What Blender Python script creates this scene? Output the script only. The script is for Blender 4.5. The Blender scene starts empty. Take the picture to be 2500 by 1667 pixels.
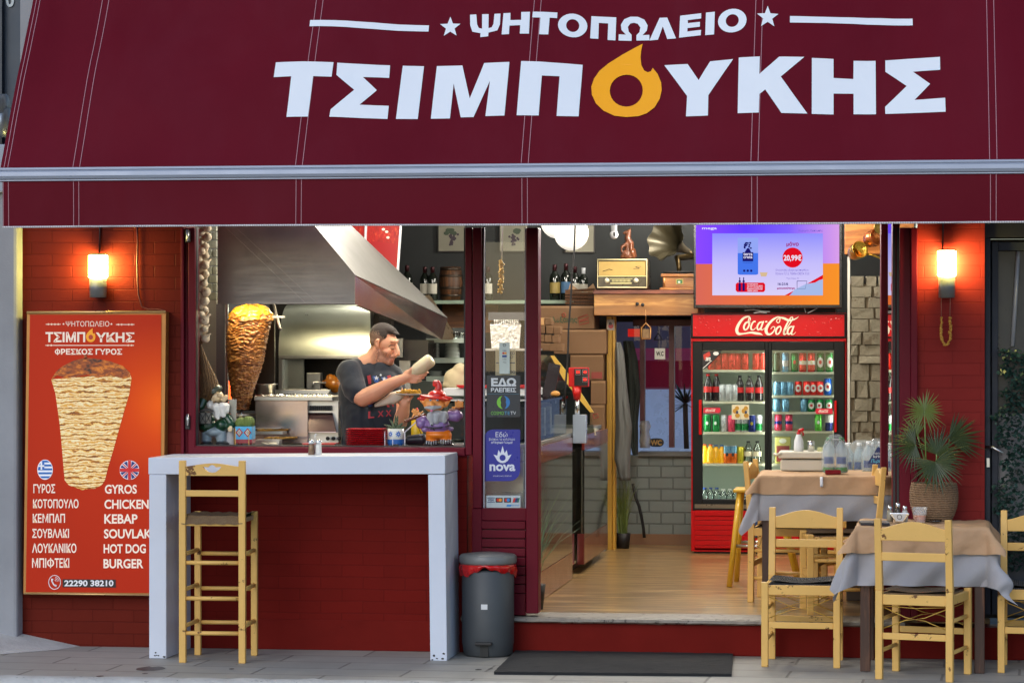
import bpy, bmesh, math, random
from mathutils import Vector as V, Matrix, noise
R = math.radians
random.seed(11)
sc = bpy.context.scene
COL = sc.collection
# ---------------------------------------------------------------- camera (across the street, long lens)
TH = math.atan(950/7000)
CX, CY, CZ = 2.12, -15.63, 1.71
cam = bpy.data.cameras.new("camera"); cam.lens = 100.8; cam.sensor_width = 36; cam.clip_end = 2000
co = bpy.data.objects.new("camera", cam); COL.objects.link(co)
co.location = (CX, CY, CZ); co.rotation_euler = (R(90), 0, TH)
sc.camera = co
# ---------------------------------------------------------------- sky, sun, exposure
w = bpy.data.worlds.new("World"); sc.world = w; w.use_nodes = True
nt = w.node_tree; nt.nodes.clear()
sky = nt.nodes.new("ShaderNodeTexSky"); sky.sky_type = 'NISHITA'; sky.sun_disc = False
sky.sun_elevation = R(30); sky.sun_rotation = R(200); sky.air_density = 1.0; sky.dust_density = .6; sky.ozone_density = 1.6
bg = nt.nodes.new("ShaderNodeBackground"); bg.inputs[1].default_value = 0.15
ow = nt.nodes.new("ShaderNodeOutputWorld")
nt.links.new(sky.outputs[0], bg.inputs[0]); nt.links.new(bg.outputs[0], ow.inputs[0])
sl = bpy.data.lights.new("sun", 'SUN'); sl.energy = .6; sl.angle = R(40); sl.color = (1, .98, .95)
so = bpy.data.objects.new("sun", sl); COL.objects.link(so); so.location = (-3, -9, 6); so.rotation_euler = (R(60), 0, R(-20))
sc.view_settings.view_transform = 'Standard'; sc.view_settings.look = 'None'
sc.view_settings.exposure = 0.42; sc.view_settings.gamma = 1
sc.render.engine = 'CYCLES'
cy = sc.cycles
cy.use_denoising = True; cy.max_bounces = 8; cy.diffuse_bounces = 4; cy.glossy_bounces = 4; cy.transmission_bounces = 4
cy.transparent_max_bounces = 16; cy.sample_clamp_indirect = 6; cy.caustics_reflective = False; cy.caustics_refractive = False
# ---------------------------------------------------------------- measuring: a photo pixel (2500 wide) on a plane of the place
SN, CS = math.sin(TH), math.cos(TH)
def ray(px, py):
    dx = (px-1250)/7000; dz = -(py-833.5)/7000
    return V((-SN+dx*CS, CS+dx*SN, dz))
def P(px, py, Y=0.0):
    d = ray(px, py); t = (Y-CY)/d.y
    return V((CX+d.x*t, Y, CZ+d.z*t))
def PG(px, py, z=0.0):
    d = ray(px, py); t = (z-CZ)/d.z
    return V((CX+d.x*t, CY+d.y*t, z))
def X(px, Y=0.0): return P(px, 833, Y).x
def Z(py, Y=0.0, px=1250): return P(px, py, Y).z
# ---------------------------------------------------------------- mesh collector
def ortho(d):
    d = d.normalized(); a = V((0, 0, 1)) if abs(d.z) < .9 else V((1, 0, 0))
    x = d.cross(a).normalized(); return x, d.cross(x).normalized()
GL = {}
def glyphs(body, off=0.0, shear=0.0):
    k = (body, off, shear)
    if k not in GL:
        cu = bpy.data.curves.new('t', 'FONT'); cu.body = body; cu.resolution_u = 4; cu.offset = off; cu.shear = shear
        ob = bpy.data.objects.new('t', cu); me = ob.to_mesh()
        vs = [(v.co.x, v.co.y) for v in me.vertices]; fs = [tuple(p.vertices) for p in me.polygons]
        ob.to_mesh_clear(); bpy.data.objects.remove(ob); bpy.data.curves.remove(cu)
        x0 = min(v[0] for v in vs); x1 = max(v[0] for v in vs); y0 = min(v[1] for v in vs); y1 = max(v[1] for v in vs)
        GL[k] = ([((x-x0)/(x1-x0), (y-y0)/(y1-y0)) for x, y in vs], fs)
    return GL[k]
class MB:
    def __init__(s): s.bm = bmesh.new(); s.m = 0; s.sm = False
    def v(s, p): return s.bm.verts.new(p)
    def f(s, vs):
        try:
            f = s.bm.faces.new(vs); f.material_index = s.m; f.smooth = s.sm; return f
        except ValueError: return None
    def poly(s, pts): s.f([s.v(p) for p in pts]); return s
    def hexa(s, p):
        q = [s.v(a) for a in p]
        for i in ((3, 2, 1, 0), (4, 5, 6, 7), (0, 1, 5, 4), (1, 2, 6, 5), (2, 3, 7, 6), (3, 0, 4, 7)): s.f([q[j] for j in i])
        return s
    def box(s, x0, x1, y0, y1, z0, z1):
        return s.hexa([V(a) for a in ((x0, y0, z0), (x1, y0, z0), (x1, y1, z0), (x0, y1, z0), (x0, y0, z1), (x1, y0, z1), (x1, y1, z1), (x0, y1, z1))])
    def pbox(s, px0, px1, py0, py1, Y, d=.02):
        a = P(px0, py1, Y); b = P(px1, py0, Y); return s.box(a.x, b.x, Y, Y+d, a.z, b.z)
    def obox(s, c, size, rot=(0, 0, 0)):
        from mathutils import Euler
        m = Euler(rot).to_matrix(); h = V(size)/2
        return s.hexa([V(c)+m @ V((sx*h.x, sy*h.y, sz*h.z)) for sx, sy, sz in ((-1, -1, -1), (1, -1, -1), (1, 1, -1), (-1, 1, -1), (-1, -1, 1), (1, -1, 1), (1, 1, 1), (-1, 1, 1))])
    def bar(s, a, b, wx, wy, up=None):
        a, b = V(a), V(b); d = b-a
        if up is None: x, y = ortho(d)
        else: y = (V(up)-d*(V(up).dot(d)/d.dot(d))).normalized(); x = d.cross(y).normalized()
        x = x*wx/2; y = y*wy/2
        return s.hexa([a-x-y, a+x-y, a+x+y, a-x+y, b-x-y, b+x-y, b+x+y, b-x+y])
    def prism(s, pts, vec):
        a = [s.v(p) for p in pts]; b = [s.v(V(p)+V(vec)) for p in pts]; n = len(a)
        s.f(a[::-1]); s.f(b)
        for i in range(n): s.f([a[i], a[(i+1) % n], b[(i+1) % n], b[i]])
        return s
    def rings(s, rs, closed=True, cap=True):
        vs = [[s.v(p) for p in r] for r in rs]; n = len(vs[0])
        for a, b in zip(vs, vs[1:]):
            for i in range(n if closed else n-1): s.f([a[i], a[(i+1) % n], b[(i+1) % n], b[i]])
        if cap and closed: s.f(vs[0][::-1]); s.f(vs[-1])
        return s
    def tube(s, pts, r, n=8, cap=True, flat=1.0):
        s.sm = True; pts = [V(p) for p in pts]; rs = []; x = None
        for i, p in enumerate(pts):
            d = (pts[min(i+1, len(pts)-1)]-pts[max(i-1, 0)]).normalized()
            if x is None: x, y = ortho(d)
            else:
                x = x-d*x.dot(d); x = x.normalized() if x.length > 1e-6 else ortho(d)[0]; y = d.cross(x)
            q = r[i] if isinstance(r, (list, tuple)) else r
            rs.append([p+x*math.cos(6.2832*k/n)*q+y*math.sin(6.2832*k/n)*q*flat for k in range(n)])
        s.rings(rs, True, cap); s.sm = False; return s
    def lathe(s, prof, c=(0, 0, 0), n=20, cap=True, sx=1, sy=1, smooth=True):
        s.sm = smooth; c = V(c)
        s.rings([[c+V((r*math.cos(6.2832*k/n)*sx, r*math.sin(6.2832*k/n)*sy, z)) for k in range(n)] for r, z in prof], True, cap); s.sm = False; return s
    def sph(s, c, r, n=14, rot=None):
        r = V((r, r, r)) if isinstance(r, (int, float)) else V(r); c = V(c); s.sm = True; rs = []
        for j in range(1, n//2+2):
            a = math.pi*(j-.5)/(n//2+1.0); rg = []
            for k in range(n):
                p = V((math.sin(a)*math.cos(6.2832*k/n)*r.x, math.sin(a)*math.sin(6.2832*k/n)*r.y, -math.cos(a)*r.z))
                rg.append(c+(rot @ p if rot else p))
            rs.append(rg)
        s.rings(rs); s.sm = False; return s
    def grid(s, fn, nu, nv, smooth=True):
        s.sm = smooth; q = [[s.v(fn(i/nu, j/nv)) for j in range(nv+1)] for i in range(nu+1)]
        for i in range(nu):
            for j in range(nv): s.f([q[i][j], q[i+1][j], q[i+1][j+1], q[i][j+1]])
        s.sm = False; return s
    def text(s, body, c00, c10, c01, bold=0.0, shear=0.0, fn=None):
        """lettering filling the parallelogram with lower-left c00, lower-right c10, upper-left c01"""
        vs, fs = glyphs(body, bold, shear); c00, c10, c01 = V(c00), V(c10), V(c01)
        q = [s.v(c00+(c10-c00)*a+(c01-c00)*b) for a, b in vs]
        for f in fs: s.f([q[i] for i in f])
        return s
    def tp(s, body, x0, y0, x1, y1, Y, bold=0.0, shear=0.0):
        return s.text(body, P(x0, y1, Y), P(x1, y1, Y), P(x0, y0, Y), bold, shear)
    def pp(s, pts, Y): return s.poly([P(a, b, Y) for a, b in pts])
    def disc(s, c, rx, rz, n=24):
        c = V(c); return s.poly([c+V((rx*math.cos(6.2832*k/n), 0, rz*math.sin(6.2832*k/n))) for k in range(n)])
    def build(s, name, mats, parent=None, bevel=0.0, sub=0, solid=0.0, org=None):
        bm = s.bm; bmesh.ops.recalc_face_normals(bm, faces=bm.faces)
        if parent is not None: o0 = ORG.get(parent.name, V((0, 0, 0)))
        elif org is not None: o0 = V(org)
        else:
            xs = [v.co for v in bm.verts]
            o0 = V(((min(p.x for p in xs)+max(p.x for p in xs))/2, (min(p.y for p in xs)+max(p.y for p in xs))/2, min(p.z for p in xs)))
        bmesh.ops.translate(bm, verts=bm.verts, vec=-o0)
        me = bpy.data.meshes.new(name); bm.to_mesh(me); bm.free()
        for m in (mats if isinstance(mats, (list, tuple)) else [mats]): me.materials.append(m)
        o = bpy.data.objects.new(name, me); COL.objects.link(o)
        if parent is not None: o.parent = parent
        else: o.location = o0
        ORG[o.name] = o0
        if bevel:
            b = o.modifiers.new("bevel", 'BEVEL'); b.width = bevel; b.segments = 2; b.limit_method = 'ANGLE'; b.angle_limit = R(40)
        if solid:
            b = o.modifiers.new("thick", 'SOLIDIFY'); b.thickness = solid; b.offset = 0
        if sub:
            b = o.modifiers.new("round", 'SUBSURF'); b.levels = sub; b.render_levels = sub
        return o
ORG = {}
def tag(o, label, cat, group=None, kind='thing'):
    o['label'] = label; o['category'] = cat; o['kind'] = kind
    if group: o['group'] = group
    return o
def thing(name, label, cat, base=(0, 0, 0), group=None):
    o = bpy.data.objects.new(name, None); o.empty_display_size = .1; COL.objects.link(o)
    o.location = base; ORG[o.name] = V(base); return tag(o, label, cat, group)
def setting(o, kind='structure'): o['kind'] = kind; return o
def copy_tree(o, parent=None):
    c = o.copy(); COL.objects.link(c); c.parent = parent
    for ch in list(o.children): copy_tree(ch, c)
    return c
def dup(root, loc, rz=0.0, label=None, group=None, scale=1.0):
    c = copy_tree(root); c.location = loc; c.rotation_euler = (0, 0, rz)
    if scale != 1.0: c.scale = (scale,)*3
    if label: c['label'] = label
    if group: c['group'] = group
    return c
# ---------------------------------------------------------------- materials
def L(r, g, b): return tuple(((c/255)/12.92 if c/255 <= .04045 else ((c/255+.055)/1.055)**2.4) for c in (r, g, b))
def nodes(name):
    m = bpy.data.materials.new(name); m.use_nodes = True; t = m.node_tree; return m, t, t.nodes, t.links, t.nodes["Principled BSDF"]
def c4(c): return (c[0], c[1], c[2], 1)
def mix(N, K, fac, a, b, mode='MIX'):
    x = N.new("ShaderNodeMix"); x.data_type = 'RGBA'; x.blend_type = mode
    for sk, val in ((0, fac), (6, a), (7, b)):
        if isinstance(val, bpy.types.NodeSocket): K.new(val, x.inputs[sk])
        else: x.inputs[sk].default_value = c4(val) if isinstance(val, (tuple, list)) else val
    return x.outputs[2]
def coords(N, K, scale=(1, 1, 1), rot=(0, 0, 0), loc=(0, 0, 0)):
    tc = N.new("ShaderNodeTexCoord"); mp = N.new("ShaderNodeMapping"); mp.inputs['Scale'].default_value = scale
    mp.inputs['Rotation'].default_value = rot; mp.inputs['Location'].default_value = loc
    K.new(tc.outputs['Object'], mp.inputs[0]); return mp.outputs[0]
def nz(N, K, co, scale, detail=4, rough=.6, dist=0.0):
    n = N.new("ShaderNodeTexNoise"); n.noise_dimensions = '4D'; n.inputs['Scale'].default_value = scale; n.inputs['Detail'].default_value = detail
    n.inputs['Roughness'].default_value = rough; n.inputs['Distortion'].default_value = dist
    oi = N.new("ShaderNodeObjectInfo"); mu = N.new("ShaderNodeMath"); mu.operation = 'MULTIPLY'; mu.inputs[1].default_value = 40
    K.new(oi.outputs['Random'], mu.inputs[0]); K.new(mu.outputs[0], n.inputs['W']); K.new(co, n.inputs['Vector']); return n.outputs[0]
def ramp(N, K, src, stops):
    r = N.new("ShaderNodeValToRGB"); e = r.color_ramp.elements
    while len(e) > 1: e.remove(e[0])
    e[0].position = stops[0][0]; e[0].color = c4(stops[0][1])
    for p, c in stops[1:]:
        q = e.new(p); q.color = c4(c)
    K.new(src, r.inputs[0]); return r.outputs[0]
def bump(N, K, bs, h, strength, dist=.01):
    b = N.new("ShaderNodeBump"); b.inputs['Strength'].default_value = strength; b.inputs['Distance'].default_value = dist
    K.new(h, b.inputs['Height']); K.new(b.outputs[0], bs.inputs['Normal']); return b
def mul(c, k): return tuple(min(1, x*k) for x in c[:3])
def M(name, col, rough=.5, metal=0.0, var=.15, vs=6, bmp=0.0, bs=60, emit=0.0, ecol=None, stretch=(1, 1, 1), spec=.5, coat=0.0, wear=None, wt=.68, ws=14, sheen=0.0, sss=0.0, alpha=1.0):
    m, t, N, K, B = nodes(name); co = coords(N, K, stretch)
    n = nz(N, K, co, vs); c = mix(N, K, n, mul(col, 1-var), mul(col, 1+var))
    if wear is not None:
        k = nz(N, K, co, ws, 6, .7); r = ramp(N, K, k, [(wt, (0, 0, 0)), (wt+.03, (1, 1, 1))]); c = mix(N, K, r, c, wear)
    K.new(c, B.inputs['Base Color']); B.inputs['Roughness'].default_value = rough; B.inputs['Metallic'].default_value = metal
    B.inputs['Specular IOR Level'].default_value = spec; B.inputs['Coat Weight'].default_value = coat; B.inputs['Sheen Weight'].default_value = sheen
    if rough > .15:
        rr = N.new("ShaderNodeMapRange"); rr.inputs['To Min'].default_value = max(.03, rough-.12); rr.inputs['To Max'].default_value = min(1, rough+.12)
        K.new(nz(N, K, co, vs*2.3), rr.inputs[0]); K.new(rr.outputs[0], B.inputs['Roughness'])
    if bmp: bump(N, K, B, nz(N, K, co, bs, 3), bmp)
    if emit: B.inputs['Emission Color'].default_value = c4(ecol or col); B.inputs['Emission Strength'].default_value = emit
    if sss: B.inputs['Subsurface Weight'].default_value = sss; B.inputs['Subsurface Radius'].default_value = (.02, .008, .005); B.inputs['Subsurface Scale'].default_value = .5
    if alpha < 1: B.inputs['Alpha'].default_value = alpha
    return m
def flat(name, col, rough=.5, emit=0.0):
    m, t, N, K, B = nodes(name); B.inputs['Base Color'].default_value = c4(col); B.inputs['Roughness'].default_value = rough
    if emit: B.inputs['Emission Color'].default_value = c4(col); B.inputs['Emission Strength'].default_value = emit
    return m
def brickmat(name, col, mortar, bw, bh, ms=.006, rough=.5, var=.2, depth=.5, shift=.5, rot=(R(90), 0, 0), wear=None, dirt=.35, noi=.25, spec=.4):
    m, t, N, K, B = nodes(name); co = coords(N, K, rot=rot)
    b = N.new("ShaderNodeTexBrick"); b.offset = shift; b.inputs['Scale'].default_value = 1; b.inputs['Brick Width'].default_value = bw; b.inputs['Row Height'].default_value = bh
    b.inputs['Mortar Size'].default_value = ms; b.inputs['Mortar Smooth'].default_value = .5; b.inputs['Bias'].default_value = 0
    b.inputs['Color1'].default_value = c4(mul(col, 1-var)); b.inputs['Color2'].default_value = c4(mul(col, 1+var)); b.inputs['Mortar'].default_value = c4(mortar)
    wob = N.new("ShaderNodeTexNoise"); wob.inputs['Scale'].default_value = 3; K.new(co, wob.inputs['Vector'])
    vm = N.new("ShaderNodeVectorMath"); vm.operation = 'MULTIPLY_ADD'; vm.inputs[1].default_value = (.012, .012, 0); K.new(wob.outputs['Color'], vm.inputs[0]); K.new(co, vm.inputs[2])
    K.new(vm.outputs[0], b.inputs['Vector'])
    n = nz(N, K, co, 5, 6, .65); c = mix(N, K, n, mul(col, 1-dirt), mul(col, 1+dirt)); c = mix(N, K, .5, b.outputs[0], c)
    if wear is not None:
        k = nz(N, K, co, 22, 5, .7); r = ramp(N, K, k, [(.72, (0, 0, 0)), (.75, (1, 1, 1))]); c = mix(N, K, r, c, wear)
    K.new(c, B.inputs['Base Color']); B.inputs['Roughness'].default_value = rough; B.inputs['Specular IOR Level'].default_value = spec
    iv = N.new("ShaderNodeMath"); iv.operation = 'SUBTRACT'; iv.inputs[0].default_value = 1; K.new(b.outputs['Fac'], iv.inputs[1])
    n2 = nz(N, K, co, 45, 4); ad = N.new("ShaderNodeMath"); ad.operation = 'MULTIPLY_ADD'; ad.inputs[1].default_value = noi; K.new(n2, ad.inputs[0]); K.new(iv.outputs[0], ad.inputs[2])
    bump(N, K, B, ad.outputs[0], depth, .006); return m
def woodmat(name, a, b, stretch=(1, 12, 12), scale=3, rough=.45, bmp=.1, coat=0.0):
    m, t, N, K, B = nodes(name); co = coords(N, K, stretch)
    n = nz(N, K, co, scale, 8, .62, .6); c = ramp(N, K, n, [(.3, mul(a, .7)), (.48, a), (.62, b), (.8, mul(b, 1.15))])
    K.new(c, B.inputs['Base Color']); B.inputs['Roughness'].default_value = rough; B.inputs['Coat Weight'].default_value = coat
    bump(N, K, B, n, bmp, .004); return m
def glass(name, tint=(1, 1, 1), refl=1.0, rough=.01, ior=1.45):
    m = bpy.data.materials.new(name); m.use_nodes = True; t = m.node_tree; N, K = t.nodes, t.links; N.clear()
    o = N.new("ShaderNodeOutputMaterial"); tr = N.new("ShaderNodeBsdfTransparent"); tr.inputs[0].default_value = c4(tint)
    g = N.new("ShaderNodeBsdfGlossy"); g.inputs['Roughness'].default_value = rough
    fr = N.new("ShaderNodeFresnel"); fr.inputs[0].default_value = ior; mu = N.new("ShaderNodeMath"); mu.operation = 'MULTIPLY'; mu.inputs[1].default_value = refl; mu.use_clamp = True
    mx = N.new("ShaderNodeMixShader"); K.new(fr.outputs[0], mu.inputs[0]); K.new(mu.outputs[0], mx.inputs[0]); K.new(tr.outputs[0], mx.inputs[1]); K.new(g.outputs[0], mx.inputs[2]); K.new(mx.outputs[0], o.inputs[0]); return m
def steelmat(name, col=(.55, .55, .54), rough=.28, streak=(1, 1, 30), amt=.3):
    m, t, N, K, B = nodes(name); co = coords(N, K, streak); n = nz(N, K, co, 4, 5, .6); co2 = coords(N, K); n2 = nz(N, K, co2, 3.5, 5, .6, .5)
    K.new(mix(N, K, n2, mul(col, 1-amt), mul(col, 1+amt)), B.inputs['Base Color']); B.inputs['Metallic'].default_value = 1
    rr = N.new("ShaderNodeMapRange"); rr.inputs['To Min'].default_value = rough*.6; rr.inputs['To Max'].default_value = rough*1.6; K.new(n, rr.inputs[0]); K.new(rr.outputs[0], B.inputs['Roughness'])
    bump(N, K, B, n2, .12, .004); return m
# ================================================================ materials of the front
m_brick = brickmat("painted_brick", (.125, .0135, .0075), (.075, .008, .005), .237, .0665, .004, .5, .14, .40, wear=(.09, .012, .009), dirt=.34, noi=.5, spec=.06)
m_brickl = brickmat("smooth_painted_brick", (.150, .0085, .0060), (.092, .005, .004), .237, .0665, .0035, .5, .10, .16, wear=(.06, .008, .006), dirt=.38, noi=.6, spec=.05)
m_brickd = brickmat("painted_brick_low", L(132, 34, 30), L(104, 26, 24), .40, .0665, .004, .45, .08, .35, wear=None, dirt=.25)
m_burg = M("burgundy_aluminium", L(98, 12, 32), .42, 0, .14, 3, spec=.14, coat=.0, wear=L(150, 105, 110), wt=.80, ws=30)
m_black = M("black_rubber", L(26, 24, 26), .5, 0, .1)
m_steel = steelmat("brushed_steel")
m_white = M("white_paint", L(222, 224, 230), .42, 0, .05, 3, wear=L(150, 145, 140), wt=.82, ws=18)
m_plaster = M("grey_plaster", L(150, 151, 156), .85, 0, .3, 2.5, bmp=.15, bs=90)
m_pane = glass("window_pane", (.95, .97, .96), .55)
m_marble = M("worn_marble", L(128, 120, 110), .5, 0, .35, 9, wear=L(40, 30, 28), wt=.575, ws=26, bmp=.2)
m_riser = M("red_render", (.15, .0095, .0070), .5, 0, .3, 4, bmp=.12, bs=25, wear=(.05, .008, .007), wt=.68, ws=9, spec=.05)
# ================================================================ ground
m_road = M("asphalt", (.055, .055, .056), .9, 0, .3, 12, bmp=.4, bs=150)
MB().poly([(-120, -160, -.13), (120, -160, -.13), (120, 120, -.13), (-120, 120, -.13)]).build("road", m_road)["kind"] = 'structure'
m_pav = brickmat("pavement_stone", L(158, 154, 146), L(64, 60, 58), .78, .30, .009, .62, .16, .45, rot=(0, 0, R(2)), dirt=.42, noi=.45, wear=L(96, 92, 90))
b = MB(); b.hexa([V(p) for p in ((-6, -1.53, -.16), (6, -1.2, -.16), (6, .3, -.16), (-6, .3, -.16), (-6, -1.53, 0), (6, -1.2, 0), (6, .3, 0), (-6, .3, 0))])
setting(b.build("pavement", m_pav))
m_kerb = M("rough_concrete", L(188, 186, 182), .9, 0, .3, 9, bmp=.7, bs=45, wear=L(110, 108, 108), wt=.62, ws=24)
b = MB(); n = 120
def kerb(u, v):
    x = -6+12*u; y0 = -1.53+.33*u; a = [(0.004, .002), (-.05, .001), (-.10, -.006), (-.125, -.03), (-.13, -.145)][round(v*4)]
    return V((x, y0+a[0]+.012*noise.noise((x*6, v*3, 1)), a[1]+.007*noise.noise((x*9, v*4, 5))))
b.grid(kerb, 160, 4); setting(b.build("kerb", m_kerb))
b = MB(); c = PG(368, 1631, .0015); b.poly([c+V(((.075+.02*noise.noise((k, 1, 0)))*math.cos(k*.35), (.10+.05*noise.noise((k*.9, 4, 0)))*math.sin(k*.35), 0)) for k in range(18)])
for k in range(9): q_ = PG(random.uniform(150, 2400), random.uniform(1612, 1650), .0015); r_ = random.uniform(.006, .02); b.poly([q_+V((r_*math.cos(j), r_*1.6*math.sin(j), 0)) for j in range(6)])
setting(b.build("pavement_stain", M("dark_stain", L(66, 62, 60), .5, 0, .3, 20)))
# ================================================================ shop building
bld = thing("shop_building", "dark red painted brick grill house front with wide window and open doorway", "building", (0, 0, 0))
FL = .20
xa, xb = X(52), X(446); xw1 = X(1140); xd0, xd1 = X(1316), X(2196); xr0, xr1 = X(2240), X(2404)
zs = Z(1110); HW = 2.72
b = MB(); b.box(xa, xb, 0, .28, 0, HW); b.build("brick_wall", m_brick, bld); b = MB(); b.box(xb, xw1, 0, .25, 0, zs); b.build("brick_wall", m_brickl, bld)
b = MB(); b.box(xr0, xr1, 0, .25, FL, HW); b.build("brick_wall", brickmat("lit_painted_brick", (.21, .019, .017), (.13, .012, .011), .30, .066, .0035, .45, .12, .3, wear=(.17, .022, .018), dirt=.3, noi=.5, spec=.06), bld)  # same red paint; brighter light on this wall put into its colour
MB().box(xa, 6, -.02, .3, HW, 6.5).build("upper_wall", m_plaster, bld)
b = MB(); xs0 = X(1128); b.box(xs0, 5, -.012, .2, 0, FL-.027); b.build("step_riser", m_riser, bld, bevel=.006)
b = MB()
def thr(u, v):
    x = xs0+(xd1-xs0+.03)*u; a = [(.25, .002), (-.03, .002), (-.048, -.005), (-.05, -.020), (-.035, -.029)][round(v*4)]
    k = max(0, noise.noise((x*7, 3, v)))*.5+max(0, noise.noise((x*19, 8, v)))*.5 if v > .3 else 0
    return V((x, a[0]+k*.022, FL+a[1]-k*.01))
b.grid(thr, 220, 4, False); b.build("threshold", m_marble, bld)
setting(MB().box(-2.6, 2.6, .22, 6.2, FL-.06, FL).build("shop_floor", woodmat("laminate", L(146, 114, 72), L(204, 166, 110), (.9, 9, 1), 2.6, .3, .05, .25)))
# painted-brick faces are one mesh per wall; the mid joint of the window wall
b = MB(); zj = Z(1518); b.box(xb, X(1090), -.006, .0, 0.0, zj); b.build("plinth", m_riser, bld, bevel=.003)
# inside shell
m_in = M("charcoal_wall", L(48, 50, 51), .8, 0, .1, 2, bmp=.05)
m_blk = brickmat("grey_block_wall", L(146, 156, 152), L(98, 104, 102), .178, .0865, .007, .6, .05, .9, dirt=.12)
m_blkx = brickmat("grey_block_side", L(146, 156, 152), L(98, 104, 102), .178, .0865, .007, .6, .05, .9, dirt=.12, rot=(R(90), 0, R(90)))
YB = 5.66
m_ceil = M("pale_ceiling", L(150, 150, 148), .8, 0, .05)
MB().box(-2.6, 2.6, .3, 6.4, 3.0, 3.2).build("ceiling", m_ceil, bld)
MB().box(-2.3, -2.12, .25, 6.2, FL, 3.0).build("inner_wall", m_in, bld)
MB().box(2.22, 2.4, .25, 6.2, FL, 3.0).build("inner_wall", m_blkx, bld)
# back wall: block wall below a window, charcoal above
wx0, wx1 = X(1548, YB), X(1760, YB); wz0, wz1 = Z(1100, YB), Z(786, YB)
b = MB(); b.box(-2.3, X(1480, YB), YB, YB+.2, FL, 3.0); b.box(wx1, 2.4, YB, YB+.2, FL, 3.0); b.box(X(1480, YB), wx1, YB, YB+.2, wz1, 3.0); b.build("back_wall", m_in, bld)
MB().box(X(1480, YB), wx1, YB-.01, YB+.19, FL+.08, wz0-.03).build("block_wall", m_blk, bld)
MB().box(X(1480, YB), wx1, YB-.025, YB+.1, FL, FL+.08).build("tile_skirting", M("terracotta_tile", L(150, 110, 78), .4), bld)
MB().box(X(1560, YB), wx1, YB-.06, YB+.1, wz0-.035, wz0).build("window_sill", M("grey_paint", L(120, 122, 120), .5), bld, bevel=.004)
wf = MB().pbox(1545, 1765, 780, 796, YB-.02, .1).build("back_window", M("brown_frame", L(92, 40, 44), .45), bld)
b = MB(); b.pbox(1562, 1574, 796, 1092, YB-.02, .07).pbox(1633, 1646, 796, 1092, YB-.02, .07); b.build("window_frame", M("brown_frame2", L(92, 40, 44), .45), wf)
MB().pp([(1548, 1093), (1765, 1093), (1765, 796), (1548, 796)], YB+.03).build("pane", glass("back_pane", (.9, .93, 1), .8), wf)
# courtyard behind the back window; wall and awning brightness put in as emission
m_yard = M("glowing_courtyard_wall", L(140, 158, 186), .9, 0, .45, 9, bmp=.2, emit=.4, ecol=L(140, 158, 190), wear=L(110, 122, 150), wt=.52, ws=7)
yw = MB().box(X(1500, 8), X(1850, 8), 8, 8.2, 0, 1.62).build("glowing_courtyard_wall", m_yard); tag(yw, "pale blue rough courtyard wall seen through the back window", "wall")
b = MB(); b.hexa([P(*a) for a in ((1540, 945, 7.0), (1720, 945, 7.0), (1720, 950, 7.9), (1540, 950, 7.9), (1540, 880, 7.0), (1720, 880, 7.0), (1720, 850, 7.9), (1540, 850, 7.9))])
tag(b.build("courtyard_awning", M("red_canvas", L(150, 30, 60), .8, 0, .25, 6, emit=.12, ecol=L(150, 30, 60))), "dark pink canvas awning behind the back window", "awning")
yw = MB().box(X(1480, 8.6), X(1900, 8.6), 8.6, 8.8, 1.4, 4); tag(yw.build("courtyard_backdrop", M("dark_backdrop", L(70, 62, 78), .8, 0, .4, 3)), "dark shed added above the pale courtyard wall behind the back window", "backdrop")  # dark mass added to darken the upper window view
b = MB(); b.pbox(1533, 1562, 803, 822, 6.8, .04); tag(b.build("courtyard_sign", M("red_lit_panel", L(220, 40, 30), .4, 0, .3, 20, emit=.5)), "small lit red panel seen through the top of the back window", "sign")
# ---- big service window
wn = MB(); yf = -.02
for r in ((441, 449, 556, 1112), (459, 476, 556, 1112)): wn.pbox(*r, yf, .10)
wn.pbox(449, 459, 556, 1112, yf+.03, .06)
wn.pbox(476, 1136, 1092, 1111, yf, .10).pbox(1136, 1152, 556, 1111, yf, .10); wn.pbox(1154, 1176, 556, 1240, yf-.01, .12); wn.box(xb, X(1176), yf, .10, 2.42, HW)
wn = wn.build("service_window", m_burg, bld, bevel=.004)
b = MB(); b.pbox(476, 479.5, 556, 1092, .0, .05).pbox(1132.5, 1136, 556, 1092, .0, .05).pbox(479.5, 1132.5, 1088.5, 1092, .0, .05); b.build("rubber_seal", m_black, wn)
for y0, y1 in ((562, 592), (1015, 1048)): b = MB(); b.pbox(452, 463, y0, y1, -.035, .03); b.build("hinge", m_black, wn, bevel=.004)
for y0 in (575, 1025): b = MB(); b.tube([P(458, y0-14, -.04), P(458, y0+14, -.04)], .007); b.build("hinge_pin", m_steel, wn)
MB().box(X(476), X(1136), -.03, .32, Z(1112), Z(1092)-.006).build("window_sill", m_burg, wn, bevel=.003)
# the right sash stays shut over half the opening
# ---- glazed side panel with shutter slats below
sp = MB(); sp.pbox(1176, 1180, 556, 1240, -.005, .05).pbox(1176, 1285, 1240, 1270, -.02, .07).pbox(1152, 1176, 1240, 1500, -.02, .1); sp.box(X(1176), X(1285), -.02, .08, 2.42, HW)
sp = sp.build("glazed_panel", m_burg, bld, bevel=.004)
b = MB(); y = 1270
while y < 1436:
    b.pbox(1172, 1283, y+1.5, y+20.5, -.012, .05); y += 22.2
b.pbox(1172, 1283, y+1, 1500, -.008, .05); b.build("shutter_slats", m_burg, sp, bevel=.004)
MB().pbox(1172, 1284, 1268, 1500, .02, .03).build("slat_backing", m_black, sp)
b = MB(); b.pbox(1180, 1183, 556, 1240, -.012, .02).pbox(1281, 1284, 556, 1240, -.012, .02); b.build("glazing_bead", M("grey_bead", L(150, 150, 165), .35), sp)
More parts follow.
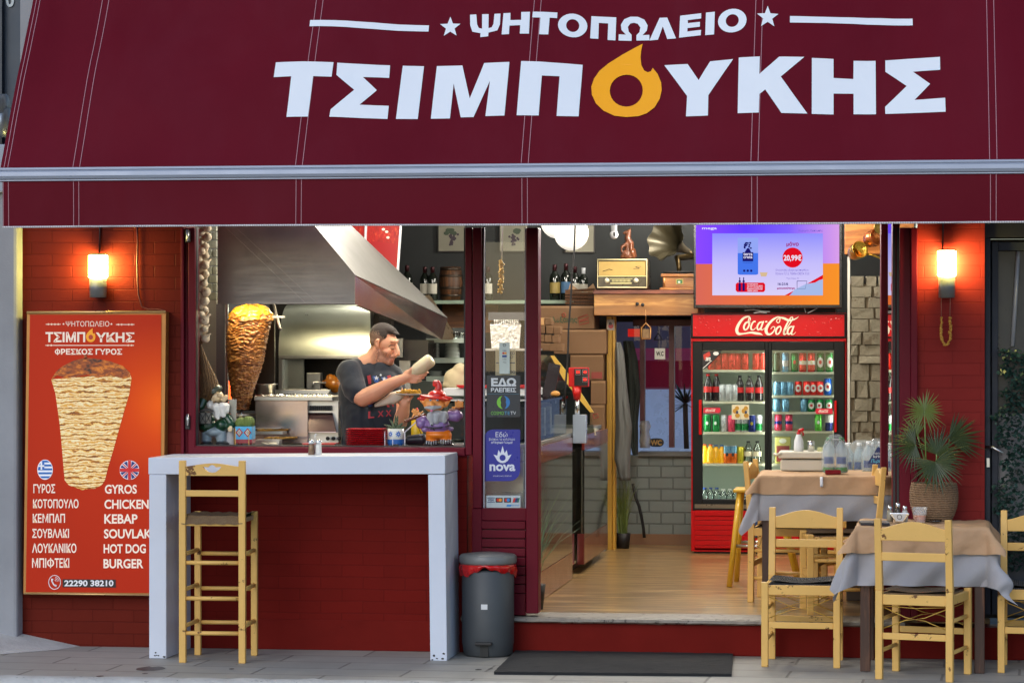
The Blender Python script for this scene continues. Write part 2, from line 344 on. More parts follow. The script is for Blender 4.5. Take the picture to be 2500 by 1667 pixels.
MB().pp([(1183, 1240), (1281, 1240), (1281, 556), (1183, 556)], .012).build("pane", glass("door_glass", (.93, .95, .94), 1.0), sp)
MB().pbox(1284, 1314, 556, 1497, -.05, .12).build("door_post", m_burg, bld, bevel=.005)
b = MB(); b.box(X(1284), xr0, -.05, .10, 2.44, HW); b.build("door_head", m_burg, bld, bevel=.005)
b = MB(); b.pbox(2196, 2224, 556, 1512, -.03, .16).pbox(2224, 2240, 556, 1512, -.045, .2); b.build("door_jamb", m_burg, bld, bevel=.004)
b = MB(); b.pbox(2180, 2186, 556, 1506, .01, .1).pbox(2189, 2195, 556, 1506, .0, .1); b.build("door_seal", m_black, bld)
# ---- folded door leaf
dl = thing("folding_door", "dark red framed glass door leaf folded back inside the doorway beside the palm", "door", (X(2190), .15, FL))
q0, q1 = P(2188, 833, .16), P(2157, 833, .85)
def leaf(t, z, o=0.0):
    p = q0.lerp(q1, t); d = (q1-q0).normalized(); return V((p.x-d.y*o, p.y+d.x*o, z))
b = MB()
for t0, t1, z0, z1 in ((0, .09, FL+.02, 2.6), (.91, 1, FL+.02, 2.6), (.09, .91, FL+.02, FL+.14), (.09, .91, 2.5, 2.6)):
    b.hexa([leaf(t0, z0, -.02), leaf(t1, z0, -.02), leaf(t1, z0, .02), leaf(t0, z0, .02), leaf(t0, z1, -.02), leaf(t1, z1, -.02), leaf(t1, z1, .02), leaf(t0, z1, .02)])
b.build("door_frame", m_burg, dl, bevel=.003)
MB().poly([leaf(.09, FL+.14), leaf(.91, FL+.14), leaf(.91, 2.5), leaf(.09, 2.5)]).build("pane", glass("leaf_glass", (.85, .88, .9), 2.2), dl)
# ---- grey pilaster of the neighbour, ramp of mortar at its foot
b = MB(); b.box(-9, X(55), -.10, .3, -.02, 2.75); tag(b.build("plaster_pilaster", m_plaster, bevel=.02), "grey plastered pilaster at the end of the red brick wall", "pilaster")
b = MB(); b.hexa([V(a) for a in ((xa-.1, -.62, .001), (xa+.28, -.20, .001), (xa+.35, .0, .001), (xa-.1, 0, .001), (xa-.1, -.6, .02), (xa+.2, -.20, .012), (xa+.27, 0, .016), (xa-.1, 0, .09))])
tag(b.build("mortar_ramp", m_kerb, bevel=.01), "rough whitish mortar patch on the paving at the foot of the pilaster", "mortar patch")
# ---- neighbour house behind the awning
nb = thing("neighbour_house", "dark blue house wall with pipes behind the awning edge", "house", (-3.4, .4, 0))
b = MB(); b.box(-6, xa-.02, .35, .6, 2.7, 7); b.build("house_wall", M("navy_panel", L(40, 56, 74), .45, 0, .3, 5), nb)
b = MB()
for k in range(6): b.box(-3.35+k*.16, -3.32+k*.16, .30, .35, 2.7, 6)
b.build("wall_rib", M("navy_rib", L(30, 42, 58), .4), nb)
b = MB(); b.tube([V((-6, -.1, 3.02)), V((X(16, -.1), -.1, 3.02))], .075, 16); b.tube([P(19, 300, -.1)+V((-.05, 0, 0)), P(21, 300, -.1)], .082, 16); b.build("duct", M("grey_duct", L(150, 158, 165), .35, .6), nb)
b = MB(); b.tp("0", 14, -14, 34, 18, .34, .03); b.build("lettering", M("pale_sign", L(190, 200, 205), .5), nb)
b = MB(); b.pbox(-60, 14, 352, 470, -.15, .2); b.build("wall_box", M("pale_box", L(150, 160, 172), .5), nb, bevel=.01)
# ---- neighbour door with hedge
nd = thing("side_entrance", "blue grey steel door with dark glass behind artificial ivy", "door", (X(2450), .1, FL))
m_dr = M("slate_metal", L(42, 46, 57), .7, 0, .15, 4)
b = MB(); b.pbox(2404, 2418, 556, 1500, .05, .2).pbox(2421, 2437, 590, 1500, .08, .1).pbox(2437, 2620, 590, 612, .08, .1); b.build("door_frame", m_dr, nd, bevel=.004)
MB().box(xr1, 6, .03, .3, Z(585), HW).build("lintel", m_black, nd); MB().box(xr1+.002, X(2640), .26, .3, FL, Z(585)-.002).build("door_backing", m_black, nd)
MB().pbox(2437, 2700, 612, 1010, .14, .03).build("pane", M("dark_glass", L(30, 33, 38), .3, 0, .2, 4), nd)
MB().pbox(2437, 2700, 1340, 1500, .12, .05).build("kick_panel", M("navy_sheet", L(36, 44, 62), .4), nd)
MB().pbox(2437, 2700, 1010, 1340, .13, .05).build("mid_panel", M("speckled_grey", L(140, 138, 142), .7, 0, .25, 30), nd)
b = MB(); b.tube([P(2408, 1090, .04), P(2425, 1092, .01), P(2449, 1106, .0)], .008); b.pbox(2409, 2416, 1118, 1140, .03, .02); b.build("handle", m_steel, nd)
b = MB(); b.tube([P(2472, 845, .12), P(2486, 610, .12)], .012); b.build("rod", M("pale_rod", L(160, 160, 165), .5), nd)
b = MB()
for k in range(2600):
    py = random.uniform(850, 1390); edge = 2440+14*math.sin(py*.035)+10*math.sin(py*.11)+(12 if py < 900 else 0)
    px = edge+abs(random.gauss(0, 60)); c = P(px, py, .05-random.random()*.06)
    d = V((random.uniform(-.6, .6), random.uniform(-1, .1), random.uniform(-1, .1))).normalized(); e = ortho(d)[0]; l = random.uniform(.018, .032); e = e*l*.42
    b.poly([c, c+d*l*.4+e, c+d*l, c+d*l*.4-e])
ivm = M("dark_ivy", L(40, 66, 58), .4, 0, .5, 20)
tag(b.build("ivy", ivm), "dark green artificial ivy screen hanging over the steel door", "ivy")
tag(MB().box(X(2625), 9, .0, .3, 0, HW).build("neighbour_wall", M("beige_render", L(150, 144, 136), .85, 0, .2, 2, bmp=.2, bs=60)), "beige rendered house wall beyond the steel door", "wall")
MB().box(6, 9, -.02, .3, HW, 6.5).build("upper_wall", m_plaster, bld)
# ================================================================ awning
AY, AZ = -1.2, 2.613; SU = V((0, .503, .864)); AN = V((0, -.864, .503)); AQ = V((0, AY, AZ))
def PA(px, py):
    d = ray(px, py); o = V((CX, CY, CZ)); t = (AQ-o).dot(AN)/d.dot(AN); p = o+d*t
    return (p.x, (p-AQ).dot(SU))
SEAM = [PA(187, 405)[0], PA(730, 403)[0], PA(1281, 400)[0], PA(1842, 397)[0], PA(2425, 388)[0]]
XL, XR = PA(1, 410)[0], PA(2660, 388)[0]; ED = [XL]+SEAM+[XR]
def sag(x, s):
    w0 = .0
    for a, c in zip(ED, ED[1:]):
        if a <= x <= c: w0 = math.sin(math.pi*(x-a)/(c-a))**2
    h = math.sin(math.pi*min(1, max(0, s)/2.3))
    return -.035*w0*h+.034*noise.noise((x*.9+3, s*1.3, 2))*h+.012*noise.noise((x*3-s*2.2, s*1.6, 9))*h+.003*noise.noise((x*9+s*5, s*4, 4))*(.3+h)
def AW(x, s, o=0.0): return AQ+V((x, 0, 0))+SU*s+AN*(sag(x, s)+o)
aw = thing("awning", "large burgundy awning with white and orange Greek lettering over the shopfront", "awning", (0, AY, AZ))
def fabric(name):
    m, t, N, K, B = nodes(name); co = coords(N, K); n = nz(N, K, co, 1.6, 5, .6); c = mix(N, K, n, (.090, .0030, .0098), (.138, .0062, .0168)); st_ = ramp(N, K, nz(N, K, coords(N, K, (.8, .3, .3)), 2.2, 7, .7, .5), [(.48, (0, 0, 0)), (.72, (.5, .5, .5))]); c = mix(N, K, st_, c, (.125, .012, .024))
    sp_ = nz(N, K, co, 60, 2); r = ramp(N, K, sp_, [(.74, (0, 0, 0)), (.8, (1, 1, 1))]); c = mix(N, K, r, c, (.15, .02, .035))
    K.new(c, B.inputs['Base Color']); B.inputs['Roughness'].default_value = .55; B.inputs['Specular IOR Level'].default_value = .07
    wv = N.new("ShaderNodeTexWave"); wv.inputs['Scale'].default_value = 160; wv.bands_direction = 'X'; K.new(co, wv.inputs['Vector'])
    bump(N, K, B, wv.outputs[1], .05, .002); return m
m_fab = fabric("burgundy_canvas")
b = MB(); b.grid(lambda u, v: AW(XL+(XR-XL)*u, 2.55*v), 150, 60); b.build("canopy", m_fab, aw)
m_thr = M("pale_thread", L(170, 120, 130), .7)
for i, x in enumerate([XL+.02]+SEAM):
    b = MB()
    for dx in ((-.018, .018) if i else (0, .02)):
        b.grid(lambda u, v: AW(x+dx+(u-.5)*.0034, 2.5*v, .0025), 1, 60)
    b.build("stitching", m_thr, aw)
# printed letters: outlines in the awning's own plane, cut into a grid so they follow the cloth
from mathutils.geometry import tessellate_polygon
def letters(shapes, o=.004, step=.07):
    bm = bmesh.new()
    for outer, holes in shapes:
        loops = [[V((x, s, 0)) for x, s in lp] for lp in [outer]+holes]
        vs = [bm.verts.new(p) for lp in loops for p in lp]
        for t in tessellate_polygon(loops):
            try: bm.faces.new([vs[i] for i in t])
            except ValueError: pass
    for ax in (0, 1):
        lo = min(v.co[ax] for v in bm.verts); hi = max(v.co[ax] for v in bm.verts); k = lo+step
        while k < hi:
            no = V((1, 0, 0)) if ax == 0 else V((0, 1, 0))
            bmesh.ops.bisect_plane(bm, geom=bm.verts[:]+bm.edges[:]+bm.faces[:], plane_co=no*k, plane_no=no); k += step
    for v in bm.verts: v.co = AW(v.co.x, v.co.y, o)
    m = MB(); m.bm.free(); m.bm = bm; return m
za = lambda pts: [PA(x*.53146, y*.53146) for x, y in pts]
zb = lambda pts: [PA(1250+x*.53146, y*.53146) for x, y in pts]
def ell(cx, cy, rx, ry, n=28): return [(cx+rx*math.cos(6.2832*k/n), cy+ry*math.sin(6.2832*k/n)) for k in range(n)]
def star(cx, cy, r): return [(cx+(r if k % 2 == 0 else r*.42)*math.sin(k*math.pi/5), cy-(r if k % 2 == 0 else r*.42)*math.cos(k*math.pi/5)) for k in range(10)]
WH = []
for p in ([(1268, 290), (1533, 290), (1524, 356), (1440, 356), (1416, 541), (1317, 541), (1340, 358), (1259, 360)],
          [(1550, 291), (1791, 297), (1787, 356), (1667, 355), (1731, 415), (1652, 484), (1785, 484), (1779, 545), (1514, 541), (1520, 508), (1628, 416), (1546, 347)],
          [(1849, 297), (1946, 298), (1918, 544), (1818, 544)],
          [(2005, 297), (2123, 297), (2157, 450), (2224, 289), (2340, 285), (2318, 535), (2230, 535), (2250, 370), (2175, 538), (2116, 538), (2083, 380), (2066, 541), (1978, 542)],
          [(1425, 94), (1968, 105), (1966, 135), (1422, 123)], star(2066, 115, 50)): WH.append((za(p), []))
WH.append((za([(2157, 58), (2186, 58), (2190, 105), (2198, 122), (2213, 126), (2213, 58), (2243, 58), (2243, 126), (2258, 122), (2266, 105), (2270, 58), (2298, 58), (2296, 110), (2284, 138), (2243, 147), (2242, 164), (2205, 166), (2206, 147), (2168, 138), (2158, 108)]), []))
for p in ([(42, 280), (323, 288), (306, 536), (205, 535), (218, 348), (137, 348), (123, 534), (22, 534)],
          [(698, 290), (806, 289), (857, 367), (910, 282), (1016, 275), (902, 438), (900, 532), (799, 534), (804, 440)],
          [(1042, 270), (1139, 268), (1137, 350), (1228, 270), (1343, 272), (1235, 362), (1357, 523), (1238, 523), (1164, 420), (1137, 440), (1134, 523), (1037, 525)],
          [(1378, 275), (1477, 272), (1477, 358), (1568, 358), (1569, 274), (1670, 272), (1672, 523), (1569, 523), (1569, 427), (1477, 428), (1477, 524), (1377, 524)],
          [(1715, 271), (1966, 261), (1967, 320), (1842, 328), (1921, 385), (1849, 457), (1990, 450), (1992, 514), (1715, 521), (1714, 488), (1813, 393), (1715, 325)],
          [(-40, 57), (-8, 57), (-8, 92), (42, 92), (42, 54), (82, 53), (78, 155), (36, 156), (38, 117), (-12, 118), (-14, 157), (-48, 158)],
          [(95, 52), (207, 50), (206, 76), (172, 77), (166, 154), (124, 155), (130, 78), (93, 79)],
          [(362, 57), (476, 59), (472, 164), (436, 164), (439, 88), (396, 87), (394, 163), (357, 163)],
          [(675, 57), (710, 57), (752, 162), (711, 162), (690, 98), (668, 162), (628, 163)],
          [(770, 52), (868, 50), (868, 75), (806, 77), (806, 92), (862, 91), (862, 115), (805, 116), (804, 133), (868, 131), (866, 157), (766, 160)],
          [(890, 49), (931, 48), (928, 156), (887, 158)],
          [(1277, 76), (1840, 70), (1841, 102), (1277, 107)], star(1175, 85, 52)): WH.append((zb(p), []))
WH.append((zb(ell(277, 107, 67, 56)), [zb(ell(277, 107, 30, 30))])); WH.append((zb(ell(1012, 97, 66, 56)), [zb(ell(1012, 97, 30, 30))]))
om = [(487, 136), (520, 136), (500, 116), (497, 92), (512, 66), (540, 53), (575, 53), (605, 66), (620, 92), (616, 116), (596, 136), (628, 136), (628, 162), (568, 162), (568, 136), (582, 122), (586, 100), (574, 84), (557, 80), (540, 84), (529, 100), (533, 122), (546, 136), (546, 164), (486, 164)]
WH.append((zb(om), []))
m_vinyl = M("white_print", L(226, 230, 236), .35, 0, .03, 3)
letters(WH).build("white_lettering", m_vinyl, aw)
fl = [(597, 178), (590, 215), (588, 245), (592, 285), (605, 312), (622, 322), (637, 317), (645, 301), (668, 332), (684, 372), (687, 410), (678, 450), (655, 490), (620, 518), (580, 533), (525, 538), (470, 532), (420, 508), (385, 473), (366, 430), (363, 390), (375, 350), (400, 312), (440, 275), (500, 232), (560, 198)]
letters([(zb(fl), [zb(ell(524, 410, 76, 79))])], .005).build("flame_letter", M("orange_print", L(255, 170, 0), .38, 0, .03), aw)
# front bar, valance, piping
m_alu = M("grey_aluminium", L(150, 157, 172), .5, .35, .06, 3)
pr = [(0, 0), (-.012, -.002), (-.016, -.012), (-.013, -.016), (-.020, -.024), (-.024, -.045), (-.020, -.060), (-.012, -.064), (-.013, -.070), (0, -.074), (.03, -.074), (.03, 0)]
b = MB(); b.prism([V((XL-.015, AY+y, AZ+z)) for y, z in pr], (XR-XL+.03, 0, 0)); b.build("front_bar", m_alu, aw)
def val(u, v):
    x = XL+.012+(XR-XL)*u; return V((x, AY-.003+.010*noise.noise((x*1.7, 0, 4))*v+.007*math.sin(x*2.3+v)*v, AZ-.072-(.238+.003*math.sin(x*1.1))*v))
b = MB(); b.grid(val, 200, 8); b.build("valance", m_fab, aw)
for i, x in enumerate([XL+.03]+SEAM):
    u = (x-XL-.012)/(XR-XL); b = MB()
    for dx in (-.014, .014): b.grid(lambda a, v: val(u+(dx+(a-.5)*.0034)/(XR-XL), v*.98)+V((0, -.002, 0)), 1, 8)
    b.build("valance_stitching", m_thr, aw)
b = MB(); b.tube([val(k/200, 1.0) for k in range(201)], .0055, 6); b.build("piping", brickmat("white_cord", L(215, 212, 216), L(120, 116, 120), .012, .5, .002, .8, .03, .8, rot=(0, 0, 0)), aw)
# folding arms under the cloth
for x in (-1.9, 2.2): b = MB(); b.tube([V((x, -.05, 2.95)), V((x+.5, -.65, 2.78)), V((x, AY+.04, AZ-.03))], .025, 8); b.build("folding_arm", m_alu, aw)
# ================================================================ poster light box
PY = -.07
po = thing("menu_poster", "orange menu light box with gyros photograph and bilingual food list", "sign", P(230, 1450, 0))
fr = [P(66, 762, PY), P(405, 761, PY), P(397, 1452, PY), P(57, 1449, PY)]
b = MB(); b.hexa([fr[3], fr[2], fr[2]+V((0, .07, 0)), fr[3]+V((0, .07, 0)), fr[0], fr[1], fr[1]+V((0, .07, 0)), fr[0]+V((0, .07, 0))]); b.build("case", M("gold_trim", L(176, 120, 62), .35, .4, .2), po)
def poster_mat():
    m, t, N, K, B = nodes("orange_glow_print_sheet"); co = coords(N, K); g = N.new("ShaderNodeVectorMath"); g.operation = 'DISTANCE'
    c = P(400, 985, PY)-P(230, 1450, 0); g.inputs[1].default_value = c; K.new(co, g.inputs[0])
    r = ramp(N, K, g.outputs['Value'], [(0, L(232, 92, 10)), (.2, L(206, 66, 10)), (.45, L(180, 44, 12)), (1, L(168, 38, 12))])  # orange glow put into the sheet's colour, strongest at its right edge
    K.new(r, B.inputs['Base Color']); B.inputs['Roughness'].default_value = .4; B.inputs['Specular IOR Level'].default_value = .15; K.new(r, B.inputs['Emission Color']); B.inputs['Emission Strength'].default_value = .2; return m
q = PY-.004
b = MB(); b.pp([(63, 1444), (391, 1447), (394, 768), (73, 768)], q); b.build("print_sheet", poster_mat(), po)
b = MB(); a = [P(66, 763, q-.01), P(404, 761, q-.01)]; b.tube(a, .007, 8); b.tube([P(58, 1448, q-.006), P(397, 1452, q-.006)], .005, 8); b.build("trim", M("pale_gold", L(214, 176, 120), .3, .6), po)
q -= .003
m_cream = flat('cream_print', L(244, 226, 208), .5, .12)
tx = [("ΨΗΤΟΠΩΛΕΙΟ", 160.7, 784, 266.7, 797, .0), ("ΤΣΙΜΠ", 111, 810, 208, 836, .035), ("ΥΚΗΣ", 234, 811, 328, 836, .035), ("ΡΕΣΚΟΣ ΓΥΡΟΣ", 148.5, 851, 298, 866, .035), ("Ο", 134, 852.5, 147, 864.5, .03), ("I", 139.3, 850.5, 141.7, 866.5, .0),
    ("ΓΥΡΟΣ", 81.5, 1181, 134.6, 1203.5, .02), ("ΚΟΤΟΠΟΥΛΟ", 80.7, 1218, 191.7, 1240, .02), ("ΚΕΜΠΑΠ", 80, 1253.5, 158.6, 1275.5, .02), ("ΣΟΥΒΛΑΚΙ", 78.7, 1290, 168.4, 1312.5, .02), ("ΛΟΥΚΑΝΙΚΟ", 78.3, 1326, 186.5, 1349, .02), ("ΜΠΙ", 78.3, 1362, 113, 1385, .02), ("ΤΕΚΙ", 133.5, 1362, 169, 1385, .02), ("Ο", 115, 1364.5, 132, 1382.5, .02), ("I", 122.2, 1361.5, 124.8, 1385.5, .0),
    ("GYROS", 256, 1182.6, 334, 1204.7, .025), ("CHICKEN", 255, 1219, 363, 1241.7, .025), ("KEBAP", 254.6, 1254.6, 335.7, 1277.5, .025), ("SOUVLAKI", 253.8, 1291, 374, 1313.7, .025), ("HOT DOG", 253, 1327.5, 356, 1350, .025), ("BURGER", 252.7, 1363.7, 350, 1386.5, .025)]
for t_ in tx:
    b = MB()
    b.tp(*t_[:5], q, t_[5])
    b.build('lettering', m_cream, po)
b = MB()
for x0, x1, y in ((112, 148, 791.6), (283, 328, 792.2), (111, 327, 843)):
    b.pp([(x0, y+.9), (x1, y+.9), (x1, y-.9), (x0, y-.9)], q)
    for k in (x0+6, x0+14, x1-6, x1-14): b.pp([(k-4, y), (k, y+2.6), (k+4, y), (k, y-2.6)], q)
for x in (155, 272): b.pp(star(x, 791, 3.2)[::-1], q)
b.build("print_ornament", m_cream, po)
b = MB(); s = [(210+(x-363)/324*23, 801+(y-178)/360*34) for x, y in fl]; b.pp(s[::-1], q); b.m = 1; b.pp(ell(221.5, 823, 5.4, 6)[::-1], q-.002); b.build("flame_letter", [flat("orange_ink", L(250, 165, 20), .5, .12), flat("rust_ink", L(178, 48, 20), .4, .1)], po)
def print_meat():
    m, t, N, K, B = nodes("printed_meat"); co = coords(N, K, (.35, 1, 1)); wv = N.new("ShaderNodeTexWave"); wv.bands_direction = 'Z'; wv.inputs['Scale'].default_value = 10.5; wv.inputs['Distortion'].default_value = 7; wv.inputs['Detail'].default_value = 5; wv.inputs['Detail Scale'].default_value = 2.6; wv.inputs['Detail Roughness'].default_value = .62
    K.new(co, wv.inputs['Vector']); n = nz(N, K, coords(N, K, (4, 1, 12)), 5, 6, .65); mx = N.new("ShaderNodeMath"); mx.operation = 'MULTIPLY_ADD'; mx.inputs[1].default_value = .62; K.new(wv.outputs[1], mx.inputs[0]); k = N.new("ShaderNodeMath"); k.operation = 'MULTIPLY'; k.inputs[1].default_value = .6; K.new(n, k.inputs[0]); K.new(k.outputs[0], mx.inputs[2])
    c = ramp(N, K, mx.outputs[0], [(.26, L(104, 50, 8)), (.34, L(190, 112, 24)), (.42, L(234, 182, 84)), (.56, L(246, 218, 152)), (.78, L(248, 232, 190)), (.9, L(226, 164, 66))])
    K.new(c, B.inputs['Base Color']); K.new(c, B.inputs['Emission Color']); B.inputs['Emission Strength'].default_value = .12; B.inputs['Roughness'].default_value = .4; return m
gy = [(125, 926), (135, 960), (145, 1030), (150, 1080), (155, 1140), (158, 1172), (168, 1184), (186, 1190), (200, 1196), (214, 1193), (232, 1192), (248, 1184), (256, 1172), (264, 1140), (276, 1100), (290, 1050), (304, 1000), (316, 960), (321, 924), (316, 908)]
top = [(316, 908), (300, 893), (270, 882), (240, 876), (208, 873), (180, 880), (152, 894), (136, 908), (125, 926), (140, 916), (165, 923), (190, 918), (215, 914), (240, 922), (270, 916), (300, 924), (318, 920)]
b = MB(); b.pp(gy, q); b.build("printed_gyros", print_meat(), po)
def top_meat():
    m, t, N, K, B = nodes("printed_crust"); co = coords(N, K, (3, 1, 7)); n = nz(N, K, co, 5, 8, .7, .6)
    c = ramp(N, K, n, [(.36, L(50, 26, 12)), (.5, L(160, 74, 16)), (.6, L(226, 130, 30)), (.7, L(90, 44, 16))]); K.new(c, B.inputs['Base Color']); K.new(c, B.inputs['Emission Color']); B.inputs['Emission Strength'].default_value = .12; return m
b = MB(); b.pp(top[::-1], q-.002); b.pp([(205, 876), (212, 876), (212, 866), (205, 866)], q-.002); b.build("printed_crust", top_meat(), po)
def chord(cx, cy, r, ry, y0, y1, n=6):
    ys = [y0+(y1-y0)*k/n for k in range(n+1)]; h = lambda y: r*math.sqrt(max(0, 1-((y-cy)/ry)**2))
    return [(cx-h(y), y) for y in ys]+[(cx+h(y), y) for y in ys[::-1]]
wi, bl, rd = flat("white_ink", L(236, 236, 240), .5, .12), flat("blue_ink", L(30, 100, 180), .5, .1), flat("red_ink", L(205, 20, 28), .5, .1)
b = MB(); b.pp(ell(110, 1146, 19, 24.5)[::-1], q); b.m = 1
for k in range(5): y = 1123.5+k*9.6; b.pp(chord(110, 1146, 17.5, 23, max(y, 1123.2), min(y+4.8, 1168.8)), q-.002)
b.pp([(93.5, 1146), (108, 1146), (108, 1128), (100, 1128), (93.5, 1138)], q-.003); b.m = 0; b.pp([(93.5, 1139), (108, 1139), (108, 1135), (93.5, 1135)], q-.005); b.pp([(99, 1146), (103, 1146), (103, 1127), (99, 1127)], q-.005); b.build("greek_flag", [wi, bl], po)
b = MB(); b.pp(ell(316, 1147, 24, 23.5)[::-1], q); b.m = 1
def sect(a0, a1, k=.93): return [(316+24*k*math.cos(R(a0+(a1-a0)*j/6)), 1147+23.5*k*math.sin(R(a0+(a1-a0)*j/6))) for j in range(7)]
for a0, a1 in ((15, 35), (52, 75), (105, 128), (145, 165), (195, 215), (232, 255), (285, 308), (325, 345)):
    mid = R((a0+a1)/2); b.pp(([(316+8*math.cos(mid), 1147+8*math.sin(mid))]+sect(a0, a1))[::-1], q-.002)
b.m = 2; b.pp([(292.5, 1151), (339.5, 1151), (339.5, 1143), (292.5, 1143)], q-.004); b.pp([(312.5, 1170), (319.5, 1170), (319.5, 1124), (312.5, 1124)], q-.0045)
for a in (43, 137, 223, 317):
    c, s_ = math.cos(R(a)), math.sin(R(a)); b.pp([(316+6*c-1.2*s_, 1147+6*s_+1.2*c), (316+6*c+1.2*s_, 1147+6*s_-1.2*c), (316+23*c+1.2*s_, 1147+23*s_-1.2*c), (316+23*c-1.2*s_, 1147+23*s_+1.2*c)], q-.003)
b.build("british_flag", [wi, flat("navy_ink", L(30, 50, 120), .5, .1), rd], po)
b = MB(); b.pp([(152.7, 1432.5), (282.6, 1433.5), (282.6, 1414), (152.7, 1413)], q); b.m = 1; b.tp("22290 38210", 157, 1415.5, 277, 1430.5, q-.003, .03)
b.tube([P(133.4+14.5*math.cos(6.2832*k/24), 1420.7+17*math.sin(6.2832*k/24), q) for k in range(25)], .0022, 6); b.m = 1
b.tube([P(x, y, q) for x, y in ((128, 1412), (127, 1418), (131, 1426), (138, 1430))], [.007, .004, .004, .007], 6)
for r_ in (4, 7.5, 11): b.tube([P(133+r_*math.cos(R(a)), 1419+r_*math.sin(R(a)), q) for a in range(-80, 1, 16)], .0015, 5)
b.build("phone_number", [flat("black_ink", L(30, 20, 22), .5), flat("pale_ink", L(225, 222, 225), .5, .1)], po)
# ================================================================ bar table under the window
m_tbl = M("white_lacquer", L(206, 212, 226), .42, 0, .09, 3, bmp=.06, bs=60, wear=L(130, 124, 120), wt=.74, ws=11)
bt = thing("bar_table", "white slab bar table standing below the service window", "bar table", P(362, 1606, -.55))
def tcorner(px, py, dz=0): return P(px, py, -.55+(px-362)/725*.10)+V((0, 0, dz))
tl, tr = tcorner(362, 1117), tcorner(1087, 1111); bl_, br_ = tcorner(362, 1158), tcorner(1087, 1157)
bk = lambda p, s=0: V((p.x+s, -.006, p.z))
b = MB(); b.hexa([bl_, br_, bk(br_), bk(bl_), tl, tr, bk(tr), bk(tl)]); b.build("table_top", m_tbl, bt, bevel=.004)
for (x0, x1, y1) in ((364, 406, 1606), (1045, 1086, 1612)):
    p, q_ = tcorner(x0, 1158.5), tcorner(x1, 1158.5); p0, q0_ = V((p.x, p.y, 0)), V((q_.x, q_.y, 0))
    if x0 > 900: p0.x += .012; q0_.x += .012
    b = MB(); b.hexa([p0, q0_, bk(q0_), bk(p0), p, q_, bk(q_), bk(p)]); b.build("leg", m_tbl, bt, bevel=.004)
    b = MB()
    for k in range(5):
        u = random.uniform(.05, .95); z = random.uniform(.004, .05)*random.random()+.006; q3 = p0.lerp(q0_, u)+V((0, -.0015, z)); rr_ = random.uniform(.004, .009)
        b.poly([q3+V((rr_*random.uniform(.6, 1.2)*math.cos(j*.9), 0, rr_*random.uniform(.4, .8)*math.sin(j*.9))) for j in range(7)])
    b.build("paint_chip", m_black, bt.children[-1])
# ---------------------------------------------------------------- taverna chairs
m_yel = M("yellow_paint", L(222, 176, 98), .42, 0, .14, 5, bmp=.12, bs=45, spec=.35, wear=L(104, 66, 34), wt=.615, ws=13)
m_yel2 = M("bright_yellow_paint", L(206, 160, 40), .36, 0, .08, 6, coat=.2, wear=L(120, 78, 40), wt=.77, ws=22)
def strands(name, a, b_, sc_=55, rot=0, dk=.35):
    m, t, N, K, B = nodes(name); co = coords(N, K, rot=(0, 0, rot)); wv = N.new("ShaderNodeTexWave"); wv.bands_direction = 'X'; wv.inputs['Scale'].default_value = sc_; wv.inputs['Distortion'].default_value = 3; wv.inputs['Detail'].default_value = 3; wv.inputs['Detail Scale'].default_value = 2
    K.new(co, wv.inputs['Vector']); n = nz(N, K, co, 30, 3); c = mix(N, K, n, a, b_); c = mix(N, K, wv.outputs[1], mul(a, dk), c); K.new(c, B.inputs['Base Color']); B.inputs['Roughness'].default_value = .75
    bump(N, K, B, wv.outputs[1], .8, .006); return m
m_rush = strands("rush_seat", L(140, 104, 70), L(204, 172, 132), 80); m_web = strands("dark_webbing", L(52, 54, 60), L(92, 94, 100), 30)
m_wire = M("yellow_wire", L(190, 150, 60), .5)
def arch(x0, x1, y, zb_, zs, zc, d):
    top_ = [(x1+(x0-x1)*k/14, zs+(zc-zs)*math.sin(math.pi*k/14)**1.4) for k in range(15)]
    return [V((x0, y, zb_)), V((x1, y, zb_))]+[V((x, y, z)) for x, z in top_]
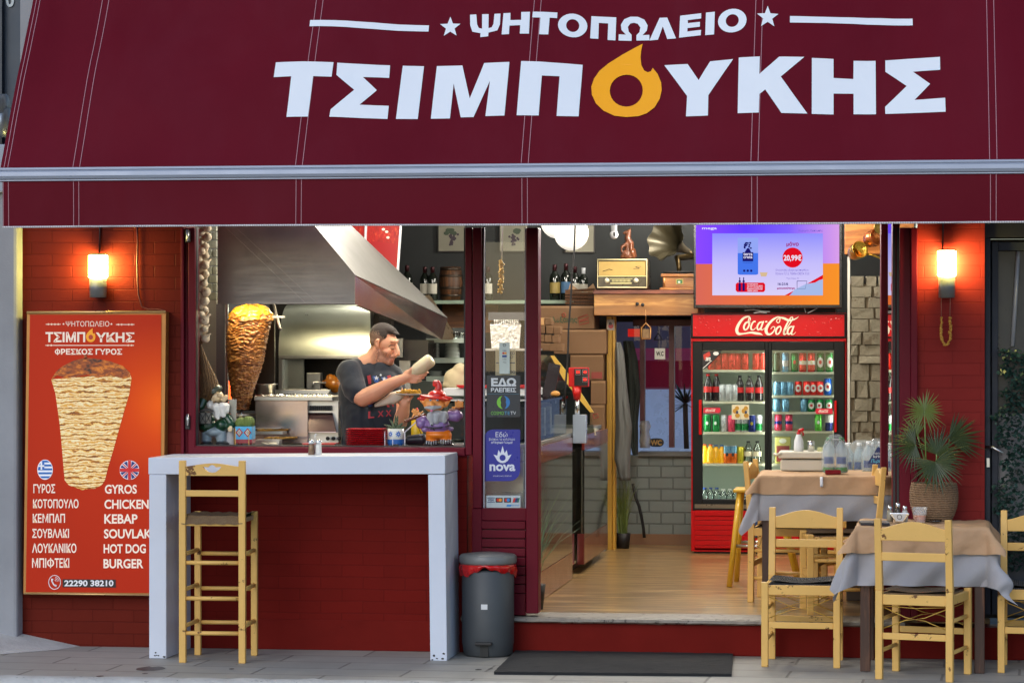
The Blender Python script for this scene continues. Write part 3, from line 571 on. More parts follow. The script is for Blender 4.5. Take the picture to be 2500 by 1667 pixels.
def make_chair(label, group, seat_m=None, paint=None):
    pm = paint or m_yel; t = thing("taverna_chair", label, "chair", (0, 0, 0), group); w_, k = .185, .036
    for sx in (-1, 1):
        b = MB(); b.bar((sx*w_*1.02, -.19, 0), (sx*w_*1.02, -.19, .445), k, k, (0, 1, 0)); b.build("leg", pm, t, bevel=.004)
        b = MB(); x = sx*w_*.98; b.hexa([V(a) for a in ((x-.018, .172, 0), (x+.018, .172, 0), (x+.018, .206, 0), (x-.018, .206, 0), (x-.018, .166, .45), (x+.018, .166, .45), (x+.018, .202, .45), (x-.018, .202, .45))])
        b.hexa([V(a) for a in ((x-.018, .166, .45), (x+.018, .166, .45), (x+.018, .202, .45), (x-.018, .202, .45), (x-.017, .205, .815), (x+.017, .205, .815), (x+.017, .232, .815), (x-.017, .232, .815))]); b.build("back_post", pm, t, bevel=.003)
        b = MB(); b.tube([(sx*w_, -.18, .30), (sx*w_*.98, .18, .30)], .011); b.tube([(sx*w_, -.18, .14), (sx*w_*.98, .18, .14)], .011); b.build("side_rung", pm, t)
        b = MB(); b.box(sx*w_-.012, sx*w_+.012, -.175, .168, .385, .43); b.build("side_rail", pm, t, bevel=.003)
    b = MB(); b.prism(arch(-.168, .168, .205, .705, .765, .802, .018), (0, .02, 0)); b.build("crest_rail", pm, t, bevel=.003)
    b = MB(); b.box(-.165, .165, .198, .214, .602, .645); b.build("back_slat", pm, t, bevel=.003)
    b = MB(); b.box(-.172, .172, -.2, -.178, .378, .43); b.build("front_rail", pm, t, bevel=.003)
    b = MB(); b.box(-.166, .166, .172, .192, .378, .43); b.build("rear_rail", pm, t, bevel=.003)
    for y in (-.19, .186):
        b = MB(); b.box(-.17, .17, y-.008, y+.008, .203, .236); b.build("stretcher", pm, t, bevel=.003)
    b = MB(); b.grid(lambda u, v: V((-.17+.34*u, -.178+.35*v, .447-.016*math.sin(math.pi*u)*math.sin(math.pi*v)+.006*math.cos(2*math.pi*u))), 14, 14)
    b.box(-.168, .168, -.174, .166, .42, .436); b.build("seat", seat_m or m_rush, t)
    for y in (-.172, .172):
        b = MB()
        for s in (-1, 1):
            b.tube([(s*.168, y, .365), (s*.05, y, .315), (0, y, .306), (s*.05, y, .30), (s*.168, y, .255)], .0026, 5)
        b.tube([(-.168, y, .372), (0, y, .362), (.168, y, .371)], .0026, 5); b.build("wire_brace", m_wire, t)
    return t
GC = "pale yellow taverna chairs"
ch1 = make_chair("yellow taverna chair with dark webbing seat facing the street before the inner table", GC, m_web)
ch2 = make_chair("pale yellow rush seat chair turned from the street, pushed up to the paved outdoor table", GC)
y1 = P(1958, 1628, -.51); ch1.location = (y1.x, -.305, 0); ch1.rotation_euler = (0, 0, R(180+178))
q1a, q1b = PG(2165, 1657), PG(2345, 1665); c2 = (q1a+q1b)/2; a2 = math.atan2(q1b.y-q1a.y, q1b.x-q1a.x)
ch2.location = (c2.x, c2.y+.19, 0); ch2.rotation_euler = (0, 0, R(180)+a2)
ch3 = dup(ch1, (X(2536, -.45), -.42, 0), R(-3), "pale yellow chair with dark webbing seat at the picture edge by the steel door", GC)
# indoors: chair at the end of the inner table, tucked one, a far one
ch4 = dup(ch2, (X(2052, .5), .5, FL), R(-82), "pale yellow chair seen edge on, its back at the doorway end of the inner table", GC)
c = P(1838, 1150, 1.15); ch6 = dup(ch2, (c.x+.2, 1.2, FL), R(84), "pale yellow chair at the fridge end of the inner table", GC)
for k, (px, Y) in enumerate(((2098, 2.1), (2128, 2.45))):
    c = P(px, 1200, Y); dup(ch2, (c.x, Y, FL), R(150+20*k), ("pale yellow chair behind the water packs, nearer the fridge", "pale yellow chair behind the water packs, nearer the folded door")[k], GC)
# ---------------------------------------------------------------- bar stool
st = thing("bar_stool", "tall pale yellow ladder back stool with rush seat at the white bar table", "bar stool", PG(519, 1617))
st_o = PG(519, 1617); st.location = (0, 0, 0); ORG[st.name] = V((0, 0, 0)); hw = .161
for sx in (-1, 1):
    x = sx*hw; b = MB(); b.hexa([V(a) for a in ((x-.018, -.017, 0), (x+.018, -.017, 0), (x+.018, .019, 0), (x-.018, .019, 0), (x-.018, -.02, 1.076), (x+.018, -.02, 1.076), (x+.018, .012, 1.076), (x-.018, .012, 1.076))]); b.build("back_post", m_yel, st, bevel=.003)
    b = MB(); b.bar((sx*hw*.97, .37, 0), (sx*hw*.97, .37, .785), .034, .034, (0, 1, 0)); b.build("leg", m_yel, st, bevel=.004)
    for z in (.19, .385, .575):
        b = MB(); b.tube([(sx*hw, 0, z), (sx*hw*.97, .37, z)], .012); b.build("side_rung", m_yel, st)
for z in (.157, .342, .532):
    for y, dz in ((.0, 0), (.37, .022)):
        b = MB(); b.tube([(-hw, y, z+dz), (hw, y, z+dz)], .0115); b.build("rung", m_yel, st)
pts = arch(-.145, .145, -.016, .996, 1.045, 1.062, .02)
b = MB(); hole = [(-.05, 1.044), (-.04, 1.03), (-.02, 1.016), (0, 1.012), (.02, 1.016), (.04, 1.03), (.05, 1.044), (.022, 1.041), (.012, 1.05), (0, 1.054), (-.012, 1.05), (-.022, 1.041)]
lo = [[V((p.x, p.z, 0)) for p in pts], [V((x, z, 0)) for x, z in hole]]; al = [p for l_ in lo for p in l_]
for yy in (-.016, .004):
    vv = [b.v(V((p.x, yy, p.y))) for p in al]
    for t_ in tessellate_polygon(lo): b.f([vv[i] for i in t_])
for l_ in lo:
    for i in range(len(l_)):
        p, r_ = l_[i], l_[(i+1) % len(l_)]; b.poly([(p.x, -.016, p.y), (r_.x, -.016, r_.y), (r_.x, .004, r_.y), (p.x, .004, p.y)])
bmesh.ops.remove_doubles(b.bm, verts=b.bm.verts, dist=1e-5); b.build("crest_rail", m_yel, st)
b = MB(); b.box(-.145, .145, -.014, .002, .885, .918); b.build("back_slat", m_yel, st, bevel=.003)
b = MB(); b.grid(lambda u, v: V((-.165+.33*u, -.022+.42*v, .784-.012*math.sin(math.pi*u)*math.sin(math.pi*v)-.045*max(0, abs(2*v-1)-.86)/.14+.003*math.sin(u*70))), 16, 24); b.box(-.155, .155, .0, .39, .742, .765); b.build("seat", m_rush, st)
b = MB(); b.box(-.145, .145, -.012, .012, .728, .742); b.build("seat_rail", m_yel, st, bevel=.003)
st.location = st_o+V((0, .0, 0)); st.rotation_euler = (0, 0, R(2.2))
# ---------------------------------------------------------------- tables with cloth and paper
m_leg = woodmat("dark_brown_wood", L(66, 40, 28), L(104, 66, 44), (12, 12, 1), 3, .5, .15)
m_cloth = M("grey_blue_cotton", L(162, 160, 164), .9, 0, .14, 7, bmp=.35, bs=9, sheen=.15, spec=.2)
m_paper = M("kraft_paper", L(186, 150, 116), .75, 0, .14, 5, bmp=.5, bs=16, spec=.25)
def make_table(label, base, w_, d_, rz=0):
    t = thing("dining_table", label, "table", (0, 0, 0)); h = .745
    for sx in (-1, 1):
        for sy in (-1, 1):
            b = MB(); b.bar((sx*(w_/2-.035), sy*(d_/2-.035), 0), (sx*(w_/2-.035), sy*(d_/2-.035), h-.02), .052, .052, (0, 1, 0)); b.build("leg", m_leg, t, bevel=.004)
    b = MB()
    for s in (-1, 1): b.box(-w_/2+.06, w_/2-.06, s*(d_/2-.03)-.012, s*(d_/2-.03)+.012, h-.11, h-.02); b.box(s*(w_/2-.03)-.012, s*(w_/2-.03)+.012, -d_/2+.06, d_/2-.06, h-.11, h-.02)
    b.build("apron", m_leg, t)
    MB().box(-w_/2, w_/2, -d_/2, d_/2, h-.02, h).build("table_top", m_leg, t, bevel=.004)
    t.location = base; t.rotation_euler = (0, 0, rz); return t
def drape(base, rz, w_, d_, ov, lift, flare, corner, wav, seed, skew=(0, 0), n=56, ovx=None, crum=0.0):
    b = MB(); a, c_ = w_/2+.004, d_/2+.004; ro = Matrix.Rotation(rz, 3, 'Z'); h = .745+lift; ovx = ovx or ov
    def fn(u, v):
        x = (2*u-1)*(a+ovx)+skew[0]; y = (2*v-1)*(c_+ov)+skew[1]; cx = max(-a, min(a, x)); cy_ = max(-c_, min(c_, y)); d = math.hypot(x-cx, y-cy_)
        p = V((cx, cy_, h+.0025*noise.noise((x*7, y*7, seed))+crum*(noise.noise((x*11, y*9, seed+3))+.5*noise.noise((x*26, y*22, seed)))))
        if d > 1e-6:
            n_ = V((x-cx, y-cy_, 0)).normalized(); cr = 2*abs(n_.x*n_.y); fl_ = flare+corner*cr
            fold = wav*d*(noise.noise((x*5+seed, y*5, seed))+.5*math.sin((x-y)*26+seed))
            p += n_*(.004+(lift-.004)*1.6+d*math.sin(fl_)+fold+crum*1.3*(noise.noise((x*14, y*14, seed+9))+.6*noise.noise((x*31, y*27, seed+5))))+V((0, 0, -d*math.cos(fl_)+.0))
        return base+ro @ p
    b.grid(fn, n, n); return b
# inner table at the doorway and the paved one by the wall
b1 = V((X(2014, .98), .98, FL)); make_table("brown legged table inside the doorway under grey cloth", b1, .72, .70, R(1))
o = drape(b1, R(1), .72, .70, .25, .004, .05, .32, .14, 3, (0, 0)).build("tablecloth", m_cloth); tag(o, "grey cotton cloth draped over the table inside the doorway", "tablecloth")
o = drape(b1, R(1), .72, .70, .105, .009, .12, .60, .14, 3, (0, 0), 84, None, .0035).build("paper_cover", m_paper); tag(o, "brown kraft paper clipped over the grey cloth inside the doorway", "paper cover")
def clip(p, lab):
    b = MB(); b.tube([p+V((0, .03, .012)), p+V((0, -.008, .014)), p+V((0, -.014, 0)), p+V((0, -.016, -.03)), p+V((0, -.012, -.038))], .009, 8, flat=.5); tag(b.build("table_clip", m_white), lab, "clip")
clip(P(2006, 1171, .585), "white plastic clip on the front edge of the inner table")
b2 = V((X(2254, -.34), -.355, 0)); make_table("brown legged paved outdoor table beside the palm", b2, .655, .62, R(-1.5))
o = drape(b2, R(-1.5), .655, .62, .30, .004, .04, .42, .16, 12, (0, 0)).build("tablecloth", m_cloth); tag(o, "grey cotton cloth hanging in points from the paved outdoor table", "tablecloth")
o = drape(b2, R(-1.5), .655, .62, .14, .009, .10, .62, .16, 12, (0, 0), 84, None, .006).build("paper_cover", m_paper); tag(o, "crumpled brown kraft paper over the outdoor table by the palm", "paper cover")
TZ = .757
o = MB().obox(P(2134, 1281, -.52)+V((0, 0, .0)), (.15, .20, .012), (0, 0, R(4))); o = o.build("menu_folder", M("black_leather", L(30, 30, 40), .4)); o.location.z = TZ; tag(o, "black menu folder lying on the outdoor table beside the metal cruet stand", "menu folder")
# cruet: triangular tin with oil, vinegar and salt
cr = P(2196, 1278, -.42); cr.z = TZ; t = thing("cruet_stand", "small metal cruet stand with shakers on the outdoor table", "cruet stand", cr)
m_tin = M("shiny_tin", (.75, .76, .78), .2, 1, .05)
tri = [(-.048, .055), (.048, .055), (.052, .047), (.022, .006), (-.022, .006), (-.052, .047)]
b = MB(); b.prism([cr+V((x, -.035, z)) for x, z in tri], (0, .06, 0)); b.build("napkin_box", m_tin, t, bevel=.004)
b = MB(); b.prism([cr+V((x*.72, -.0365, .008+z*.78)) for x, z in tri], (0, .001, 0)); b.build("front_plate", M("dull_tin", (.45, .46, .5), .35, 1), t)
b = MB(); b.tube([cr+V((.012*math.cos(a*.4), -.038, .034+.012*math.sin(a*.4))) for a in range(17)], .0016, 5); b.build("emblem", m_black, t)
for dx, dy, h, c_ in ((-.05, .03, .085, L(150, 140, 120)), (.028, .045, .085, L(190, 186, 180)), (-.008, .06, .10, L(60, 50, 40))):
    s = MB().lathe([(.016, 0), (.017, .02), (.016, h*.6), (.011, h*.75)], cr+V((dx, dy, .002)), 14).build("shaker", M("shaker_glass", c_, .1, 0, .1), t)
    MB().lathe([(.012, h*.75), (.0125, h*.95), (.009, h)], cr+V((dx, dy, .002)), 14).build("cap", m_tin, s)
cp = P(2245, 1274, -.36); cp.z = TZ
t = thing("plastic_cup", "clear plastic cup with orange drink on the outdoor table", "cup", cp)
MB().lathe([(.030, 0), (.041, .078), (.044, .08), (.0395, .079), (.0285, .003)], cp, 22, False).build("cup_wall", M("clear_plastic", L(220, 220, 220), .15, 0, .05, alpha=.3), t)
MB().lathe([(.0285, .003), (.034, .038), (.001, .038)], cp, 20).build("drink", M("orange_drink", L(198, 116, 66), .15), t)
ap = P(2283, 1272, -.33); ap.z = TZ; tag(MB().lathe([(.02, 0), (.034, .004), (.036, .012), (.028, .006), (.001, .005)], ap, 20).build("ashtray", glass("ash_glass", (.6, .62, .65), 3)), "small clear ashtray on the outdoor table below the palm pot", "ashtray")
# ---------------------------------------------------------------- palm in a rope pot
pp_ = P(2280, 1275, -.17); pp_.z = .757
pl = thing("potted_palm", "fan leaved palm in a brown rope pot standing before the red wall", "plant", pp_)
prof = [(.088, 0), (.104, .03), (.118, .07), (.124, .11), (.124, .15), (.118, .19), (.112, .205)]
def rope():
    m, t, N, K, B = nodes("jute_rope"); co = coords(N, K, (1, 1, 1)); n = nz(N, K, co, 90, 3); c = mix(N, K, n, L(84, 62, 46), L(160, 128, 96)); K.new(c, B.inputs['Base Color']); B.inputs['Roughness'].default_value = .9; bump(N, K, B, n, .9, .004); return m
b = MB(); nr = 17
for k in range(nr):
    z = .006+k*.2/nr; r_ = next(a[0]+(c[0]-a[0])*(z-a[1])/(c[1]-a[1]) for a, c in zip(prof, prof[1:]) if a[1] <= z <= c[1])
    b.tube([pp_+V((r_*math.cos(6.2832*j/48), r_*math.sin(6.2832*j/48), z+.0012*math.sin(j*2.1+k))) for j in range(49)], [.0066+.0008*math.sin(j*2.6) for j in range(49)], 6)
b.lathe([(.08, 0), (.105, .06), (.112, .13), (.104, .19), (.1, .185), (.001, .18)], pp_, 28); b.build("rope_pot", rope(), pl)
m_leaf = M("palm_green", L(96, 108, 48), .4, 0, .3, 9, coat=.15); m_leaf2 = M("palm_dark_green", L(52, 64, 32), .4, 0, .3, 9); m_stem = M("palm_stem", L(104, 130, 66), .5, 0, .2)
def fan(hub, nrm, upv, rad, arc, n, mat, droop=.2):
    b = MB(); nrm = V(nrm).normalized(); u = (V(upv)-nrm*V(upv).dot(nrm)).normalized(); s = u.cross(nrm)
    for k in range(n):
        a = R(arc)*((k+.5)/n-.5)+random.uniform(-.05, .05); d = u*math.cos(a)+s*math.sin(a); q_ = nrm.cross(d); l = rad*random.uniform(.8, 1.14)*(1-.15*abs(k/n-.5)); wd = rad*.038; pr_ = []
        for t_ in (0, .25, .5, .75, 1):
            c_ = hub+d*l*t_-V((0, 0, 1))*droop*l*t_*t_-nrm*.06*l*t_*t_; ww = wd*(.5+1.4*t_ if t_ < .4 else 1.06*(1.02-t_)/.6)
            pr_.append([c_-q_*ww, c_+nrm*ww*.6, c_+q_*ww])
        b.rings(pr_, False, False)
    b.build("frond", mat, pl)
for hx, hy, Y, n_, u_, r_, arc, k, mt, dr in ((2257, 1004, -.30, (.05, -1, .1), (0, 0, 1), .122, 330, 32, m_leaf, .1), (2283, 1128, -.34, (.1, -.9, .5), (.25, -.1, -1), .165, 250, 30, m_leaf2, .12), (2287, 1108, -.22, (-.15, -1, .35), (.5, 0, 1), .165, 200, 26, m_leaf2, .05),
      (2318, 1072, -.10, (.1, -1, .25), (.95, 0, .35), .19, 120, 18, m_leaf2, .05), (2235, 1086, -.26, (.2, -1, .3), (-.7, 0, -.15), .15, 210, 24, m_leaf2, .08), (2240, 1062, -.12, (0, -1, .2), (-.6, 0, .7), .13, 150, 16, m_leaf, .1)):
    fan(P(hx, hy, Y), n_, u_, r_, arc, k, mt, dr)
b = MB()
for (hx, hy, Y, bx) in ((2257, 1004, -.30, 2262), (2283, 1128, -.34, 2277), (2287, 1108, -.22, 2284), (2318, 1072, -.10, 2296), (2235, 1086, -.26, 2266), (2240, 1062, -.12, 2272)):
    a = P(bx, 1192, -.17); c_ = P(hx, hy, Y); b.tube([a, a.lerp(c_, .5)+V((0, .01, .02)), c_], .0042, 6)
b.build("stem", m_stem, pl)
# ---------------------------------------------------------------- pedal bin
bp = PG(1183, 1605)+V((0, .13, 0)); t = thing("pedal_bin", "dark grey round pedal bin with red liner beside the bar table", "bin", bp)
m_bin = M("grey_bin_plastic", L(66, 70, 74), .55, 0, .14, 5, wear=L(150, 152, 156), wt=.72, ws=12)
MB().lathe([(.122, 0), (.134, .012), (.1385, .06), (.142, .07), (.1425, .46), (.13, .47)], bp, 40).build("bin_body", m_bin, t)
MB().lathe([(.152, .500), (.157, .512), (.157, .540), (.146, .552), (.06, .562), (.001, .564)], bp, 40).build("lid", M("grey_lid", L(112, 114, 114), .4, 0, .12, 6, wear=L(160, 162, 160), wt=.74, ws=30), t)
def bag(u, v):
    a = 6.2832*u; lowr = .052+.022*math.sin(a*2+1.1)+.009*math.sin(a*5)+.006*math.sin(a*13); wr = .006*noise.noise((math.cos(a)*9, math.sin(a)*9, v*5))
    r_ = .146+.012*math.sin(v*3.14)+wr+(.006*math.sin(a*17)*v); return bp+V((r_*math.cos(a), r_*math.sin(a), .505-lowr*v))
b = MB(); b.grid(bag, 110, 8); b.build("liner", M("red_plastic_bag", L(190, 22, 22), .25, 0, .2, 20, coat=.3), t)
b = MB(); b.box(bp.x-.048, bp.x+.044, bp.y-.172, bp.y-.12, .070, .086); b.build("pedal", m_black, t, bevel=.004)
b = MB(); b.box(bp.x-.022, bp.x+.022, bp.y-.142, bp.y-.11, .008, .069); b.build("pedal_slot", M("slot_black", (.01, .01, .01), .6), t)
b = MB(); a0 = [R(-97+14*k/8) for k in range(9)]; b.rings([[bp+V((.1436*math.cos(a), .1436*math.sin(a), z)) for a in a0] for z in (.262, .276, .29)], False, False); b.build("paper_scrap", M("white_scrap", L(215, 215, 216), .7), t)
# ---------------------------------------------------------------- doormat
mk = [PG(1206, 1646), PG(1786, 1651), PG(1790, 1592), PG(1262, 1590)]
b = MB(); b.hexa([V((p.x, p.y, .001)) for p in mk]+[V((p.x, p.y, .016)) for p in mk])
bmesh.ops.subdivide_edges(b.bm, edges=b.bm.edges[:], cuts=30, use_grid_fill=True)
for v in b.bm.verts:
    if v.co.z > .012: v.co.z += .004*noise.noise((v.co.x*30, v.co.y*30, 0))
tag(b.build("doormat", M("charcoal_mat", L(38, 38, 40), .95, 0, .45, 160, bmp=1.0, bs=260)), "charcoal doormat lying on the paving before the step", "doormat")
# ---------------------------------------------------------------- wall lamps
def make_lamp(label, px0, px1, y0, y1, y2, cable):
    Y = -.064; a, c_ = P(px0, y1, Y), P(px1, y1, Y); r_ = (c_.x-a.x)/2; ctr = V(((a.x+c_.x)/2, Y, 0)); zt, zm, zb_ = Z(y0, Y), Z(y1, Y), Z(y2, Y)
    t = thing("wall_lamp", label, "lamp", (ctr.x, 0, zb_), "lit wall lamps beside the shopfront")
    m, tt, N, K, B = nodes("lamp_glow"); N.remove(B); e = N.new("ShaderNodeEmission"); e.inputs[0].default_value = (1, .84, .22, 1); e.inputs[1].default_value = 105; K.new(e.outputs[0], N["Material Output"].inputs[0])
    MB().lathe([(r_*.9, zm+.001), (r_, zm+.004), (r_, zt-.004), (r_*.9, zt-.001)], ctr, 28).build("shade", m, t)
    MB().lathe([(r_*.92, zt), (r_*1.0, zt+.004), (r_*.96, zt+.010), (.001, zt+.012)], ctr, 28).build("cap", m_black, t)
    MB().lathe([(r_*.93, zm), (r_*.88, zb_)], ctr, 28).build("body", M("lamp_grey", L(128, 128, 128), .4, .3, .06), t)
    b = MB(); b.box(ctr.x-.03, ctr.x+.03, Y+r_*.6, -.001, zb_+.02, zm-.02); b.build("bracket", m_black, t)
    b = MB(); b.tube([P(cable, y0-2, -.02), P(cable+1, 560, -.01), V((X(cable+2), -.01, 2.6))], .005, 6); b.build("cable", M("dark_red_cable", L(50, 26, 26), .5), t)
make_lamp("lit cylinder wall lamp glowing above the menu poster", 217, 262, 619, 675, 724, 243)
make_lamp("lit cylinder wall lamp glowing above the string of dried fruit", 2289, 2334, 617, 677, 729, 2301)
b = MB(); b.tube([P(x, y, -.012) for x, y in ((334, 540), (336, 590), (335, 640), (336, 690), (338, 720), (346, 748), (360, 755), (385, 755), (400, 758), (405, 768), (407, 778))], .0055, 6); tag(b.build("poster_cable", M("painted_cable", L(92, 34, 28), .5)), "thin painted cable running down the brick wall to the poster", "cable")
# dried beads under the right lamp
t = thing("dried_bead_string", "string of dried yellow beads hanging below the wall lamp", "garland", P(2308, 730, -.06))
b = MB(); b.tube([P(2298, 725, -.06), P(2298, 775, -.06)], .0015, 5); b.tube([P(2320, 725, -.06), P(2319, 775, -.06)], .0015, 5); b.build("thread", M("thread", L(150, 110, 90), .8), t)
b = MB()
for k in range(44):
    u = k/43; px = 2298 if u < .38 else (2320 if u > .62 else 2298+22*(u-.38)/.24); py = 776+(u/.38*52 if u < .38 else ((1-u)/.38*52 if u > .62 else 52+14*math.sin(math.pi*(u-.38)/.24))); b.sph(P(px+random.uniform(-1.5, 1.5), py, -.06-random.random()*.012), (random.uniform(.005, .009), .007, random.uniform(.005, .01)), 6, Matrix.Rotation(random.random()*3, 3, 'Y'))
b.build("bead", M("dried_yellow", L(186, 134, 50), .6, 0, .3, 40), t)
# salt and pepper on the bar table
def shaker(px, lab, col):
    p = P(px, 1107, -.27); p.z = tl.z+.006; t = thing("table_shaker", lab, "shaker", p, "shakers on the bar table")
    MB().lathe([(.0165, 0), (.0175, .006), (.016, .05), (.015, .064)], p, 14).build("glass_body", M("shaker_fill", col, .12, 0, .25, 60, coat=.5), t); MB().lathe([(.0165, .064), (.0165, .078), (.010, .086)], p, 14).build("cap", m_tin, t)
shaker(760, "pepper shaker on the bar table beside the salt", L(120, 92, 70)); shaker(778, "salt shaker on the bar table beside the pepper", L(214, 212, 208))
p = P(769, 1107, -.265); p.z = tl.z+.003; t = thing("shaker_rack", "thin metal rack with a handle between salt and pepper", "rack", p)
b = MB(); b.tube([p+V((0, 0, .0)), p+V((0, 0, .115)), p+V((.006, 0, .122)), p+V((.010, 0, .112))], .0025, 6); b.box(p.x-.042, p.x+.042, p.y-.02, p.y+.02, p.z, p.z+.004); b.build("wire_frame", m_tin, t)
# ================================================================ dining side of the shop
def emis(name, col, s):
    m, t, N, K, B = nodes(name); N.remove(B); e = N.new("ShaderNodeEmission"); e.inputs[0].default_value = c4(col); e.inputs[1].default_value = s; K.new(e.outputs[0], N["Material Output"].inputs[0]); return m
# pendant globes
m_globe = emis("opal_fill_globe", (1, .94, .82), 62); m_soft = M("soft_opal_globe", L(240, 238, 230), .35, 0, .02, emit=.5, ecol=(1, .96, .88))
def globe(px, py, Y, r_, lab):
    c = P(px, py, Y); t = thing("pendant_globe", lab, "pendant lamp", (c.x, c.y, c.z-r_), "lit opal pendant globes")
    MB().sph(c, r_, 24).build("globe", m_globe, t); b = MB(); b.tube([c+V((0, 0, r_)), V((c.x, c.y, 3.0))], .006, 6); b.lathe([(.03, r_-.01), (.03, r_+.03), (.008, r_+.04)], c, 12); b.build("cord", m_black, t); return t
g0 = globe(1395, 569, 3.6, .118, "lit opal globe hanging lower in front of the other by the doorway cable")
g1 = globe(1361, 541, 4.1, .118, "lit opal globe hanging behind and above the lower one")
for q_ in (g0, g1):
    for ch in q_.children:
        if ch.name.startswith("globe"): ch.data.materials[0] = m_soft
fill_globe = globe(1700, 420, 4.45, .118, "added fill globe over the fridge, hidden by the valance")  # this globe and its copies are unseen, added to brighten the room
for i, (x, y, z) in enumerate(((1.35, 1.7, 2.72), (1.35, 3.9, 2.72), (-.9, 1.5, 2.8), (-1.3, 3.0, 2.75), (.55, 2.6, 2.75), (-.75, .47, 2.56), (.75, .9, 2.6), (.7, 4.6, 2.75))):
    d_ = dup(fill_globe, (x, y, z-.118), 0, ("added fill globe over the inner table, hidden by the valance", "added fill globe before the television, hidden by the valance", "added fill globe over the cook, hidden by the valance", "added fill globe over the kitchen back, hidden by the valance", "added fill globe over the walkway, hidden by the valance", "added fill globe just inside the service window, hidden by the valance", "added fill globe just inside the doorway above the threshold, hidden by the valance", "added fill globe before the pine wall box, hidden by the valance")[i])
# ---- mirror fronted counter, perpendicular to the street
m_mir = M("mirror_steel", (.80, .78, .72), .07, 1, .1, 2, bmp=.02, bs=5); m_cop = M("brown_glossy_panel", L(150, 92, 66), .16, .3, .15, 4, coat=.4); m_redp = M("red_panel_and_reflection", L(128, 54, 48), .15, .2, .15, 4, coat=.4)
ct = thing("service_counter", "mirror fronted service counter with brown glossy foot bands and a painted red reflection inside the doorway", "counter", (-.3, 2.5, FL))
def panel(y0, y1, zf, x=.05):
    MB().box(x-.02, x, y0, y1, zf, zf+.17).build("bottom_band", m_cop, ct, bevel=.003); MB().box(x-.02, x-.001, y0, y1, zf+.172, 1.0).build("mirror_panel", m_mir, ct); MB().box(x-.02, x, y0, y1, 1.002, 1.10).build("top_band", m_redp, ct, bevel=.003)  # red-brown of the top band is a reflection put into the colour
panel(.64, 2.48, FL+.004); panel(2.95, 4.45, FL+.06, .075)
b = MB(); b.box(.0, .02, 2.48, 2.95, FL+.07, 1.0); b.build("mirror_panel", m_mir, ct); b = MB(); b.box(.03, .074, 2.93, 2.949, FL+.06, FL+.26); b.build("edge_post", m_redp, ct)
b = MB(); b.box(-.7, .03, .64, 4.45, 1.10, 1.125); b.box(-.7, -.02, .64, .66, FL, 1.1); b.build("counter_top", m_steel, ct, bevel=.003)
MB().box(-.5, -.03, .9, 4.4, FL, 1.0).build("carcass", m_black, ct)
# glass case and display on it
m_case = glass("case_glass", (.86, .92, .9), .8)
gc = thing("glass_case", "low glass box with black racks inside on the doorway counter", "display case", (-.2, 1.6, 1.125))
b = MB(); b.box(-.55, .02, .8, 2.4, 1.13, 1.352); b.build("glass_box", m_case, gc); b = MB(); b.box(-.56, .03, .79, 2.41, 1.353, 1.366); b.build("top_sheet", glass("case_top", (.5, .55, .55), .9), gc)
b = MB(); b.box(-.5, -.06, .9, 2.3, 1.14, 1.33); b.build("black_rack", M("rack_black", L(34, 34, 36), .4), gc)
for k in range(3):
    c = P(1352+k*19, 1040, 1.3+.3*k); b = MB(); b.box(-.045, -.02, 1.3+.3*k, 1.36+.3*k, 1.14, 1.31); b.build("cutlery_sleeve", M("patterned_sleeve", L(190, 190, 190), .5, 0, .8, 40), gc)
c = V((-.02, .9, 1.13)); MB().lathe([(.03, 0), (.032, .1), (.012, .16), (.012, .2)], c, 14).build("clear_bottle", glass("bottle_glass", (.9, .95, .95), 2), gc)
cu_ = thing("curved_case", "curved glass food display with yellow edged end panel on the counter", "display case", (-.2, 4, 1.125)); YE = 3.6
prf = [(1318, 866), (1347, 868), (1375, 905), (1410, 955), (1442, 1004), (1452, 1060), (1318, 1062)]
b = MB(); b.pp(prf, YE); b.build("end_glass", glass("case_end", (.66, .74, .7), 1.6), cu_)
b = MB(); b.rings([[P(x, y, YE+.9*k) for x, y in prf[1:6]] for k in (0, 1)], False, False); b.build("curved_glass", glass("case_curve", (.72, .8, .78), 1.6), cu_)
b = MB(); s = [(1344, 868), (1352, 868), (1382, 905), (1416, 955), (1449, 1006), (1440, 1006), (1408, 968), (1375, 925)]; b.prism([P(x, y, YE-.005) for x, y in s], (0, .02, 0)); b.build("yellow_edge", M("yellow_trim", L(206, 166, 70), .4), cu_)
b = MB(); b.hexa([P(*a) for a in ((1318, 1062, YE), (1455, 1062, YE), (1465, 1062, YE+.9), (1318, 1062, YE+.9), (1318, 1045, YE), (1452, 1045, YE), (1462, 1045, YE+.9), (1318, 1045, YE+.9))]); b.build("base_tray", M("cream_tray", L(190, 186, 160), .4), cu_)
p = P(1346, 930, 2.2); b = MB(); b.obox(p, (.075, .02, .22), (R(-14), R(10), 0)); b.obox(p+V((0, .04, -.13)), (.05, .06, .02)); tag(b.build("payment_screen", M("black_plastic", L(24, 24, 28), .25)), "tilted black till screen on the glass box by the doorway", "screen")
c = P(1356, 961, 1.9); tag(MB().sph(c, (.03, .02, .018), 10).build("pastry", M("baked_crust", L(206, 146, 70), .6, 0, .3, 30)), "small golden pastry on the glass box top", "pastry")
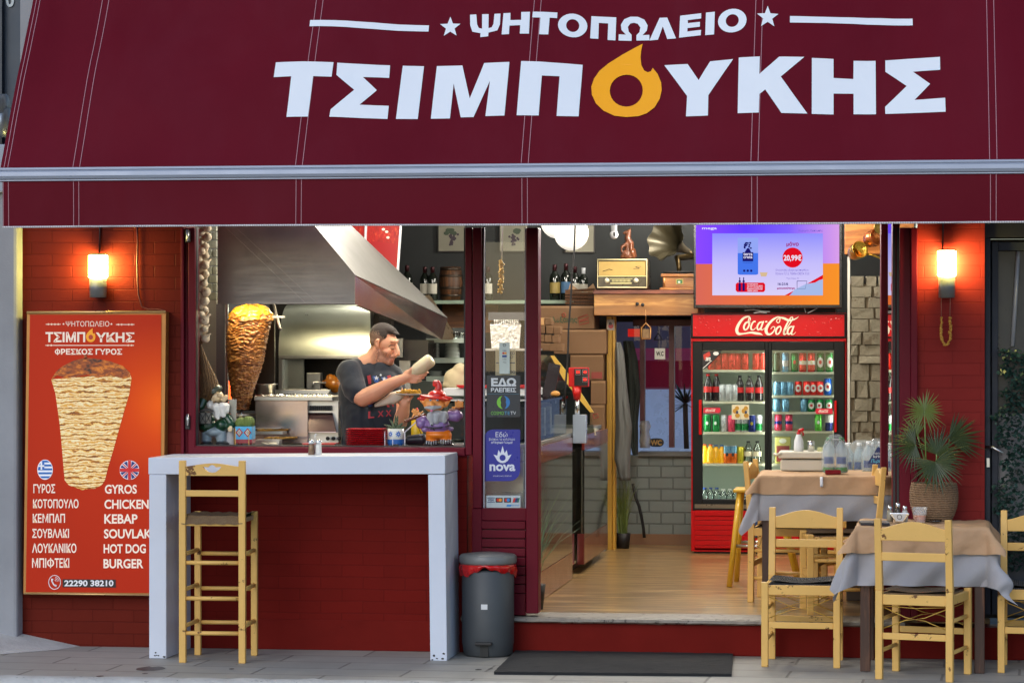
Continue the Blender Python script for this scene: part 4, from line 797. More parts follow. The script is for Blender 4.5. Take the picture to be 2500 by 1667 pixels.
# red scale readout on a pole
sc_ = P(1414, 1080, 2.6); t = thing("scale_readout", "red scale readout with lit digits on a chrome pole at the counter end", "scale display", sc_)
MB().pbox(1388, 1437, 897, 944, 2.60, .05).build("readout_case", M("red_case", L(196, 26, 24), .3, 0, .06, coat=.3), t, bevel=.004)
b = MB(); b.pbox(1402, 1435, 900, 941, 2.588, .01); b.build("readout_face", M("black_face", L(26, 22, 24), .3), t)
b = MB(); k = 2.583
for x0, y0 in ((1406, 903), (1423, 903), (1423, 921)): b.pbox(x0-1, x0+11, y0-1, y0+12, k+.003, .002)
b.m = 1
for x0, y0 in ((1406, 903), (1423, 903), (1423, 921)): b.pp([(x0, y0), (x0+10, y0), (x0+10, y0+11), (x0, y0+11)], k+.001)
b.m = 2
for x0, y0, s in ((1406, 903, "888"), (1423, 903, "40"), (1423, 921, "88")): b.tp(s, x0+1.2, y0+2.5, x0+8.8, y0+8, k, .02)
b.build("digits", [flat("grey_bezel", L(150, 150, 150)), flat("dark_red_window", L(70, 6, 8), .3, .3), emis("red_led", (1, .03, .02), 3)], t)
b = MB(); b.tube([P(1408, 944, 2.62), P(1409, 975, 2.62)], [.032, .022], 12); b.build("neck", M("red_neck", L(196, 26, 24), .35), t)
b = MB(); b.tube([P(1409, 975, 2.62), P(1409, 1012, 2.62)], .016, 12); b.build("pole", m_tin, t); MB().pbox(1398, 1430, 1012, 1082, 2.6, .09).build("pole_box", M("pale_enamel", L(176, 190, 210), .15, 0, .1, coat=.5), t, bevel=.004)
b = MB(); b.tube([V((X(1404, 2.2), 2.2, 3.0))]+[P(x, y, 2.2) for x, y in ((1404, 555), (1402, 610), (1397, 660), (1393, 740), (1388, 800), (1387, 850), (1384, 900), (1380, 950), (1378, 985))], .0065, 6); tag(b.build("hanging_cable", m_black), "black cable hanging from the ceiling down to the counter", "cable")
# ---- back counter, cartons
YC = 4.95; MB().box(-2.1, X(1478, YC), YC-.02, YB-.01, FL, Z(1092, YC)).build("back_counter", M("grey_cabinet", L(140, 138, 132), .5), bld)
m_card = M("cardboard", L(118, 86, 58), .8, 0, .1, 4, bmp=.05, bs=120)
def carton(x0, x1, y0, y1, Y, d, lab, marks=None):
    a, c = P(x0, y1, Y), P(x1, y0, Y); t = thing("carton", lab, "carton", ((a.x+c.x)/2, Y+d/2, a.z), "brown cartons stacked behind the counter")
    MB().box(a.x, c.x, Y, Y+d, a.z, c.z).build("box_body", m_card, t, bevel=.005)
    b = MB(); m_ = (y0+y1)/2; b.pbox(x0+1, x1-1, y0+3, y0+5.5, Y-.0015, .002); b.build("tape_seam", M("tape", L(160, 122, 84), .35), t)
    if marks: marks(t, Y-.003)
def mk1(t, y):
    b = MB(); b.tp("Αλεξάκης", 1338, 773, 1409, 790, y, .02); b.m = 1
    for pts in ([(1412, 776), (1434, 768), (1437, 775), (1415, 783)], [(1414, 786), (1436, 780), (1437, 788), (1415, 793)]):
        b.tube([P(a, c_, y) for a, c_ in pts+pts[:1]], .003, 5)
    b.tube([P(a, c_, y) for a, c_ in ((1375, 774), (1372, 768), (1377, 763), (1381, 768), (1378, 775))], .003, 5); b.build("lettering", [flat("green_ink", L(24, 66, 36)), flat("rust_print", L(160, 60, 46))], t)
def mk2(t, y): b = MB(); b.pp([(1444, 924), (1444, 908), (1470, 908), (1470, 924)], y); b.build("red_label", flat("maroon_label", L(134, 48, 38)), t)
def mk3(t, y): b = MB(); b.tube([P(a, c_, y) for a, c_ in ((1448, 1012), (1459, 1009), (1461, 1018), (1450, 1021), (1448, 1012))], .003, 5); b.build("red_mark", flat("rust_print2", L(160, 60, 46)), t)
carton(1318, 1451, 746, 803, 4.98, .35, "wide brown carton topmost, printed with a green Greek word", mk1)
carton(1352, 1480, 804, 864, 4.96, .35, "brown carton second from the top of the stack")
carton(1392, 1473, 865, 928, 4.97, .35, "brown carton with a maroon label in the middle of the stack", mk2)
carton(1442, 1478, 929, 987, 4.96, .3, "narrow brown carton above the one with the red outline mark")
carton(1440, 1476, 988, 1047, 4.96, .3, "narrow brown carton with a small red outline mark", mk3)
carton(1444, 1475, 1048, 1091, 4.97, .3, "lowest narrow brown carton beside the yellow post")
for i, (x, y) in enumerate(((1320, 785), (1338, 785), (1322, 805), (1342, 806), (1360, 806), (1320, 826), (1338, 827), (1356, 828), (1318, 846), (1334, 847), (1350, 848), (1366, 849))):
    a = MB(); a.pbox(x-9, x+8.5, y-9.5, y+9, 4.4, .12); o = a.build("paper_packet", m_card if i else M("kraft_packet", L(196, 148, 96), .6), bevel=.006)
    tag(o, "small brown paper packet in the pile beside the cartons", "packet", "brown paper packets piled beside the cartons")
# ---- shelf, bottles, barrel, pictures
shz = Z(733, 5.2); m_shelf = M("pale_green_shelf", L(150, 172, 152), .4)
tag(MB().box(X(880, 5.2), X(1384, 5.2), 5.2, YB-.01, shz-.025, shz).build("bottle_shelf", m_shelf), "long pale green shelf carrying wine bottles below the dark wall", "shelf")
m_wg = M("dark_bottle_glass", L(22, 28, 22), .08, 0, .2, coat=.5); m_lab = M("paper_label", L(206, 200, 186), .6, 0, .1, 20); m_foil = M("bottle_foil", L(60, 24, 30), .35, .5)
def bottle(lab, gm, lm, cm, grp, s=1.0, nm="wine_bottle"):
    t = thing(nm, lab, "bottle", (0, 0, 0), grp)
    MB().lathe([(.034, 0), (.038, .006), (.038, .155), (.033, .175), (.015, .20), (.0135, .215)], (0, 0, 0), 16).build("bottle_glass", gm, t)
    b = MB(); a0 = [R(200+140*k/8) for k in range(9)]; b.sm = True; b.rings([[V((.0386*math.cos(a), .0386*math.sin(a), z)) for a in a0] for z in (.05, .125)], False, False); b.build("label_paper", lm, t)
    MB().lathe([(.015, .205), (.0155, .248), (.014, .25)], (0, 0, 0), 12).build("capsule", cm, t); return t
GB = "wine bottles on the long shelf"
w0 = bottle("dark wine bottle with pale label standing beside the barrel", m_wg, m_lab, m_foil, GB); w0.location = (X(1056, 5.3), 5.3, shz)
for px, l_, s in ((1036, "dark wine bottle with pale label second from the barrel", 1.0), (993, "slim dark bottle at the hood edge on the shelf", 1.05), (1190, "wine bottle behind the glazed side panel", 1.0), (1355, "stout dark bottle with gold seal beside the red door post", 1.05), (1382, "dark bottle with blue label, second from the door post", 1.08), (1403, "plain dark bottle between the blue label and the white cap", 1.0), (1424, "dark bottle with white cap beside the radio", .95)):
    d_ = dup(w0, (X(px, 5.3), 5.3+random.uniform(-.02, .03), shz), random.uniform(-.4, .4), l_, None, s)
    for ch in d_.children:
        if ch.name.startswith("label_paper") and px in (1382, 1355): ch.data = ch.data.copy(); ch.data.materials[0] = M("blue_label" if px == 1382 else "gold_label", L(70, 110, 150) if px == 1382 else L(150, 130, 70), .5)
        if ch.name.startswith("capsule") and px == 1424: ch.data = ch.data.copy(); ch.data.materials[0] = m_white
c = V((X(1098, 5.35), 5.4, shz)); t = thing("wine_barrel", "small wooden wine barrel standing on the bottle shelf", "barrel", c)
MB().lathe([(.075, 0), (.085, .08), (.09, .13), (.085, .18), (.076, .25), (.07, .25), (.068, .235), (.001, .235)], c, 24).build("staves", woodmat("barrel_wood", L(70, 44, 26), L(110, 70, 40), (14, 14, 1), 3, .5), t)
for z, r_ in ((.03, .0805), (.085, .0868), (.175, .0868), (.225, .0795)): MB().lathe([(r_, z), (r_+.002, z+.002), (r_+.002, z+.016), (r_, z+.018)], c, 24, False).build("hoop", M("rusty_hoop", L(70, 60, 52), .4, .7), t)
def picture(x0, x1, y0, y1, Y, lab):
    a = P(x0, y1, Y); t = thing("wall_picture", lab, "picture", a); MB().pbox(x0, x1, y0, y1, Y, .02).build("picture_frame", M("dark_frame", L(52, 46, 44), .5), t, bevel=.003); MB().pbox(x0+3, x1-3, y0+3, y1-3, Y-.002, .01).build("print_paper", M("aged_paper", L(140, 136, 120), .6), t)
    b = MB(); cx_, cy_ = (x0+x1)/2, (y0+y1)/2+8
    for k in range(26): x = random.gauss(0, 5.5); y = random.uniform(-6, 22); b.pp(ell(cx_+x*(1-(y+6)/40), cy_+y, 3, 3, 8), Y-.004-k*.00003)
    b.m = 1
    for k in range(7): b.pp(ell(cx_+random.uniform(-14, 16), cy_-10+random.uniform(-6, 5), 7, 5, 7), Y-.0055-k*.00003)
    b.build("grape_print", [flat("grape_ink", L(58, 44, 56)), flat("leaf_ink", L(58, 72, 52))], t)
picture(1068, 1137, 520, 616, YB-.025, "framed grape picture on the dark wall above the barrel")
picture(1218, 1290, 520, 616, YB-.025, "framed grape picture seen through the glazed side panel"); picture(1378, 1452, 520, 618, YB-.025, "grey framed picture half hidden by the globes")
tag(MB().pbox(1080, 1216, 741, 812, YB-.03, .02).build("wood_cladding", woodmat("orange_wood", L(120, 70, 30), L(170, 106, 48), (1, 1, 10), 3, .45)), "orange brown wood panel below the bottle shelf", "panel")
b = MB()
for k in range(5): b.obox(P(1418, 741-k*8, 5.1), (.215, .12, .018), (0, R(random.uniform(-3, 3)), 0))
tag(b.build("wicker_tray", strands("wicker", L(96, 62, 40), L(150, 104, 70), 40)), "pile of brown wicker trays on the shelf beside the radio shelf", "trays", None)
for px, a, l_ in ((1402, 20, "printed brown paper cone above the trays, nearer the bottles"), (1440, -25, "printed brown paper cone above the trays, nearer the radio")):
    b = MB(); b.prism([P(px-16, 713, 5.05), P(px+18, 713, 5.05), P(px+(8 if a < 0 else -10), 692, 5.05)], (0, .01, 0)); tag(b.build("paper_cone", M("printed_paper", L(170, 134, 100), .7, 0, .25, 50)), l_, "paper cone")
# ---- high wooden wall box with radio and gramophone
m_pine = woodmat("knotty_pine", L(150, 98, 46), L(194, 142, 76), (1.0, 4, 9), 2.4, .4, .1, .2)
YW = 4.9; wb0, wz = P(1450, 770, YW), Z(709, YW); t = thing("wall_shelf_box", "knotty pine wall box carrying the old radio and gramophone", "shelf", (wb0.x, YW, wb0.z))
MB().box(wb0.x, X(1705, YW), YW, YB-.01, wb0.z, wz-.03).build("box_front", m_pine, t, bevel=.004); MB().box(wb0.x-.005, X(1705, YW), YW-.015, YB-.012, wz-.028, wz).build("top_board", woodmat("red_brown_board", L(96, 50, 38), L(130, 72, 52), (1, 6, 6), 3, .4), t, bevel=.003)
b = MB(); [b.sph(P(x, y, YW-.004), (.013, .006, .013), 12) for x, y in ((1556, 742), (1569, 744))]; b.build("dark_knob", m_black, t)
rd_ = P(1519, 707, YW+.06); rd_.z = wz; t = thing("old_radio", "cream fronted vintage valve radio on the pine wall box", "radio", rd_)
YR = YW+.03
MB().pbox(1455, 1583, 631, 706, YR, .2).build("radio_case", M("dark_lacquer", L(60, 50, 36), .25, 0, .1, coat=.4), t, bevel=.018)
b = MB(); pts = [(1459, 634), (1579, 634), (1579, 702), (1459, 702)]; b.tube([P(x, y, YR-.003) for x, y in pts+pts[:2]], .0105, 8, flat=.6); b.build("cream_bezel", M("cream_plastic", L(216, 204, 160), .35), t)
MB().pbox(1462, 1576, 638, 673, YR-.004, .01).build("speaker_cloth", M("speaker_cloth", L(176, 146, 84), .8, 0, .25, 8, bmp=.2, bs=300, wear=L(80, 60, 30), wt=.72, ws=10), t)
MB().pbox(1462, 1576, 676, 699, YR-.004, .01).build("dial_panel", M("dial_panel", L(70, 62, 44), .3), t)
b = MB(); b.pbox(1460, 1578, 673, 675.5, YR-.01, .006); b.pbox(1488, 1544, 680, 681.5, YR-.007, .004); b.pbox(1490, 1542, 690, 693, YR-.007, .004)
for k in range(14): b.pbox(1494+k*3.3, 1495.6+k*3.3, 683, 688, YR-.007, .004)
b.build("dial_marking", M("dial_cream", L(200, 190, 130), .4), t)
b = MB(); b.tp("S", 1546, 650, 1566, 657, YR-.0055, .0, .3); b.tube([P(x, y, YR-.006) for x, y in ((1472, 662), (1480, 660), (1487, 657), (1495, 659))], .002, 5); b.build("maker_script", flat("dark_script", L(60, 48, 30)), t)
for px in (1482, 1553):
    c = P(px, 685, YR-.01); b = MB(); b.sm = True; b.rings([[c+V((r_*math.cos(6.2832*j/18), y, r_*math.sin(6.2832*j/18))) for j in range(18)] for r_, y in ((.018, 0), (.018, -.01), (.012, -.024), (.004, -.026))]); b.build("tuning_knob", M("ivory_knob", L(220, 212, 184), .25), t)
# gramophone
gb = P(1660, 708, YW+.05); gb.z = wz; t = thing("gramophone", "old gramophone with a grey scalloped horn beside the radio", "gramophone", gb); m_oak = woodmat("oak_box", L(150, 92, 42), L(196, 136, 70), (1, 6, 8), 3, .35, .05, .3)
b = MB(); b.pbox(1618, 1705, 676, 702, YR, .26); b.pbox(1610, 1705, 702, 707.5, YR-.02, .3); b.pbox(1613, 1705, 668, 676, YR-.012, .28); b.build("wood_case", m_oak, t, bevel=.004)
b = MB(); b.tube([P(1622, 678, YR-.004), P(1622, 700, YR-.004)], [.009, .006, ], 8); b.build("corner_column", m_oak, t)
b = MB(); b.pbox(1650, 1668, 681, 694, YR-.004, .003); b.m = 1; b.pbox(1652, 1666, 683, 692, YR-.006, .003); b.m = 2; b.pp(ell(1658, 688.5, 3, 2.5), YR-.0075); b.build("badge", [M("badge_gold", L(190, 160, 80), .4), flat("badge_green", L(50, 110, 60)), flat("badge_white", L(220, 220, 210))], t)
MB().lathe([(.13, 0), (.13, .012), (.02, .014)], P(1665, 667, YR+.12), 28).build("turntable", M("dark_felt", L(40, 40, 40), .8), t)
h0, hd = P(1640, 592, YR+.12), V((-.52, -.80, .30)).normalized(); hx, hy = ortho(hd)
b = MB(); rs = []
for k in range(13):
    u = k/12; r_ = .022+.135*u**2.2; l_ = .30*u; n_ = 40
    rs.append([h0+hd*(l_-.22)+(hx*math.cos(6.2832*j/n_)+hy*math.sin(6.2832*j/n_))*r_*(1+.07*u**3*math.cos(8*6.2832*j/n_)) for j in range(n_)])
b.sm = True; b.rings(rs, True, False); b.build("horn", M("grey_brass_horn", L(120, 110, 92), .4, .3, .2, 4), t); b = MB(); b.sm = True; b.rings([[p*.965+h0*.035+hd*.006 for p in r_] for r_ in rs], True, False); b.build("horn_shade_shell", M("horn_inner_shade", L(62, 56, 40), .35, .5, .3, 5), t)  # darker inner shell: shade inside the horn put into the colour
b = MB(); e0 = h0+hd*(-.22); b.tube([e0+hd*.02, e0-hd*.05+V((0, 0, -.015)), P(1653, 630, YR+.13), P(1658, 652, YR+.12), P(1658, 667, YR+.12)], [.024, .024, .022, .018, .015], 12); b.build("tone_arm", M("dark_brass", L(86, 70, 44), .3, .8), t)
b = MB(); p0 = e0; 
c = P(1499, 573, 4.6); t = thing("security_camera", "white ball security camera under the ceiling above the radio", "camera", c)
MB().sph(c, .031, 18).build("ball", m_white, t); b = MB(); b.tube([c+V((0, 0, .02)), V((c.x, c.y, 3.0))], .022, 12); b.build("mount", m_white, t); b = MB(); b.sph(c+V((.004, -.021, .002)), (.012, .012, .019), 12); b.build("lens", m_black, t)
# ---- yellow post, hanging things, WC sign
t = thing("yellow_post", "yellow painted wooden post holding up the pine wall box", "post", P(1491, 1341, 5.1)); pz = MB(); pz.box(X(1481, 5.1), X(1494, 5.1), 5.1, 5.2, FL, Z(772, 5.1)); pz.box(X(1495, 5.1), X(1502, 5.1), 5.11, 5.2, FL, Z(772, 5.1)); pz.build("post_beam", M("ochre_paint", L(206, 158, 62), .4, 0, .1, 5), t, bevel=.003)
b = MB(); b.pbox(1482, 1500, 780, 806, 5.095, .004); b.m = 1; b.pp(ell(1491, 796, 6, 6), 5.093); b.m = 2; b.pp(ell(1490, 790, 4, 4), 5.092); b.build("picture_card", [flat("card_grey", L(150, 140, 132)), flat("card_red", L(150, 40, 44)), flat("card_dark", L(60, 50, 46))], t)
def garment(nm, pts, Y, mat, lab, cat):
    b = MB(); n_ = len(pts)
    def fn(u, v):
        k = v*(n_-1); i = min(int(k), n_-2); f_ = k-i; a, c_ = pts[i], pts[i+1]; x0, x1, y = [a[j]+(c_[j]-a[j])*f_ for j in range(3)]
        p = P(x0+(x1-x0)*u, y, Y); p.y += -.05*math.sin(math.pi*u)+.010*math.sin(u*11+v*3)+.015*noise.noise((u*4, v*5, Y*9)); return p
    b.grid(fn, 26, 30); tag(b.build(nm, mat, solid=.012), lab, cat)
garment("grey_coat", [(1504, 1514, 836), (1503, 1522, 860), (1503, 1530, 950), (1504, 1541, 1040), (1502, 1537, 1120), (1515, 1538, 1172)], 5.0, M("grey_wool", L(96, 96, 94), .9, 0, .15, 8), "grey coat hanging behind the yellow post", "coat")
garment("black_jacket", [(1522, 1544, 832), (1526, 1556, 880), (1530, 1562, 960), (1536, 1556, 1030), (1540, 1556, 1080), (1546, 1556, 1110)], 5.25, M("black_cloth", L(26, 32, 28), .9, 0, .2, 8), "black jacket hanging beside the back window", "jacket")
b = MB(); b.tube([P(x, y, 5.4) for x, y in ((1545, 1180), (1552, 1215), (1560, 1235), (1566, 1262), (1571, 1290), (1573, 1312))], .011, 8); tag(b.build("black_hose", m_black), "thin black hose hanging down against the grey block wall", "hose")
t = thing("reed_pot", "green reeds in a black pot behind the yellow post", "plant", P(1521, 1330, 5.25)); p = P(1521, 1330, 5.25); p.z = FL
MB().lathe([(.045, 0), (.055, .11), (.05, .112), (.001, .1)], p, 20).build("black_pot", m_black, t)
def reeds(base, n, h, spread, mat, par, lean=(0, 0)):
    b = MB()
    for k in range(n):
        a = random.uniform(0, 6.28); s = spread*random.random(); hh = h*random.uniform(.6, 1.05); d = V((math.cos(a)*s+lean[0], math.sin(a)*s*.5+lean[1], 0)); q_ = base+V((random.uniform(-.03, .03), random.uniform(-.02, .02), 0)); rs_ = []
        sd = V((math.sin(a*3), math.cos(a*3), 0))*.0045
        for f_ in (0, .35, .7, 1): c_ = q_+V((0, 0, hh*f_*(1-.12*s*f_)))+d*f_*f_; rs_.append([c_-sd*(1.05-f_), c_+sd*(1.05-f_)])
        b.rings(rs_, False, False)
    b.build("reed_leaves", mat, par)
m_reed = M("reed_green", L(104, 118, 56), .5, 0, .35, 14); reeds(p+V((0, 0, .1)), 90, .47, .16, m_reed, t)
t = thing("doorway_reeds", "tall artificial grass beside the mirror front at the doorway", "plant", P(1318, 1480, .5)); p = V((X(1300, .45), .45, FL)); MB().lathe([(.06, 0), (.075, .14), (.07, .14), (.001, .12)], p, 20).build("plant_pot", m_black, t); reeds(p+V((0, 0, .12)), 60, .62, .26, M("reed_pale", L(150, 168, 130), .5, 0, .3, 14), t, (.10, .02))
t = thing("wc_sign", "white hanging sign lettered W.C in the back window", "sign", P(1610, 878, 5.3)); MB().pbox(1598, 1624, 850, 877, 5.3, .012).build("sign_plate", M("sign_white", L(214, 214, 206), .5), t, bevel=.003); b = MB(); b.tp("W.C", 1602, 857.5, 1620, 869, 5.297, .04); b.build("lettering", flat("sign_black", L(30, 30, 30)), t)
b = MB(); pts = [(1597, 829), (1607, 813), (1617, 829), (1597, 829)]; b.tube([P(x, y, 5.3) for x, y in pts], .006, 6); b.tube([P(1607, 813, 5.3), P(1607, 796, 5.3)], .002, 5); b.tube([P(1607, 829, 5.3), P(1607, 851, 5.3)], .002, 5); b.build("triangle_hanger", m_black, t)
t = thing("wooden_house_charm", "small wooden house charm hanging from the pine wall box", "ornament", P(1577, 828, 4.86)); b = MB(); pts = [(1566, 827), (1566, 800), (1577, 789), (1588, 800), (1588, 827), (1566, 827)]; b.tube([P(x, y, 4.86) for x, y in pts], .006, 6); b.tube([P(1577, 789, 4.86), P(1576, 755, 4.88)], .002, 5); b.build("house_frame", m_pine, t); b = MB(); b.pbox(1569, 1585, 803, 825, 4.862, .006); b.build("house_back", M("brown_card", L(120, 90, 56), .6, 0, .5, 40), t)
t = thing("wc_plaque", "black oval plaque lettered WC in gold on the window sill", "sign", P(1602, 1092, 5.6)); b = MB(); b.prism([P(x, y, 5.56) for x, y in [(1602+18.5*math.copysign(abs(math.cos(a/24*6.2832))**.6, math.cos(a/24*6.2832)), 1080+10.5*math.sin(a/24*6.2832)) for a in range(24)]], (0, .02, 0)); b.build("oval_plate", m_black, t); b = MB(); b.tp("WC", 1588, 1073.5, 1616, 1086.5, 5.557, .04); b.build("lettering", M("gold_paint", L(190, 150, 80), .4), t)
p = P(1575, 1093, 5.52); tag(MB().lathe([(.035, 0), (.045, .05), (.03, .12), (.045, .16), (.03, .2), (.001, .2)], p, 14).build("clear_bag", M("bag_plastic", L(190, 190, 184), .3, 0, .2, 20, alpha=.45)), "clear plastic bag standing on the back window sill", "bag")
t = thing("courtyard_palm", "spiky yucca seen through the back window", "plant", P(1670, 1000, 6.6)); b = MB(); b.tube([P(1676, 1095, 6.6), P(1674, 1030, 6.6), P(1673, 985, 6.6)], .02, 8); b.build("trunk", M("yucca_trunk", L(90, 74, 60), .9), t)
b = MB(); h0 = P(1673, 985, 6.6)
for k in range(46):
    a = random.uniform(0, 6.28); e_ = random.uniform(-.5, 1.4); d = V((math.cos(a)*math.cos(e_), math.sin(a)*math.cos(e_), math.sin(e_))); q_ = ortho(d)[0]*.009; b.poly([h0-q_, h0+q_, h0+d*.12+q_, h0+d*.2, h0+d*.12-q_])
b.build("leaves", m_leaf2, t)
# ================================================================ drinks fridge
YF = 4.82; fz0 = FL; fx0, fx1 = X(1687, YF), X(2066, YF); ft = Z(765, YF); D_ = .62
fg = thing("drinks_fridge", "tall red two door drinks fridge with lit shelves below the television", "fridge", ((fx0+fx1)/2, YF+.3, FL))
m_fred = M("fridge_red", L(190, 8, 14), .4, 0, .06, 3, spec=.2); m_fblk = M("fridge_black", (.004, .004, .0045), .4, 0, .1, spec=.25); m_fin = M("fridge_lining", L(186, 196, 180), .5, 0, .03)
zdb, zdt = Z(1247, YF), Z(832, YF)
b = MB(); b.box(fx0, fx0+.02, YF+.02, YF+D_, fz0+.03, ft); b.box(fx1-.02, fx1, YF+.02, YF+D_, fz0+.03, ft); b.box(fx0+.02, fx1-.02, YF+D_-.02, YF+D_, fz0+.03, ft); b.box(fx0+.02, fx1-.02, YF+.03, YF+D_-.02, ft-.02, ft); b.build("cabinet", m_fred, fg)
b = MB(); b.box(fx0+.021, fx1-.021, YF+D_-.035, YF+D_-.021, zdb, zdt); b.box(fx0+.021, fx0+.035, YF+.06, YF+D_-.036, zdb, zdt); b.box(fx1-.035, fx1-.021, YF+.06, YF+D_-.036, zdb, zdt); b.box(fx0+.036, fx1-.036, YF+.06, YF+D_-.036, zdt-.012, zdt); b.box(fx0+.036, fx1-.036, YF+.06, YF+D_-.036, zdb, zdb+.012); b.build("lining", m_fin, fg)
hd_ = MB(); hd_.pbox(1687, 2066, 765, 825, YF-.02, .05); hd_ = hd_.build("header_box", m_fblk, fg, bevel=.004)
b = MB(); b.pbox(1692, 2061, 768.5, 821, YF-.024, .01); b.build("red_sign", M("sign_red", L(186, 8, 16), .3, 0, .12, 2, spec=.25, emit=.12), hd_)
b = MB(); random.seed(5)
for k in range(46):
    px = random.choice((random.uniform(1696, 1785), random.uniform(1960, 2056))); py = random.uniform(772, 818); s = random.uniform(.003, .010); b.sph(P(px, py, YF-.023), (s, s*.5, s*.8), 8)
b.build("water_drop", M("drop", L(206, 60, 60), .08, 0, .3, 40, coat=.8), hd_)
def cr_(pts, n=7):
    out = []
    for i in range(len(pts)-1):
        p0, p1, p2, p3 = [V(pts[max(0, min(len(pts)-1, i+j))]) for j in (-1, 0, 1, 2)]
        for k in range(n): u = k/n; out.append(.5*((2*p1)+(p2-p0)*u+(2*p0-5*p1+4*p2-p3)*u*u+(3*p1-p0-3*p2+p3)*u**3))
    return out+[V(pts[-1])]
def script(mb, strokes, f, Y):
    """pen strokes: (x, y, width) in sketch units, mapped by f to photo pixels, laid flat on the sign"""
    for i, st_ in enumerate(strokes):
        c = cr_(st_); rs = []
        for k, p in enumerate(c):
            d = c[min(k+1, len(c)-1)]-c[max(k-1, 0)]; n_ = V((-d.y, d.x, 0)); n_ = n_.normalized() if n_.length > 1e-6 else V((0, 1, 0)); w_ = p.z/2
            rs.append([P(*f(p.x+n_.x*w_, p.y+n_.y*w_), Y-i*.0004), P(*f(p.x-n_.x*w_, p.y-n_.y*w_), Y-i*.0004)])
        mb.rings(rs, False, False)
COLA = [[(838, 1150, 16), (842, 1180, 10), (815, 1200, 8), (830, 1150, 18), (805, 1142, 20), (755, 1165, 26), (705, 1230, 32), (680, 1300, 36), (700, 1345, 32), (760, 1345, 18), (850, 1332, 22), (910, 1340, 30), (960, 1348, 22), (990, 1362, 4)],
    [(830, 1205, 16), (790, 1215, 20), (765, 1260, 22), (775, 1298, 18), (805, 1285, 18), (828, 1240, 20), (825, 1208, 14), (845, 1215, 6)], [(905, 1200, 18), (880, 1203, 16), (855, 1245, 20), (852, 1290, 20), (880, 1298, 10), (910, 1270, 6)],
    [(985, 1205, 16), (950, 1215, 18), (925, 1260, 20), (935, 1298, 18), (962, 1280, 16), (985, 1235, 16)], [(1000, 1195, 16), (975, 1260, 20), (968, 1292, 18), (990, 1297, 10), (1030, 1265, 5)], [(1020, 1203, 16), (1045, 1200, 16)],
    [(1168, 1215, 8), (1155, 1190, 10), (1180, 1165, 12), (1200, 1150, 14), (1165, 1148, 18), (1110, 1180, 24), (1055, 1240, 30), (1030, 1300, 36), (1045, 1345, 30), (1085, 1350, 20), (1125, 1310, 14), (1135, 1270, 10), (1110, 1262, 8), (1085, 1290, 6)],
    [(1200, 1150, 12), (1190, 1205, 10), (1165, 1215, 8)], [(1190, 1150, 12), (1240, 1160, 26), (1300, 1185, 26), (1350, 1180, 16), (1395, 1160, 12), (1420, 1140, 4)],
    [(1205, 1258, 16), (1170, 1270, 20), (1148, 1310, 22), (1155, 1350, 18), (1185, 1340, 16), (1208, 1295, 18), (1205, 1262, 12)],
    [(1232, 1335, 8), (1270, 1290, 10), (1330, 1200, 12), (1350, 1160, 14), (1330, 1150, 12), (1290, 1210, 18), (1250, 1300, 24), (1245, 1352, 20), (1280, 1340, 8)],
    [(1350, 1258, 16), (1310, 1270, 20), (1288, 1315, 22), (1298, 1352, 16), (1325, 1335, 14), (1350, 1285, 16)], [(1365, 1250, 16), (1340, 1315, 20), (1335, 1350, 18), (1360, 1352, 8), (1385, 1325, 5)]]
b = MB(); script(b, COLA, lambda x, y: (1660+x/4.9, 540+y/4.9), YF-.0275); b.build("script_lettering", M("cream_script", L(236, 226, 204), .4, 0, .03), hd_)
MB().pbox(1687, 2066, 826, 833, YF-.004, .03).build("red_rail", m_fred, fg)
def fdoor(x0, x1, gx0, gx1, hx0, hx1, hy0, hy1):
    gy0, gy1 = 855, 1219
    d = MB(); d.pbox(x0, gx0, 834, 1245, YF, .05).pbox(gx1, x1, 834, 1245, YF, .05).pbox(gx0, gx1, 834, gy0, YF, .05).pbox(gx0, gx1, gy1, 1245, YF, .05); d = d.build("door", m_fblk, fg, bevel=.004)
    b = MB(); b.pp([(gx0, gy1), (gx1, gy1), (gx1, gy0), (gx0, gy0)], YF+.025); b.build("door_glass", glass("fridge_glass", (.90, .94, .94), 1.2), d)
    b = MB(); b.pbox(hx0, hx1, hy0, hy1, YF-.03, .03); b.build("handle", m_fred, d, bevel=.004)
    return d
fd1 = fdoor(1691, 1875.8, 1715, 1867, 1706, 1713, 976, 1061); fd2 = fdoor(1876, 2062, 1884, 2036, 2037, 2043, 978, 1055)
MB().pbox(1696, 2058, 1233, 1240, YF-.006, .006).build("kick_strip", M("bronze_strip", L(110, 96, 80), .3, .5), fg)
b = MB(); b.pbox(1687, 1696, 1247, 1345, YF-.004, .06).pbox(2057, 2066, 1247, 1345, YF-.004, .06)
for k in range(8): y = 1248+k*12.3; b.pbox(1696, 2057, y, y+(12.5 if k == 0 else 8.2), YF-.004, .02)
b.pbox(1696, 2057, 1340, 1345.5, YF-.004, .02); b.build("grille_slats", m_fred, fg, bevel=.002)
MB().pbox(1696, 2057, 1250, 1340, YF+.02, .02).build("grille_back", M("grille_dark", (.012, .01, .01), .7), fg); MB().box(fx0+.02, fx1-.02, YF+.03, YF+D_-.05, FL, FL+.03).build("plinth", m_fblk, fg)
m_fs = M("shelf_cream", L(206, 204, 178), .45)
SH = {}
for side, (a, c), ys in (("l", (1714, 1870), (904, 980, 1054, 1130)), ("r", (1881, 2040), (909, 965, 1005, 1051, 1130))):
    for y in ys:
        z = Z(y-2, YF+.08); SH[(side, y)] = z; MB().box(X(a, YF+.08), X(c, YF+.08), YF+.07, YF+D_-.04, z-.016, z).build("fridge_shelf", m_fs, fg)
    SH[(side, 1219)] = zdb+.013
m_fl = emis("fridge_tube", (.94, 1, .9), 19)
